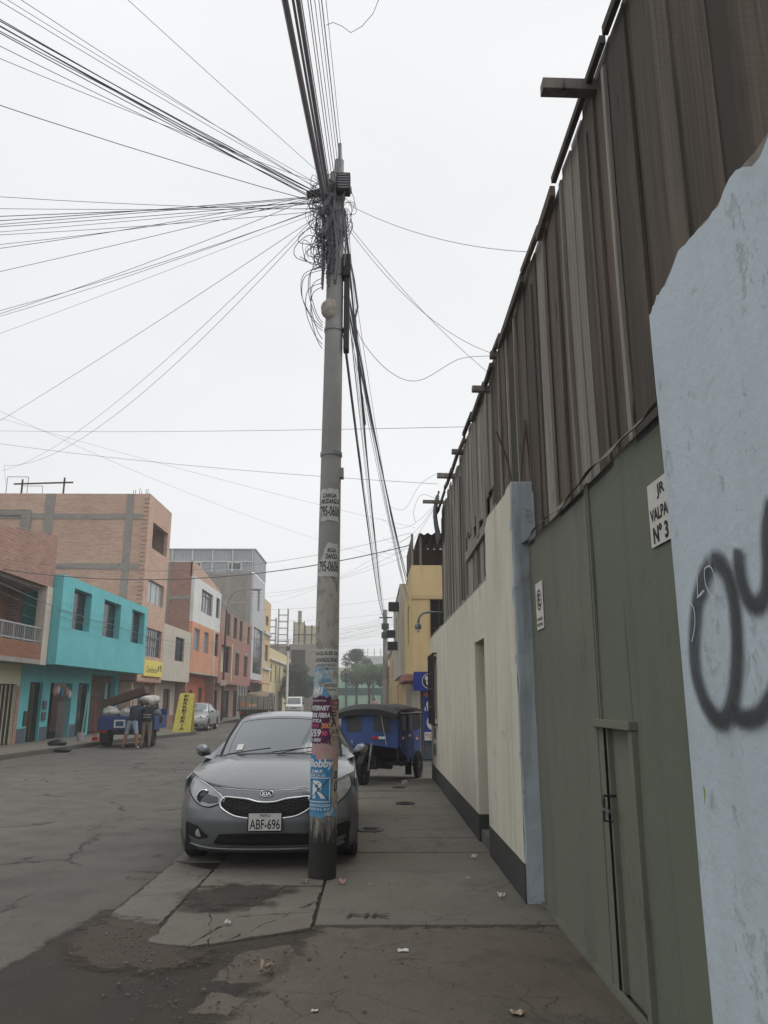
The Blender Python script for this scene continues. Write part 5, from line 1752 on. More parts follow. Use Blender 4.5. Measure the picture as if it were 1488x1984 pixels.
# roof: water tank shed and H frames
MB().box(-17.8, -13.7, 39.5, 41.5, 11.7, 11.95).build('roof_shed', 'white_paint', c)
for (p, q) in (((-17.98, 38.4, 11.6), (-17.98, 38.4, 12.55)), ((-15.85, 38.4, 11.6), (-15.85, 38.4, 12.65)), ((-18.4, 38.4, 12.3), (-15.4, 38.4, 12.4))):
    MB().bar(p, q, .07).build('roof_frame', 'rust_steel', c)
m = MB()
for q in ((-18.2, 39.5), (-19.3, 39.5), (-19.3, 41.3), (-18.2, 41.3)): m.bar((q[0], q[1], 11.7), (q[0], q[1], 13.0), .03)
m.bar((-19.3, 39.5, 13), (-18.2, 39.5, 13), .03).bar((-19.3, 41.3, 13), (-18.2, 41.3, 13), .03)
m.build('roof_cage', 'frame_alu', c)
for k in range(6):
    MB().bar((-11.6 - .35 * (k % 3), 38.2 + .1 * k, 11.7), (-11.6 - .35 * (k % 3) + .03, 38.2 + .1 * k, 12.0 + .1 * (k % 2)), .02).build('rebar', 'rust_steel', c)

# D: beige house --------------------------------------------------------
y0, y1 = 42.32, 48.7
d = house('beige_house', 'low beige plastered house with one dark upper window', y0, y1)
MB().wall('x', XF, -.2, y0, y1, 2.6, 5.6, [(44.9, 47.0, 3.75, 5.1)]).build('upper_face', 'beige', d)
shell(d, y0, y1, .13, 5.6, XG, 'beige')
MB().box(XG, XF - .2, y0, y0 + .15, 2.6, 5.6).box(XG, XF - .2, y1 - .15, y1, 2.6, 5.6).build('upper_sides', 'beige', d)
win_x(d, XF, 44.9, 47.0, 3.75, 5.1, pane='window_dark', ny=2, bars=9)
MB().box(XG, XF - .2, y0 + .15, y1 - .15, 2.62, 2.75).build('soffit', 'brick_red', d)
MB().wall('x', XG, -.2, y0, y1, .13, 2.62, [(43.2, 44.6, .13, 2.2), (46, 47.6, .13, 2.2)]).build('ground_face', 'beige', d)
door_x(d, XG, 43.2, 44.6, 2.2)
door_x(d, XG, 46, 47.6, 2.2, 'brown_wood')
MB().box(XG, XG + .02, y0, y1, .13, .7).build('painted_base', 'brick_red', d)

# E: white and orange house -----------------------------------------------
y0, y1 = 48.75, 57.6
e = house('orange_house', 'three storey house, white top floor over orange floors with blue windows', y0, y1)
MB().wall('x', XF, -.2, y0, y1, 6.35, 9.2, [(51.0, 54.6, 7.2, 8.7), (55.8, 57.2, 7.3, 8.75)]).build('top_face', 'white_paint', e)
win_x(e, XF, 51.0, 54.6, 7.2, 8.7, ny=4, top=.35)
win_x(e, XF, 55.8, 57.2, 7.3, 8.75, pane='window_dark', ny=1)
MB().wall('x', XF + .01, -.21, y0, y1, 3.3, 6.35, [(49.4, 51, 4.6, 6.0), (52.3, 53.8, 4.6, 6.0), (56.0, 57.3, 4.6, 6.2)]).build('middle_face', 'orange', e)
glass_mat('window_blue', rgb(120, 150, 176), .1, 1.5)
win_x(e, XF, 49.4, 51, 4.6, 6.0, 'frame_alu', 'window_blue')
win_x(e, XF, 52.3, 53.8, 4.6, 6.0, 'frame_alu', 'window_blue')
win_x(e, XF, 56.0, 57.3, 4.6, 6.2, bars=6, pane='window_dark')
MB().bar((XF + .06, 55.3, 3.3), (XF + .06, 55.3, 6.35), .12).build('downpipe', 'white_paint', e)
m = MB().box(XB, XF - .2, y0, y0 + .2, .13, 10.1).box(XB, XF - .2, y1 - .2, y1, .13, 9.2).box(XB - .2, XB, y0, y1, .13, 9.2)
m.build('party_wall', 'brick_dark', e)
MB().prism([(y0, 9.2), (y1, 9.2), (y1, 9.4), (y0 + 2.0, 10.1), (y0, 10.1)], lambda u, v, w: (w, u, v), XF - .3, XF - .1).build('parapet', 'brick_clay', e)
for xx in (-13.2, -15.5): MB().box(xx, xx + .35, y0 - .03, y0, 5.7, 10.05).build('column', 'raw_concrete', e)
MB().box(XB, XF - .22, y0 - .02, y0 - .001, 7.7, 7.95).build('beam', 'raw_concrete', e)
MB().box(XB, XF - .2, y0 + .2, y1 - .2, 9.0, 9.15).build('roof_slab', 'raw_concrete', e)
MB().wall('x', XG, -.2, y0, y1, .13, 3.32, [(52.4, 53.4, .13, 2.2), (55, 56.4, .13, 2.4)]).build('ground_face', 'orange_red', e)
MB().box(XG, XF - .0, y0, y1, 3.2, 3.3).build('soffit', 'beige', e)
door_x(e, XG, 52.4, 53.4, 2.2, 'brown_wood')
door_x(e, XG, 55, 56.4, 2.4, 'brown_wood')
m = MB()
text_on(m, 'SALON', .26, 1.6, lambda u, v: (XG + .012, 50.6 + u, 2.95 + v), 0, .02)
text_on(m, 'VIVIANA', .26, 2.0, lambda u, v: (XG + .012, 50.6 + u, 2.55 + v), 0, .02)
m.build('lettering', 'white_paint', e)

# G: red brick house --------------------------------------------------------
y0, y1 = 57.7, 72.7
g = house('red_brick_house', 'long terracotta house with arched windows and unfinished top floor', y0, y1)
MB().wall('x', XF, -.2, y0, y1, 2.75, 6.2, [(58.6, 62.6, 3.6, 5.6), (64.6, 66.6, 3.5, 5.3), (69, 71, 3.5, 5.3)]).build('middle_face', 'brick_red', g)
MB().wall('x', XF + .01, -.21, y0, y1, 6.2, 8.2, [(60, 61.8, 6.4, 8.2), (63.2, 64.9, 6.4, 8.1), (66, 67.6, 6.4, 8.1), (70.3, 71.6, 6.4, 8.0)]).build('top_face', 'brick_dark', g)
for hh in ((60, 61.8, 6.4, 8.2), (63.2, 64.9, 6.4, 8.1), (66, 67.6, 6.4, 8.1), (70.3, 71.6, 6.4, 8.0)): win_x(g, XF, *hh, pane='window_dark', ny=2)
for hh in ((64.6, 66.6, 3.5, 5.3), (69, 71, 3.5, 5.3)):
    f = win_x(g, XF, *hh, pane='window_glass', ny=2, nz=3)
    yc = (hh[0] + hh[1]) / 2
    MB().prism([(yc + 1.0 * math.cos(math.pi * k / 10), 5.3 + .35 * math.sin(math.pi * k / 10)) for k in range(11)], lambda u, v, w: (w, u, v), XF, XF + .02).build('arch', 'window_dark', f)
MB().box(XF - .6, XF - .55, 58.6, 62.6, 3.6, 5.6).build('loggia_back', 'cream', g)
MB().bar((XF + .03, 62.75, 3.0), (XF + .03, 62.75, 5.9), .25, .1).build('loggia_post', 'cream', g)
shell(g, y0, y1, .13, 7.6, XG, 'brick_dark')
MB().box(XG, XF - .2, y0, y0 + .2, 2.75, 8.0).build('end_wall', 'brick_dark', g)
MB().box(XG, XF - .2, y0 + .2, y1, 2.76, 2.9).build('soffit', 'brick_red', g)
MB().wall('x', XG, -.2, y0, y1, .13, 2.76, [(59, 62, .13, 2.3), (64, 67, .13, 2.3), (69, 71.5, .13, 2.3)]).build('ground_face', 'brick_dark', g)
for aa, bb in ((59, 62), (64, 67), (69, 71.5)): door_x(g, XG, aa, bb, 2.3, 'window_dark', .12, 6)
for k in range(4): MB().bar((XF + .0, 66.5 + 1.4 * k, .13), (XF + .0, 66.5 + 1.4 * k, 2.76), .1).build('porch_post', 'light_grey', g)

# F: grey block ---------------------------------------------------------------
y0, y1 = 72.8, 80.5
f_ = house('grey_block', 'tall five storey grey block with corrugated roof room', y0, y1)
MB().wall('x', XF, -.2, y0, y1, 3.4, 13.2, [(75.5, 77, 10, 12), (74, 80, 4.0, 8.3)]).build('street_face', 'light_grey', f_)
win_x(f_, XF, 75.5, 77, 10, 12, pane='window_curtain')
win_x(f_, XF, 74, 80, 4.0, 8.3, 'frame_dark', 'window_dark', 4, 3)
m = MB().box(XB, XF - .2, y0, y0 + .2, .13, 13.2).box(XB, XF - .2, y1 - .2, y1, .13, 13.2).box(XB - .2, XB, y0, y1, .13, 13.2)
m.build('party_wall', 'block_grey', f_)
for xx in (-13.9, -16.6, -19.5, -11.95): MB().box(xx, xx + .4, y0 - .04, y0, 7, 13.3).build('column', 'raw_concrete', f_)
for zz in (10.3, 13.0): MB().box(XB, XF - .22, y0 - .025, y0 - .001, zz, zz + .3).build('beam', 'raw_concrete', f_)
MB().wall('x', XG, -.2, y0, y1, .13, 3.4, [(75, 79, .13, 2.5)]).build('ground_face', 'brick_red', f_)
door_x(f_, XG, 75, 79, 2.5, 'window_dark')
MB().prism([(XG, 3.2), (XF + .9, 3.0), (XF + .9, 3.1), (XG, 3.5)], lambda u, v, w: (u, w, v), y0, y1).build('awning', 'brick_red', f_)
cr = MB()
def corr(u, v):
    return (XB + (XF - XB) * u, y0 - .02 + .03 * math.sin(u * 220), 13.3 + 2.15 * v)
cr.grid(corr, 220, 1)
cr.build('corrugated_wall', 'corrugated', f_)
cr = MB()
cr.grid(lambda u, v: (XF + .03 * math.sin(u * 180), y0 + (y1 - y0) * u, 13.3 + 2.1 * v), 160, 1)
cr.build('corrugated_face', 'corrugated', f_)
MB().box(XB - .2, XF + .1, y0 - .15, y1 + .1, 15.45, 15.55).build('roof_sheet', 'corrugated', f_)
for k in range(6): MB().bar((XB + 1.9 * k, y0 - .08, 13.3), (XB + 1.9 * k, y0 - .08, 15.45), .09).build('roof_post', 'white_paint', f_)
MB().bar((XB, y0 - .08, 14.3), (XF, y0 - .08, 14.3), .09).build('roof_rail', 'white_paint', f_)
for xx in (-13.8, -17.6): 
    w_ = MB().box(xx, xx + 1.3, y0 - .1, y0 - .06, 13.5, 14.25).build('roof_window', 'white_paint', f_)
    MB().box(xx + .1, xx + 1.2, y0 - .11, y0 - .1, 13.58, 14.17).build('pane', 'window_glass', w_)

# H and further ---------------------------------------------------------------
y0, y1 = 80.6, 85.8
h_ = house('ochre_house', 'narrow ochre house beside the grey block', y0, y1)
MB().wall('x', XF, -.2, y0, y1, .13, 11.8, [(82, 84, 9.2, 10.2), (82, 84.5, 5.5, 7.2), (82, 84.4, .13, 2.4)]).build('street_face', 'ochre', h_)
win_x(h_, XF, 82, 84, 9.2, 10.2, pane='window_dark')
win_x(h_, XF, 82, 84.5, 5.5, 7.2, pane='window_glass')
door_x(h_, XF, 82, 84.4, 2.4)
shell(h_, y0, y1, .13, 11.7, XF, 'ochre')
MB().box(XF, XF + .25, y0, y1, 4.6, 4.8).box(XF, XF + .25, y0, y1, 8.2, 8.5).build('ledge', 'white_paint', h_)
y0, y1 = 85.9, 102.6
h2 = house('yellow_house', 'low pale yellow house at the end of the left row', y0, y1)
hs_ = [(87 + 4 * k, 88.2 + 4 * k, 3.4, 5.4) for k in range(4)]
MB().wall('x', XF, -.2, y0, y1, .13, 7.1, hs_ + [(88, 90, .13, 2.4), (95, 99, .13, 2.5)]).build('street_face', 'pale_yellow', h2)
for q in hs_: win_x(h2, XF, *q, pane='window_dark')
door_x(h2, XF, 88, 90, 2.4)
door_x(h2, XF, 95, 99, 2.5, 'green_trim')
shell(h2, y0, y1, .13, 7.0, XF, 'pale_yellow')
MB().box(XF, XF + .3, y0, y1, 5.8, 5.95).build('ledge', 'white_paint', h2)

# ------------------------------------------------------------------ right: yellow building past the side street
yb = thing('yellow_building', 'yellow ochre building with open rusty roof shed beyond the side street', 'building', (2.5, 22, 0))
Y0_ = 22.0
MB().wall('y', Y0_, .2, 1.08, 6.0, 2.28, 5.35, [(1.62, 2.6, 3.2, 4.35)]).build('side_face', 'yellow_wall', yb)
MB().wall('x', 1.08, .2, Y0_ + .2, 27, 2.28, 5.35, [(23.5, 24.6, 3.2, 4.4)]).build('street_face', 'yellow_wall', yb)
MB().box(1.28, 6, Y0_ + .2, 27, 5.1, 5.3).build('roof_slab', 'raw_concrete', yb)
MB().box(.86, 6, Y0_ - .12, 27, 2.1, 2.28).build('overhang', 'brick_red', yb)
MB().box(1.06, 6, Y0_ - .03, Y0_ - .001, 4.38, 4.5).build('string_course', 'ochre', yb)
wf = MB().box(1.62, 2.6, Y0_ + .08, Y0_ + .12, 3.2, 4.35).build('window', 'window_dark', yb)
g_ = MB()
for k in range(5): g_.bar((1.62 + .245 * k, Y0_ - .02, 3.2), (1.62 + .245 * k, Y0_ - .02, 4.35), .02)
for zz in (3.2, 3.55, 4.35): g_.bar((1.6, Y0_ - .02, zz), (2.62, Y0_ - .02, zz), .025)
g_.build('grille', 'rust_steel', wf)
MB().wall('y', Y0_ + .25, .2, 1.3, 6, 0, 2.1, [(1.75, 3.6, 0, 2.0)]).build('ground_face', 'yellow_wall', yb)
MB().wall('x', 1.3, .2, Y0_ + .45, 27, 0, 2.1).build('ground_street_face', 'beige', yb)
sh = MB()
for k in range(24): sh.box(1.32 + .1 * k, 1.41 + .1 * k, Y0_ + .2, Y0_ + .23 + .015 * (k % 2), 0, 2.08)
sh.build('corrugated_shutter', 'slate_base', yb)
# roof shed
for xx in (1.12, 1.36, 2.6): MB().bar((xx, Y0_ + .15, 5.35), (xx, Y0_ + .15, 6.3), .07).build('shed_post', 'beam_wood', yb)
MB().box(1.1, 5, 24, 24.1, 5.35, 6.2).build('shed_back', 'brown_wood', yb)
MB().box(1.08, 1.12, Y0_ + .2, 25, 5.35, 6.15).build('shed_side', 'rust_steel', yb)
rf = MB()
rf.grid(lambda u, v: (1.3 + 4 * u, Y0_ - .1 + 3 * v, 6.25 + .05 * u + .1 * v + .03 * math.sin(u * 120)), 120, 1)
rf.build('shed_roof', 'rust_steel', yb)
sg2 = MB().box(1.12, 2.3, Y0_ - .2, Y0_ - .13, 1.83, 2.34).build('shop_sign', 'poster_blue', yb)
mat('sign_blue', rgb(38, 56, 138), .5, .08, 3, .05)
sg2.data.materials.clear(); sg2.data.materials.append(MATS['sign_blue'])
em = MB()
n = 30
ycn = Y0_ - .205
disc = lambda cx, cz, rx, rz, y: [(cx + rx * math.cos(2 * math.pi * k / n), y, cz + rz * math.sin(2 * math.pi * k / n)) for k in range(n)]
em.add(disc(1.55, 2.09, .21, .21, ycn), [tuple(range(n))], 0)
em.add(disc(1.55, 2.09, .19, .19, ycn - .002), [tuple(range(n))], 1)
for (cx, cz, rx, rz, mi) in ((1.55, 2.06, .1, .1, 0), (1.47, 2.17, .05, .06, 0), (1.63, 2.17, .05, .06, 0), (1.55, 2.02, .05, .035, 1), (1.51, 2.09, .02, .03, 1), (1.59, 2.09, .02, .03, 1)):
    ycn -= .0015
    em.add(disc(cx, cz, rx, rz, ycn - .002), [tuple(range(n))], mi)
em.build('round_emblem', ['paper', 'ink'], sg2, fix=False)
# posters on the shutter
pb = MB().box(1.4, 1.75, Y0_ - .02, Y0_ - .01, .5, 1.8).build('poster_panel', 'sign_blue', yb)
m = MB()
pf_ = lambda d: (lambda u, v: (1.575 + u, Y0_ - .02 - d, 1.15 + v))
q = lambda u0, u1, v0, v1, mi, d: m.add([pf_(d)(u0, v0), pf_(d)(u1, v0), pf_(d)(u1, v1), pf_(d)(u0, v1)], [(0, 1, 2, 3)], mi)
q(-.17, .17, .52, .64, 1, .002)
m.add([(1.62 + .16 * math.cos(2 * math.pi * k / n), Y0_ - .023, 1.45 + .14 * math.sin(2 * math.pi * k / n)) for k in range(n)], [tuple(range(n))], 0)
m.add([(1.64 + .17 * math.cos(2 * math.pi * k / n), Y0_ - .0235, .98 + .2 * math.sin(2 * math.pi * k / n)) for k in range(n)], [tuple(range(n))], 0)
q(-.17, .17, -.64, -.42, 0, .004)
text_on(m, 'Tikete', .05, .22, pf_(.006), 2, .02, .03, .26)
text_on(m, 'BEBE', .06, .2, pf_(.006), 1, .03, .04, -.04)
text_on(m, '2', .17, .12, pf_(.006), 2, .03, .08, -.19)
text_on(m, 'SERVICIO', .045, .3, pf_(.008), 1, .02, 0, -.49)
text_on(m, 'Y MAS', .045, .22, pf_(.008), 1, .02, 0, -.56)
for k in range(4): q(-.16 + .08 * k, -.12 + .08 * k, .14, .24, 0, .005)
m.build('poster_print', ['paper', 'orange_red', 'ink'], pb, fix=False)

# farther right-hand houses down the street
fr = thing('grey_corner_house', 'grey and tan two storey house beyond the yellow building', 'house', (2.5, 30, 0))
MB().wall('x', .93, .2, 27.4, 36, 2.4, 5.6, [(28.5, 29.5, 3.4, 4.8), (31, 32.4, 3.4, 4.8)]).build('street_face', 'beige', fr)
MB().wall('y', 27.4, .2, 1.13, 6, 0, 5.6).build('side_face', 'beige', fr)
MB().wall('x', 1.3, .2, 27.6, 36, 0, 2.4, [(29, 31, 0, 2.2)]).build('ground_face', 'ochre', fr)
MB().box(.93, 6, 27.6, 36, 5.4, 5.55).build('roof_slab', 'raw_concrete', fr)
for zz, yy in ((4.9, 28.2), (3.6, 30), (4.3, 33)): MB().box(.55, .93, yy, yy + .5, zz - .15, zz + .15).build('air_box', 'dark_steel', fr)
fr2 = thing('tan_house', 'tan house farther down the right side of the street', 'house', (3, 44, 0))
MB().wall('x', 1.25, .2, 36.5, 62, 0, 4.6, [(38, 41, 0, 2.3), (45, 46.5, 2.9, 4), (50, 51.5, 2.9, 4), (55, 58, 0, 2.4)]).build('street_face', 'ochre', fr2)
MB().wall('y', 36.5, .2, 1.45, 6, 0, 4.6).build('side_face', 'ochre', fr2)
MB().wall('y', 61.8, .2, 1.45, 6, 0, 4.6).build('rear_face', 'ochre', fr2)
MB().box(1.45, 6, 36.7, 61.8, 4.4, 4.55).build('roof_slab', 'raw_concrete', fr2)

# behind the white wall: plain house body so the place is closed
bh = thing('board_house', 'plain dark house body rising behind the board wall', 'house', (4, 9, 0))
MB().box(3.4, 9, -5, 16.2, 0, 4.6).build('body', 'brick_dark', bh)
# ------------------------------------------------------------------ end of the street
gw = thing('mint_wall', 'mint green boundary wall with dark green band at the end of the street', 'wall', (-1, 122, 0))
MB().box(-30, 22, 122, 122.3, 0, 2.2).build('lower_panel', 'mint', gw)
MB().box(-30, 22, 121.95, 122.25, 2.2, 3.3).build('band', 'green_trim', gw)
MB().box(-30, 22, 122, 122.3, 3.3, 5.2).build('upper_panel', 'mint', gw)
for x in (-9, -4.3, -.2, 2.6, 6.5): MB().box(x, x + .35, 121.8, 122.4, 0, 5.3).build('post', 'green_trim', gw)
MB().box(1.2, 2.5, 121.85, 121.95, .2, 3.2).build('gate', 'green_trim', gw)
ent = thing('far_block', 'far pale block with rooftop rods behind the mint wall', 'building', (2, 170, 0))
MB().box(-20, 14, 168, 180, 0, 8.2).build('walls', 'cream', ent)
MB().box(-4, 8, 169, 179, 8.2, 10.6).build('roof_room', 'light_grey', ent)
for k in range(9): MB().bar((-4 + 1.4 * k, 169.2, 10.4), (-4 + 1.4 * k, 169.2, 12.2), .12).build('rod', 'rust_steel', ent)
for k in range(10):
    w_ = MB().box(-18 + 3.1 * k, -16.6 + 3.1 * k, 167.95, 168.0, 4.8, 6.6).build('window', 'window_dark', ent)

gb_ = thing('grey_end_house', 'grey raw house with a dark window under the billboard frame', 'house', (-11, 112, 0))
MB().wall('y', 111, .25, -18, -7.6, 0, 9.2, [(-11.6, -9.6, 5.6, 8.4), (-11.7, -10, 1.2, 3.2)]).build('street_face', 'block_grey', gb_)
MB().box(-11.6, -9.6, 111.2, 111.24, 5.6, 8.4).build('window', 'window_dark', gb_)
MB().box(-11.7, -10, 111.2, 111.24, 1.2, 3.2).build('window', 'window_glass', gb_)
MB().box(-18, -7.6, 111.25, 122, 9.0, 9.2).build('roof_slab', 'raw_concrete', gb_)
MB().wall('x', -7.6, -.25, 111.25, 121.9, 0, 9.2).build('side_face', 'light_grey', gb_)
MB().box(-7.58, -7.3, 111.5, 112.6, 2.5, 8.6).build('blue_banner', 'sign_blue', gb_)
MB().box(-7.58, -7.25, 112.8, 113.6, 2.5, 8.6).build('green_banner', 'yellow_sign', gb_)
bb = thing('billboard_frame', 'steel billboard backs standing on the grey end house', 'billboard', (-9.5, 113, 9.2))
for (x0, x1, yy) in ((-11.4, -9.9, 112), (-9.8, -7.9, 112.4)):
    MB().box(x0, x1, yy, yy + .15, 9.3, 12.4 - (.5 if x0 > -10 else 0)).build('panel', 'cream', bb)
    for k in range(3): MB().bar((x0 + (x1 - x0) * k / 2, yy - .08, 9.2), (x0 + (x1 - x0) * k / 2, yy - .08, 12.5 - (.5 if x0 > -10 else 0)), .12).build('strut', 'rust_steel', bb)
    MB().bar((x0, yy - .08, 10.6), (x1, yy - .08, 10.6), .1).build('rail', 'rust_steel', bb)
MB().bar((-10.6, 112.2, 12), (-10.6, 112.2, 14.0), .5, .5).build('chimney', 'raw_concrete', bb)
for nm, lb, x0, x1, zt, yy in (('scaffold_tower', 'taller thin steel scaffold tower on the far roofs', -13.2, -11.9, 13.9, 108), ('scaffold_tower', 'shorter dark scaffold tower on the far roofs', -14.2, -13.3, 12.4, 106)):
    sc_ = thing(nm, lb, 'scaffold', ((x0 + x1) / 2, yy, 7.0), group='scaffold towers on the far roofs')
    for x in (x0, x1):
        for y_ in (yy, yy + 1): MB().bar((x, y_, 7.0), (x, y_, zt), .08).build('post', 'rust_steel', sc_)
    z = 7.6
    while z < zt:
        MB().bar((x0, yy, z), (x1, yy, z), .06).bar((x0, yy + 1, z), (x1, yy + 1, z), .06).build('rung', 'rust_steel', sc_)
        z += .9
sbh = thing('scaffold_house', 'low house carrying the scaffold towers', 'house', (-13, 107, 0))
MB().box(-24, -11.5, 103.6, 110.5, 0, 7.0).build('walls', 'ochre', sbh)

# far utility pole
fpole = thing('utility_pole', 'far dark utility pole carrying the street cables', 'utility pole', (.84, 53, 0))
MB().cyl((.84, 53, 0), (.8, 53, 7.55), .2, .15, 14).build('shaft', 'pole_concrete', fpole, smooth=50)
MB().bar((.4, 52.85, 7.0), (1.3, 52.85, 7.0), .08).build('crossarm', 'dark_steel', fpole)
MB().bar((.8, 53, 5.7), (1.6, 53, 5.75), .07).build('crossarm', 'dark_steel', fpole)
for dz in (6.2, 5.6): MB().box(.55, 1.05, 52.7, 52.85, dz, dz + .4).build('junction_box', 'dark_steel', fpole)

# street lights
def street_light(name, label, x, y, h, arm, mname, r=.09):
    t = thing(name, label, 'street light', (x, y, .13), group='street lights on the left pavement')
    MB().cyl((x, y, 0), (x, y, h), r, r * .7, 12).build('shaft', mname, t, smooth=50)
    MB().tube(smooth_path([(x, y, h - .1), (x + arm * .08, y, h + .75), (x + arm * .3, y, h + 1.3), (x + arm * .7, y, h + 1.5), (x + arm, y, h + 1.52)], 5), .045, 8).build('arm', 'grey_steel', t, smooth=True)
    m = MB()
    m.ball((x + arm + .25, y, h + 1.5), .42, .14, .09, 14, 8)
    m.build('lamp_head', 'grey_steel', t, smooth=True)
    return t
sl = street_light('street_light', 'slim street light with a curved arm before the red brick house', -10.8, 57.2, 8.0, 1.9, 'dark_steel')
MB().box(-10.95, -10.55, 57.0, 57.05, 2.55, 2.95).build('street_sign', 'paper', sl)
sl2 = thing('street_light', 'white painted post beside the leafy tree far left', 'street light', (-9.75, 90, 0), group='street lights on the left pavement')
MB().cyl((-9.75, 90, 0), (-9.75, 90, 8.3), .16, .11, 12).build('shaft', 'white_paint', sl2, smooth=50)
MB().box(-9.95, -9.5, 89.8, 90.1, 7.0, 7.5).build('meter_box', 'dark_steel', sl2)

# ------------------------------------------------------------------ trees
def leaf_mat(name, a, b):
    t = NT(name)
    n = t.noise(1.3, 4, .6)
    n2 = t.noise(9, 3, .6)
    k = t.mix(t.rng(n, .35, .65), a, b)
    k = t.mix(t.rng(n2, .5, .75, 0, .6), k, sc4(b, 1.4))
    t.color(k)
    t.set(Roughness=.7)
    t.b.inputs['Transmission Weight'].default_value = 0
    t.b.inputs['Specular IOR Level'].default_value = .25
    MATS[name] = t.m
leaf_mat('leaf_dark', rgb(42, 54, 40), rgb(62, 76, 56))
leaf_mat('leaf_mid', rgb(74, 92, 62), rgb(96, 116, 80))
leaf_mat('leaf_pine', rgb(52, 62, 56), rgb(72, 84, 74))
mat('bark', rgb(78, 68, 58), .9, .3, 6, .8)
def tree(label, x, y, h, rad, z0, mname, n=2600, seed=1, ls=.16, squash=.75):
    r = random.Random(seed)
    t = thing('tree', label, 'tree', (x, y, 0), group='trees at the end of the street')
    m = MB()
    m.tube([(x, y, 0), (x + .1, y, h * .3), (x - .05, y, h * .55), (x + .1, y, h * .85)], [.2, .16, .12, .04], 8)
    cl = []
    for k in range(11):
        a = r.uniform(0, 6.28)
        zz = z0 + (h - z0) * r.uniform(.15, .9)
        q = rad * r.uniform(.35, .85) * (1 - .55 * max(0, (zz - z0) / (h - z0) - .4))
        c = Vector((x + q * math.cos(a), y + q * math.sin(a), zz))
        cl.append((c, rad * r.uniform(.28, .48)))
        m.tube([(x, y, zz * .6), tuple((Vector((x, y, zz * .75)) + c) / 2), tuple(c)], [.07, .045, .02], 5)
    cl.append((Vector((x, y, h - rad * .35)), rad * .4))
    m.build('trunk', 'bark', t, smooth=True)
    lf = MB()
    for k in range(n):
        c, cr = r.choice(cl)
        d = Vector((r.gauss(0, 1), r.gauss(0, 1), r.gauss(0, 1))).normalized() * cr * r.random() ** .4
        p = c + Vector((d.x, d.y, d.z * squash))
        if p.z > h: continue
        u = Vector((r.gauss(0, 1), r.gauss(0, 1), r.gauss(0, .6))).normalized()
        v = u.orthogonal().normalized()
        s = ls * r.uniform(.6, 1.4)
        lf.add([p - u * s, p + v * s * .5, p + u * s, p - v * s * .5], [(0, 1, 2, 3)])
    lf.build('crown', mname, t, fix=False)
tree('dense dark tree beside the white post at the far left', -8.6, 94, 5.9, 2.6, 1.4, 'leaf_dark', 6500, 3, .15)
tree('dark tree crown close behind the white van', -10.4, 97, 4.6, 2.0, 1.2, 'leaf_dark', 3800, 4, .15)
tree('tall conifer-like tree rising behind the three-wheeled taxi', -2.4, 112, 8.6, 2.4, 3.0, 'leaf_pine', 5200, 5, .15, 1.1)
tree('lighter green broad tree before the mint wall', -.6, 104, 6.2, 3.2, 3.0, 'leaf_mid', 6000, 6, .15)
tree('dark tree beside the far pole', 3.1, 100, 8.0, 2.2, 2.6, 'leaf_pine', 4200, 7, .15, 1.1)

# ------------------------------------------------------------------ yellow A-board
ab = thing('a_board', 'yellow folding board reading FERRETERIA on the left pavement', 'sign board', (-8.85, 37.6, .13))
lw, hh = .42, 1.75
ux = Vector((1, 0, 0))
for s in (-1, 1):
    m = MB()
    base = [(-lw, s * .4, 0), (lw, s * .4, 0), (lw * .8 + .1, s * .06, hh), (-lw * .8 + .1, s * .06, hh)]
    back = [(p_[0], p_[1] - s * .03, p_[2]) for p_ in base]
    m.add(base + back, [(0, 1, 2, 3), (7, 6, 5, 4), (0, 4, 5, 1), (1, 5, 6, 2), (2, 6, 7, 3), (3, 7, 4, 0)])
    pn = m.build('panel', 'yellow_sign', ab, local=True)
    if s < 0:
        m = MB()
        for k, ch in enumerate('FERRETERIA'):
            zz = hh - .14 - k * .162
            text_on(m, ch, .13, .21 if ch != 'I' else .05, lambda u, v: (u + .1 * zz / hh, -.4 + .34 * (zz + v) / hh - .008, zz + v), 0, .03)
        m.build('lettering', 'ink', pn, local=True, fix=False)
MB().bar((-lw * .7, -.2, .95), (-lw * .7, .2, .95), .02).build('stay', 'dark_steel', ab, local=True)

# ------------------------------------------------------------------ three-wheeled taxi
mat('tarp_blue', rgb(60, 84, 140), .65, .22, 3, .5, 9)
mat('tarp_black', rgb(44, 44, 46), .7, .25, 4, .5, 9)
glass_mat('tarp_window', rgb(54, 58, 66), .3, 1.4)
mat('reflector_red', rgb(186, 44, 38), .4, .1, 5, 0)
mat('reflector_white', rgb(214, 214, 210), .4, .06, 5, 0)
mt = thing('mototaxi', 'three-wheeled taxi with blue tarpaulin cabin and black roof in the side street', 'mototaxi', (-.06, 15.8, 0), R(-17))
mt.scale = (.93, .93, .93)
# local: x across (positive = side seen), y from the nose backwards, z up
def mt_roof(u, v):
    x = lerp(-.66, .66, u)
    y = lerp(-.3, 1.95, v)
    return (x, y, 1.62 - .1 * abs(2 * u - 1) ** 2.5 - .05 * (v - .35) ** 2 - (.1 * max(0, .15 - v) / .15) + .012 * math.sin(8 * v + 3 * u))
MB().grid(mt_roof, 12, 18).build('roof', 'tarp_black', mt, smooth=True, local=True)
m = MB()
def mt_val(u, v):
    y = lerp(-.3, 1.95, u)
    e = mt_roof(1, u)
    return (.665 + .008 * math.sin(20 * u), y, e[2] - .11 * v)
m.grid(mt_val, 20, 2)
m.grid(lambda u, v: (-.665, lerp(-.3, 1.95, u), mt_roof(0, u)[2] - .11 * v), 20, 2)
m.grid(lambda u, v: (lerp(-.66, .66, u), -.3, mt_roof(u, 0)[2] - .12 * v), 12, 2)
m.build('roof_valance', 'tarp_black', mt, smooth=True, local=True)
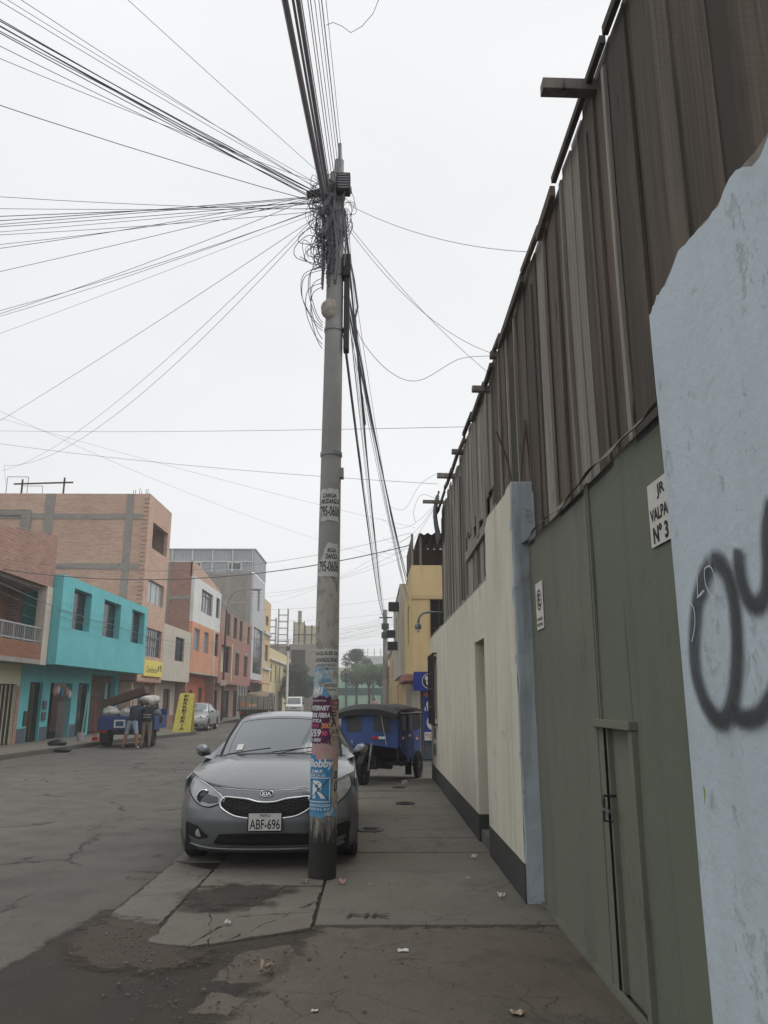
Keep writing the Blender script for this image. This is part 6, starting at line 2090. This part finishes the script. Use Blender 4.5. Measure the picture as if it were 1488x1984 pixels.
def panel(side, y0, y1, z0, z1, win=None, refl=None, z0b=None):
    z0b = z0 if z0b is None else z0b
    def fn(u, v):
        y = lerp(y0, y1, u)
        zl = lerp(z0, z0b, u)
        z = lerp(zl, z1, v)
        return (side * (.64 + .018 * math.sin(9 * y + 4 * z) * (1 - v) + .012 * math.sin(17 * y)), y, z)
    p = MB().grid(fn, 10, 12).build('side_panel', 'tarp_blue', mt, smooth=True, local=True)
    if win:
        MB().grid(lambda u, v: (side * .668, lerp(win[0], win[1], u), lerp(win[2], win[3], v)), 2, 2).build('window', 'tarp_window', p, local=True)
    if refl:
        yy, zz = refl
        MB().box(side * .665, side * .672, yy - .13, yy, zz, zz + .05).build('reflector', 'reflector_white', p, local=True)
        MB().box(side * .665, side * .672, yy, yy + .16, zz, zz + .05).build('reflector', 'reflector_red', p, local=True)
for s in (-1, 1):
    panel(s, .0, .56, .78, 1.5, (.12, .42, 1.08, 1.38), (.26, .9), .5)
    panel(s, .58, 1.18, .42, 1.5, (.7, 1.0, 1.08, 1.38), (.82, .93), .4)
    panel(s, 1.2, 1.85, .36, 1.06, None, (1.45, .84), .36)
    MB().grid(lambda u, v: (s * (.64 + .012 * math.sin(7 * u + 3 * v)), lerp(1.2, 1.85, u), lerp(1.07, 1.5, v)), 6, 6).build('rear_quarter_window', 'tarp_black', mt, smooth=True, local=True)
# front panel with two windows
def fr_fn(u, v):
    return (lerp(-.63, .63, u), -.05 - .16 * math.sin(math.pi * u) * (1 - .3 * v) + .0 * v, lerp(.82 - .1 * abs(2 * u - 1), 1.5, v))
fp_ = MB().grid(fr_fn, 16, 10).build('front_panel', 'tarp_blue', mt, smooth=True, local=True)
for u0, u1 in ((.12, .4), (.6, .88)):
    MB().grid(lambda u, v: Vector(fr_fn(lerp(u0, u1, u), lerp(.38, .85, v))) + Vector((0, -.006, 0)), 8, 4).build('window', 'tarp_window', fp_, smooth=True, local=True)
MB().box(.25, .4, -.215, -.2, .92, .97).build('reflector', 'reflector_white', fp_, local=True)
MB().box(.12, .25, -.225, -.21, .92, .97).build('reflector', 'reflector_red', fp_, local=True)
MB().grid(lambda u, v: (lerp(-.63, .63, u), 1.86, lerp(.4, 1.5, v)), 4, 4).build('rear_panel', 'tarp_blue', mt, local=True)
fm = MB()
for s in (-1, 1):
    fm.tube([(s * .6, .0, .5), (s * .6, .0, 1.52), (s * .6, 1.8, 1.52), (s * .6, 1.85, .4), (s * .6, .3, .36), (s * .6, 0, .5)], .018, 6)
for yy in (.3, 1.0, 1.8): fm.bar((-.6, yy, .38), (.6, yy, .38), .04)
fm.bar((0, -.2, .62), (0, 1.0, .4), .05)
fm.build('frame', 'dark_steel', mt, local=True)
MB().box(-.58, .58, .35, 1.82, .39, .42).build('floor', 'dark_steel', mt, local=True)
MB().box(-.55, .55, 1.2, 1.75, .42, .7).build('bench_seat', 'black_plastic', mt, local=True, bevel=.04)
eng = MB().box(-.14, .14, .0, .38, .3, .58)
for k in range(6): eng.box(-.17, .17, .05, .3, .4 + .03 * k, .41 + .03 * k)
eng.cyl((.16, .1, .35), (.2, .9, .28), .04, .05, 10)
eng.build('engine', 'dark_steel', mt, local=True)
MB().ball((0, .05, .78), .15, .28, .13).build('fuel_tank', 'black_plastic', mt, smooth=True, local=True)
fk = MB()
for s in (-1, 1): fk.cyl((s * .09, -.42, .3), (s * .1, -.12, .98), .022, .026, 8)
fk.bar((-.34, -.1, 1.0), (.34, -.1, 1.0), .03)
fk.build('front_fork', 'grey_steel', mt, local=True)
MB().grid(lambda u, v: (lerp(-.07, .07, u), -.42 + .33 * math.cos(R(20 + 130 * v)), .3 + .33 * math.sin(R(20 + 130 * v))), 2, 10).build('front_mudguard', 'black_plastic', mt, smooth=True, local=True)
wheel(mt, 'front_wheel', (0, -.42, .3), .3, .1, 5, 'dark_steel')
for s in (-1, 1):
    wheel(mt, 'rear_wheel', (s * .68, 1.45, .3), .3, .1, 10, 'dark_steel')
    MB().box(s * .5, s * .64, 1.0, 1.03, .12, .5).build('mud_flap', 'black_plastic', mt, local=True)
MB().cyl((-.7, 1.45, .3), (.7, 1.45, .3), .03, .03, 8).build('axle', 'dark_steel', mt, local=True)
MB().tube([(.672, 0, 1.44), (.676, .6, 1.43), (.676, 1.3, 1.44), (.672, 1.9, 1.43)], .006, 5).build('roof_cord', 'reflector_white', mt, local=True)
MB().tube([(.3, -.24, 1.44), (.42, -.2, .8)], .005, 5).build('tie_cord', 'reflector_white', mt, local=True)

# ------------------------------------------------------------------ blue cargo tricycle being loaded
mat('truck_blue', rgb(48, 70, 120), .5, .2, 3, .1)
tk = thing('cargo_tricycle', 'blue motor cargo tricycle loaded with sacks at the left kerb', 'cargo tricycle', (-8.45, 27.6, 0), R(3))
# local: tail at y=0, nose at y=3.4
bd = MB().box(-.95, .95, .0, 2.0, .6, .66).build('bed_floor', 'truck_blue', tk, local=True)
for s in (-1, 1): MB().box(s * .91, s * .95, .05, 2.0, .66, 1.05).build('side_board', 'truck_blue', tk, local=True)
tgt = MB().box(-.95, .95, -.04, .0, .58, 1.04).build('tailgate', 'truck_blue', tk, local=True, bevel=.01)
for k in range(3): MB().box(-.9, .9, -.06, -.04, .66 + .14 * k, .69 + .14 * k).build('rib', 'truck_blue', tgt, local=True)
pt = MB().box(-.4, -.02, -.075, -.06, .66, .92).build('number_plate', 'plate_white', tk, local=True)
MB().box(-.34, -.08, -.08, -.075, .71, .87).build('plate_field', 'truck_blue', pt, local=True)
MB().box(-.95, .95, 1.96, 2.0, .66, 1.25).build('head_board', 'truck_blue', tk, local=True)
for s in (-1, 1): MB().box(s * .62, s * .9, -.06, -.02, .5, .57).build('tail_light', 'red_lens', tk, local=True)
MB().box(-.5, .5, .1, 3.0, .42, .55).build('chassis', 'dark_steel', tk, local=True)
for s in (-1, 1):
    wheel(tk, 'rear_wheel', (s * .74, .55, .33), .33, .24, 6, 'dark_steel')
    MB().box(s * .6, s * .88, .05, .08, .2, .58).build('mud_flap', 'black_plastic', tk, local=True)
wheel(tk, 'front_wheel', (0, 3.2, .3), .3, .12, 6, 'dark_steel')
m = MB()
for s in (-1, 1): m.cyl((s * .1, 3.2, .3), (s * .1, 2.95, 1.0), .025, .03, 8)
m.bar((-.38, 2.9, 1.05), (.38, 2.9, 1.05), .035)
m.build('fork', 'grey_steel', tk, local=True)
MB().ball((0, 2.6, .85), .17, .3, .14).build('fuel_tank', 'truck_blue', tk, smooth=True, local=True)
MB().box(-.2, .2, 2.05, 2.5, .7, .82).build('saddle', 'black_plastic', tk, local=True, bevel=.03)
def lump(name, label, c, r, mname, seed, cat='sack', amp=.25):
    m = MB()
    m.ball((0, 0, 0), r[0], r[1], r[2], 18, 12)
    o = Vector((seed, seed * 2, 1))
    m.v = [tuple(Vector(p_) * (1 + amp * mnoise.noise(Vector(p_) * 3.2 / max(r) * .5 + o)) + Vector(c)) for p_ in m.v]
    return tag(m.build(name, mname, None, smooth=True), label, cat)
mat('sack_white', rgb(176, 174, 170), .8, .25, 9, .9, 8)
mat('bag_black', rgb(34, 34, 36), .4, .2, 5, .5)
mat('cardboard', rgb(84, 68, 60), .8, .2, 3)
lump('white_sack', 'bulging white sack at the tail of the blue tricycle', (-9.05, 27.85, 1.15), (.26, .24, .22), 'sack_white', 3, amp=.5)
lump('white_sack', 'small white sack beside the man in shorts', (-8.6, 27.85, 1.13), (.2, .2, .18), 'sack_white', 5, amp=.5)
lump('white_bundle', 'white patterned bundle carried on the right man\'s shoulder', (-7.62, 27.35, 1.56), (.33, .24, .19), 'sack_white', 9, 'bundle', .6)
lump('dark_sack', 'dark sack heaped on the blue tricycle', (-8.1, 28.6, 1.0), (.6, .6, .4), 'bag_black', 12)
wd = MB()
wd.obox((-8.65, 28.0, 1.68), Vector((.72, 0, .24)), Vector((0, .28, 0)), Vector((-.04, 0, .13)))
tag(wd.build('brown_panel', 'cardboard', None, bevel=.02), 'long brown furniture panel tilted on top of the tricycle load', 'furniture')
MB()
lump('grey_bag', 'grey rubbish bag lying on the kerb before the teal house', (-10.35, 26.6, .2), (.28, .2, .12), 'bag_black', 21, 'bag')
lump('black_bag', 'flat black bag lying in the gutter', (-9.6, 25.2, .06), (.26, .15, .07), 'bag_black', 23, 'bag')
mp = thing('mop_bucket', 'white bucket with mop and broom handles by the teal house', 'bucket', (-10.7, 29.6, .13))
MB().lathe([(.001, 0), (.11, 0), (.15, .28), (.14, .28), (.1, .02)], (0, 0, 0), (0, 0, 1), 16).build('bucket', 'sack_white', mp, local=True)
MB().cyl((.02, 0, .1), (.1, .12, 1.7), .016, .016, 8).build('mop_handle', 'mint', mp, local=True)
MB().cyl((.5, .1, .02), (.4, .15, 1.35), .016, .016, 8).build('broom_handle', 'reflector_red', mp, local=True)
MB().box(.4, .62, .05, .15, 0, .12).build('broom_head', 'reflector_red', mp, local=True)

# ------------------------------------------------------------------ people
mat('skin', rgb(142, 98, 78), .6, .06, 8, .1)
mat('hair', rgb(30, 27, 26), .8, .15, 20, .3)
mat('cloth_navy', rgb(44, 50, 62), .9, .15, 6, .4)
mat('cloth_denim', rgb(146, 158, 176), .9, .15, 8, .4)
mat('cloth_black', rgb(38, 38, 40), .9, .15, 6, .4)
mat('cloth_khaki', rgb(120, 108, 92), .9, .15, 6, .4)
mat('cloth_red', rgb(150, 74, 70), .9, .15, 6, .4)
mat('cloth_grey', rgb(150, 150, 148), .9, .1, 6, .4)
mat('cap_blue', rgb(62, 76, 104), .85, .1, 6, .3)
mat('shoe', rgb(170, 168, 164), .7, .15, 8, .1)
def person(label, loc, rz, J, mats, shirt_z, leg_cut, group, s=1., cap=None, sleeves=True):
    """J: joints in metres; body grown as one skin, materials by region"""
    bm = bmesh.new()
    lay = bm.verts.layers.skin.verify()
    V = {}
    RAD = dict(pelvis=.155, belly=.14, chest=.165, neck=.06, headb=.085, head=.1, headt=.075, shl=.075, shr=.075, ell=.05, elr=.05, wrl=.036, wrr=.036, hal=.04, har=.04, hil=.1, hir=.1, knl=.072, knr=.072, anl=.048, anr=.048, tol=.04, tor=.04, hel=.045, her=.045)
    for k, p_ in J.items():
        v = bm.verts.new(Vector(p_) * s)
        r_ = RAD[k] * s
        v[lay].radius = (r_ * (1.2 if k in ('pelvis', 'chest', 'belly') else 1), r_)
        v[lay].use_root = (k == 'pelvis')
        V[k] = v
    for a_, b_ in (('pelvis', 'belly'), ('belly', 'chest'), ('chest', 'neck'), ('neck', 'headb'), ('headb', 'head'), ('head', 'headt'), ('chest', 'shl'), ('chest', 'shr'), ('shl', 'ell'), ('shr', 'elr'), ('ell', 'wrl'), ('elr', 'wrr'), ('wrl', 'hal'), ('wrr', 'har'), ('pelvis', 'hil'), ('pelvis', 'hir'), ('hil', 'knl'), ('hir', 'knr'), ('knl', 'anl'), ('knr', 'anr'), ('anl', 'tol'), ('anr', 'tor')):
        bm.edges.new((V[a_], V[b_]))
    me = bpy.data.meshes.new('tmp')
    bm.to_mesh(me)
    bm.free()
    ob = bpy.data.objects.new('tmp', me)
    col.objects.link(ob)
    sk = ob.modifiers.new('skin', 'SKIN')
    sk.use_smooth_shade = True
    sb = ob.modifiers.new('sub', 'SUBSURF')
    sb.levels = sb.render_levels = 2
    dg = bpy.context.evaluated_depsgraph_get()
    new = bpy.data.meshes.new_from_object(ob.evaluated_get(dg))
    bpy.data.objects.remove(ob)
    new.name = 'person'
    new.materials.clear()
    for q_ in mats: new.materials.append(MATS[q_])      # skin, shirt, trousers, shoe, hair
    hz = J['headt'][2] * s
    hc = (Vector(J['headb']) + Vector(J['headt'])) / 2 * s
    def near(p_, keys):
        return min((p_ - Vector(J[k_]) * s).length for k_ in keys)
    seg = lambda p_, a_, b_: (lambda A, B: (p_ - (A + (B - A) * max(0, min(1, (p_ - A).dot(B - A) / max((B - A).length_squared, 1e-6))))).length)(Vector(J[a_]) * s, Vector(J[b_]) * s)
    for f in new.polygons:
        c = f.center
        dl = {'head': min(seg(c, 'headb', 'headt'), seg(c, 'neck', 'headb')), 'torso': min(seg(c, 'pelvis', 'belly'), seg(c, 'belly', 'chest'), seg(c, 'chest', 'shl'), seg(c, 'chest', 'shr')) - .08, 'uarm': min(seg(c, 'shl', 'ell'), seg(c, 'shr', 'elr')), 'farm': min(seg(c, 'ell', 'hal'), seg(c, 'elr', 'har')), 'thigh': min(seg(c, 'hil', 'knl'), seg(c, 'hir', 'knr'), seg(c, 'pelvis', 'hil'), seg(c, 'pelvis', 'hir')), 'shin': min(seg(c, 'knl', 'anl'), seg(c, 'knr', 'anr')), 'foot': min(seg(c, 'anl', 'tol'), seg(c, 'anr', 'tor'))}
        k = min(dl, key=dl.get)
        if k == 'head':
            up_ = (Vector(J['headt']) - Vector(J['headb'])).normalized()
            rel = c - hc
            f.material_index = 4 if (rel.dot(up_) > .02 or (rel.dot(up_) > -.07 and rel.y < .03)) and c.z > (J['neck'][2] + .07) * s else 0
        elif k == 'torso': f.material_index = 1 if c.z > shirt_z * s else 2
        elif k == 'uarm': f.material_index = 1 if sleeves else 0
        elif k == 'farm': f.material_index = 1 if sleeves == 'long' and near(c, ('hal', 'har')) > .1 else 0
        elif k == 'thigh': f.material_index = 2 if c.z < shirt_z * s else 1
        elif k == 'shin': f.material_index = 2 if c.z > leg_cut * s else 0
        else: f.material_index = 3
    new.polygons.foreach_set('use_smooth', [True] * len(new.polygons))
    o = bpy.data.objects.new('person', new)
    col.objects.link(o)
    o.location = loc
    o.rotation_euler = (0, 0, rz)
    tag(o, label, 'person', group)
    # face: nose and ears; hand fingers
    hb, ht = Vector(J['headb']) * s, Vector(J['headt']) * s
    fc = (hb + ht) / 2
    m = MB().ball(fc + Vector((0, .105, -.01)) * s, .014, .02, .025, 8, 6).ball(fc + Vector((-.098, 0, 0)) * s, .014, .025, .035, 8, 6).ball(fc + Vector((.098, 0, 0)) * s, .014, .025, .035, 8, 6)
    m.build('nose_and_ears', 'skin', o, smooth=True, local=True)
    fm_ = MB()
    for wr, ha in (('wrl', 'hal'), ('wrr', 'har')):
        a_, b_ = Vector(J[wr]) * s, Vector(J[ha]) * s
        d_ = (b_ - a_).normalized()
        sd = d_.cross(Vector((0, 1, 0))).normalized() if abs(d_.y) < .9 else Vector((1, 0, 0))
        nn = d_.cross(sd)
        for k in range(4):
            q_ = b_ + sd * (.022 * (k - 1.5)) + d_ * .02
            L_ = (.06, .075, .07, .055)[k]
            fm_.tube([q_, q_ + d_ * L_ * .5 + nn * .008, q_ + d_ * L_ * .9 + nn * .03], [.0095, .009, .007], 6)
        q_ = a_ + (b_ - a_) * .5 + sd * .04
        fm_.tube([q_, q_ + sd * .02 + d_ * .03, q_ + sd * .025 + d_ * .06 + nn * .015], [.012, .01, .008], 6)
    fm_.build('fingers', 'skin', o, smooth=True, local=True)
    if cap:
        m = MB().lathe([(.112, -.02), (.112, .03), (.09, .08), (.04, .11), (.001, .115)], ht + Vector((0, 0, -.06)), (0, 0, 1), 16)
        m.add([tuple(ht + Vector(p_)) for p_ in ((-.08, .09, -.06), (.08, .09, -.06), (.06, .19, -.075), (-.06, .19, -.075))], [(0, 1, 2, 3)])
        m.build('cap', cap, o, smooth=True, local=True)
    return o
STAND = dict(pelvis=(0, 0, .95), belly=(0, .01, 1.1), chest=(0, .02, 1.3), neck=(0, .02, 1.47), headb=(0, .04, 1.56), head=(0, .045, 1.64), headt=(0, .04, 1.7), shl=(-.18, .02, 1.4), shr=(.18, .02, 1.4), ell=(-.25, 0, 1.12), elr=(.25, 0, 1.12), wrl=(-.26, .08, .88), wrr=(.26, .08, .88), hal=(-.26, .1, .8), har=(.26, .1, .8), hil=(-.09, 0, .88), hir=(.09, 0, .88), knl=(-.11, .02, .5), knr=(.11, .02, .5), anl=(-.12, -.02, .09), anr=(.12, -.02, .09), tol=(-.13, .14, .04), tor=(.13, .14, .04))
def pose(**k):
    d = dict(STAND)
    d.update(k)
    return d
PG = 'people about the street'
person('person in dark jacket and pale denim shorts lifting at the tricycle, back turned', (-8.0, 26.75, 0), R(-8), pose(belly=(.03, .06, 1.1), chest=(.06, .14, 1.26), neck=(.1, .2, 1.4), headb=(.13, .25, 1.46), head=(.15, .29, 1.52), headt=(.16, .31, 1.58), shl=(-.12, .16, 1.34), shr=(.24, .16, 1.34), ell=(-.22, .34, 1.2), elr=(.36, .36, 1.25), wrl=(-.2, .55, 1.25), wrr=(.34, .58, 1.35), hal=(-.19, .62, 1.28), har=(.32, .66, 1.4), knl=(-.2, .05, .5), knr=(.17, .03, .5), anl=(-.26, -.04, .09), anr=(.2, -.02, .09), tol=(-.3, .1, .04), tor=(.25, .13, .04)), ['skin', 'cloth_navy', 'cloth_denim', 'shoe', 'hair'], .93, .56, PG, .98, None, 'long')
o = person('person in black striped top and khaki trousers carrying a white bundle', (-7.58, 27.0, 0), R(5), pose(chest=(0, .08, 1.28), neck=(0, .12, 1.42), headb=(-.02, .17, 1.48), head=(-.02, .2, 1.53), headt=(-.02, .21, 1.59), shl=(-.18, .08, 1.36), shr=(.18, .08, 1.36), ell=(-.28, .2, 1.42), elr=(.3, .2, 1.4), wrl=(-.22, .34, 1.55), wrr=(.24, .34, 1.55), hal=(-.18, .38, 1.6), har=(.2, .38, 1.6), anl=(-.16, -.05, .09), tol=(-.18, .1, .04)), ['skin', 'cloth_black', 'cloth_khaki', 'cloth_khaki', 'hair'], .9, .1, PG, .95, None, 'long')
for k, zz in enumerate((1.0, 1.08)):
    MB().lathe([(.163, -.014), (.166, -.014), (.166, .014), (.163, .014)], (0, .02, zz), (0, .1, 1), 20).build('stripe', 'cloth_grey', o, smooth=True, local=True)
person('person in a pale top standing under the far left tree', (-6.3, 84, 0), R(200), pose(), ['skin', 'cloth_grey', 'cloth_black', 'shoe', 'hair'], .95, .1, PG)
person('person in a red top near the far pole', (1.0, 62.5, 0), R(180), pose(), ['skin', 'cloth_red', 'cloth_navy', 'shoe', 'hair'], .95, .1, PG)
person('person in dark clothes beyond the taxi roof', (1.9, 68, 0), R(150), pose(), ['skin', 'cloth_navy', 'cloth_black', 'shoe', 'hair'], .95, .1, PG)
person('person in a pale pink top left of the far pole', (.1, 66, 0), R(180), pose(), ['skin', 'poster_pink', 'cloth_navy', 'shoe', 'hair'], .95, .1, PG)

# ------------------------------------------------------------------ white van, flatbed lorry, more cars
vn = thing('white_van', 'white minivan facing the viewer far down the left lane', 'van', (-8.1, 81.5, 0), R(2))
def vsec(y):
    return y
prof = [(0, .35), (-.02, .6), (.05, .95), (.35, 1.12), (.75, 1.75), (1.0, 1.85), (4.0, 1.88), (4.3, 1.7), (4.35, .35)]
m = MB()
m.prism(prof, lambda u, v, w: (w * (1 - .1 * max(0, (v - 1) / .9)), u, v), -.83, .83)
m.build('body', 'paint_white', vn, local=True, bevel=.05)
MB().add([(-.7, .34, 1.14), (.7, .34, 1.14), (.62, .735, 1.74), (-.62, .735, 1.74)], [(0, 1, 2, 3)]).build('windscreen', 'car_glass', vn, local=True)
for s in (-1, 1):
    MB().add([(s * .835, .7, 1.15), (s * .835, 3.9, 1.15), (s * .765, 3.9, 1.7), (s * .765, 1.0, 1.7)], [(0, 1, 2, 3)]).build('side_window', 'car_glass', vn, local=True)
    MB().ball((s * .6, .0, .78), .16, .06, .1).build('headlight', 'lamp_lens', vn, smooth=True, local=True)
    MB().ball((s * .95, .6, 1.2), .09, .05, .13).build('mirror', 'black_trim', vn, smooth=True, local=True)
    for wc in (.75, 3.4): wheel(vn, 'wheel', (s * .74, wc, .3), .3, .18)
MB().box(-.35, .35, -.04, .0, .68, .8).build('grille', 'black_trim', vn, local=True)
MB().box(-.75, .75, -.05, .02, .38, .5).build('bumper', 'black_trim', vn, local=True)
MB().box(-.16, .16, -.06, -.05, .5, .6).build('number_plate', 'plate_white', vn, local=True)
make_car('parked_car', 'small grey car behind the white van', 'car', (-6.2, 90, 0), R(2), 'paint_silver', HY, None, 'parked cars')

fl = thing('flatbed_lorry', 'old grey stake-sided lorry parked nose away on the left', 'lorry', (-8.35, 55.5, 0), R(1.5))
fl.scale = (.92, .92, .92)
mat('lorry_grey', rgb(142, 140, 134), .7, .2, 4)
MB().box(-1.1, 1.1, 0, 5.2, .85, 1.0).build('bed', 'dark_steel', fl, local=True)
for s in (-1, 1):
    for k in range(3): MB().box(s * 1.06, s * 1.1, 0, 5.2, 1.0 + .33 * k, 1.28 + .33 * k).build('side_plank', 'lorry_grey', fl, local=True)
    for k in range(5): MB().box(s * 1.1, s * 1.15, 1.2 * k + .05, 1.2 * k + .15, .9, 2.0).build('stake', 'rust_steel', fl, local=True)
tg_ = MB().box(-1.1, 1.1, -.06, 0, 1.0, 1.95).build('tailgate', 'lorry_grey', fl, local=True)
MB().box(-.85, -.5, -.075, -.06, 1.25, 1.5).build('reflector', 'orange_lens', tg_, local=True)
MB().box(-.3, .3, -.075, -.06, 1.2, 1.4).build('placard', 'ochre', tg_, local=True)
for k in range(5): MB().box(-1.0 + .45 * k, -.96 + .45 * k, -.08, -.06, 1.02, 1.93).build('brace', 'dark_steel', tg_, local=True)
for s in (-1, 1):
    MB().box(s * .7, s * 1.0, -.05, 0, .68, .8).build('tail_light', 'red_lens', fl, local=True)
    wheel(fl, 'wheel', (s * .85, 1.2, .45), .45, .4, 6, 'dark_steel')
    wheel(fl, 'wheel', (s * .9, 5.9, .45), .45, .25, 6, 'dark_steel')
MB().box(-.45, .45, 0, 6.2, .5, .85).build('chassis', 'dark_steel', fl, local=True)
MB().box(-1.05, 1.05, 5.3, 6.9, .8, 2.3).build('cab', 'lorry_grey', fl, local=True, bevel=.1)
MB().box(-.8, .8, 5.28, 5.3, 1.6, 2.1).build('rear_window', 'car_glass', fl, local=True)
tk2 = lump('lorry_load', 'heap of junk on the old grey lorry', (-8.4, 58.3, 1.7), (.8, 1.6, .4), 'cloth_khaki', 40, 'load', .6)

# ------------------------------------------------------------------ litter
rl_ = random.Random(8)
def litter(x, y, s, mname, label, z=.035, up_=.012):
    s, up_ = s * .72, up_ * .8
    m = MB()
    pts = []
    n = 5
    for j in range(n + 1):
        for i in range(n + 1):
            pts.append((x + s * (i / n - .5) + rl_.uniform(-.1, .1) * s, y + s * .8 * (j / n - .5) + rl_.uniform(-.1, .1) * s, z + rl_.uniform(0, up_ * 2.5)))
    m.add(pts, [(j * (n + 1) + i, j * (n + 1) + i + 1, (j + 1) * (n + 1) + i + 1, (j + 1) * (n + 1) + i) for j in range(n) for i in range(n)])
    tag(m.build('litter', mname, None, fix=False), label, 'litter', 'litter on the ground')
litter(-1.04, 6.12, .06, 'paper', 'white paper scrap on the cracked slab left of the pole', .035)
litter(-.27, 7.35, .09, 'poster_pink', 'crumpled pinkish wrapper at the right foot of the pole', .035, .02)
litter(-.6, 7.36, .07, 'poster_beige', 'crumpled beige paper at the left foot of the pole', .035, .02)
litter(1.05, 6.85, .08, 'paper', 'white plastic bit at the foot of the pier', .035, .02)
litter(1.03, 8.45, .07, 'paper', 'white scrap at the doorway threshold edge', .035, .02)
litter(.86, 7.5, .05, 'poster_beige', 'tiny beige scrap on the pavement before the pier', .035)
litter(.6, 15.3, .14, 'sack_white', 'pale crumpled bag on the pavement before the taxi', .035, .05)
litter(-.02, 7.25, .03, 'paper', 'tiny white chip on the pavement right of the pole', .036)
litter(-.62, 5.13, .11, 'poster_beige', 'torn tan wrapper on the broken concrete', .036, .03)
litter(.2, 5.55, .1, 'paper', 'flattened grey paper on the driveway', .016, .004)
litter(-.3, 4.55, .05, 'paper', 'small white card on the driveway at the bottom', .016, .004)
litter(.75, 4.5, .1, 'poster_beige', 'pale spill of scraps before the wicket door', .016, .008)
litter(-10.8, 23.2, .2, 'yellow_green', 'yellowish rag on the left pavement', .14, .02)
# scratched initials in the wet concrete
im = MB()
text_on(im, 'MK', .11, .32, lambda u, v: (-.02 + u, 6.3 + v, .0425), 0, .0, 0, 0, .3)
tag(im.build('scratched_letters', 'dirt', rp, fix=False))
# ------------------------------------------------------------------ damp coastal haze
hz_m = bpy.data.materials.new('haze')
hz_m.use_nodes = True
hn, hl_ = hz_m.node_tree.nodes, hz_m.node_tree.links
hn.clear()
ho = hn.new('ShaderNodeOutputMaterial')
pv = hn.new('ShaderNodeVolumePrincipled')
pv.inputs['Color'].default_value = (.93, .95, .97, 1)
pv.inputs['Density'].default_value = .0019
pv.inputs['Anisotropy'].default_value = .3
hl_.new(pv.outputs[0], ho.inputs['Volume'])
hzo = MB().box(-640, 640, -340, 640, -1.03, 17.5).build('haze', hz_m)
tag(hzo, 'thin pale haze filling the street air', 'haze', kind='stuff')
hzo.display_type = 'WIRE'
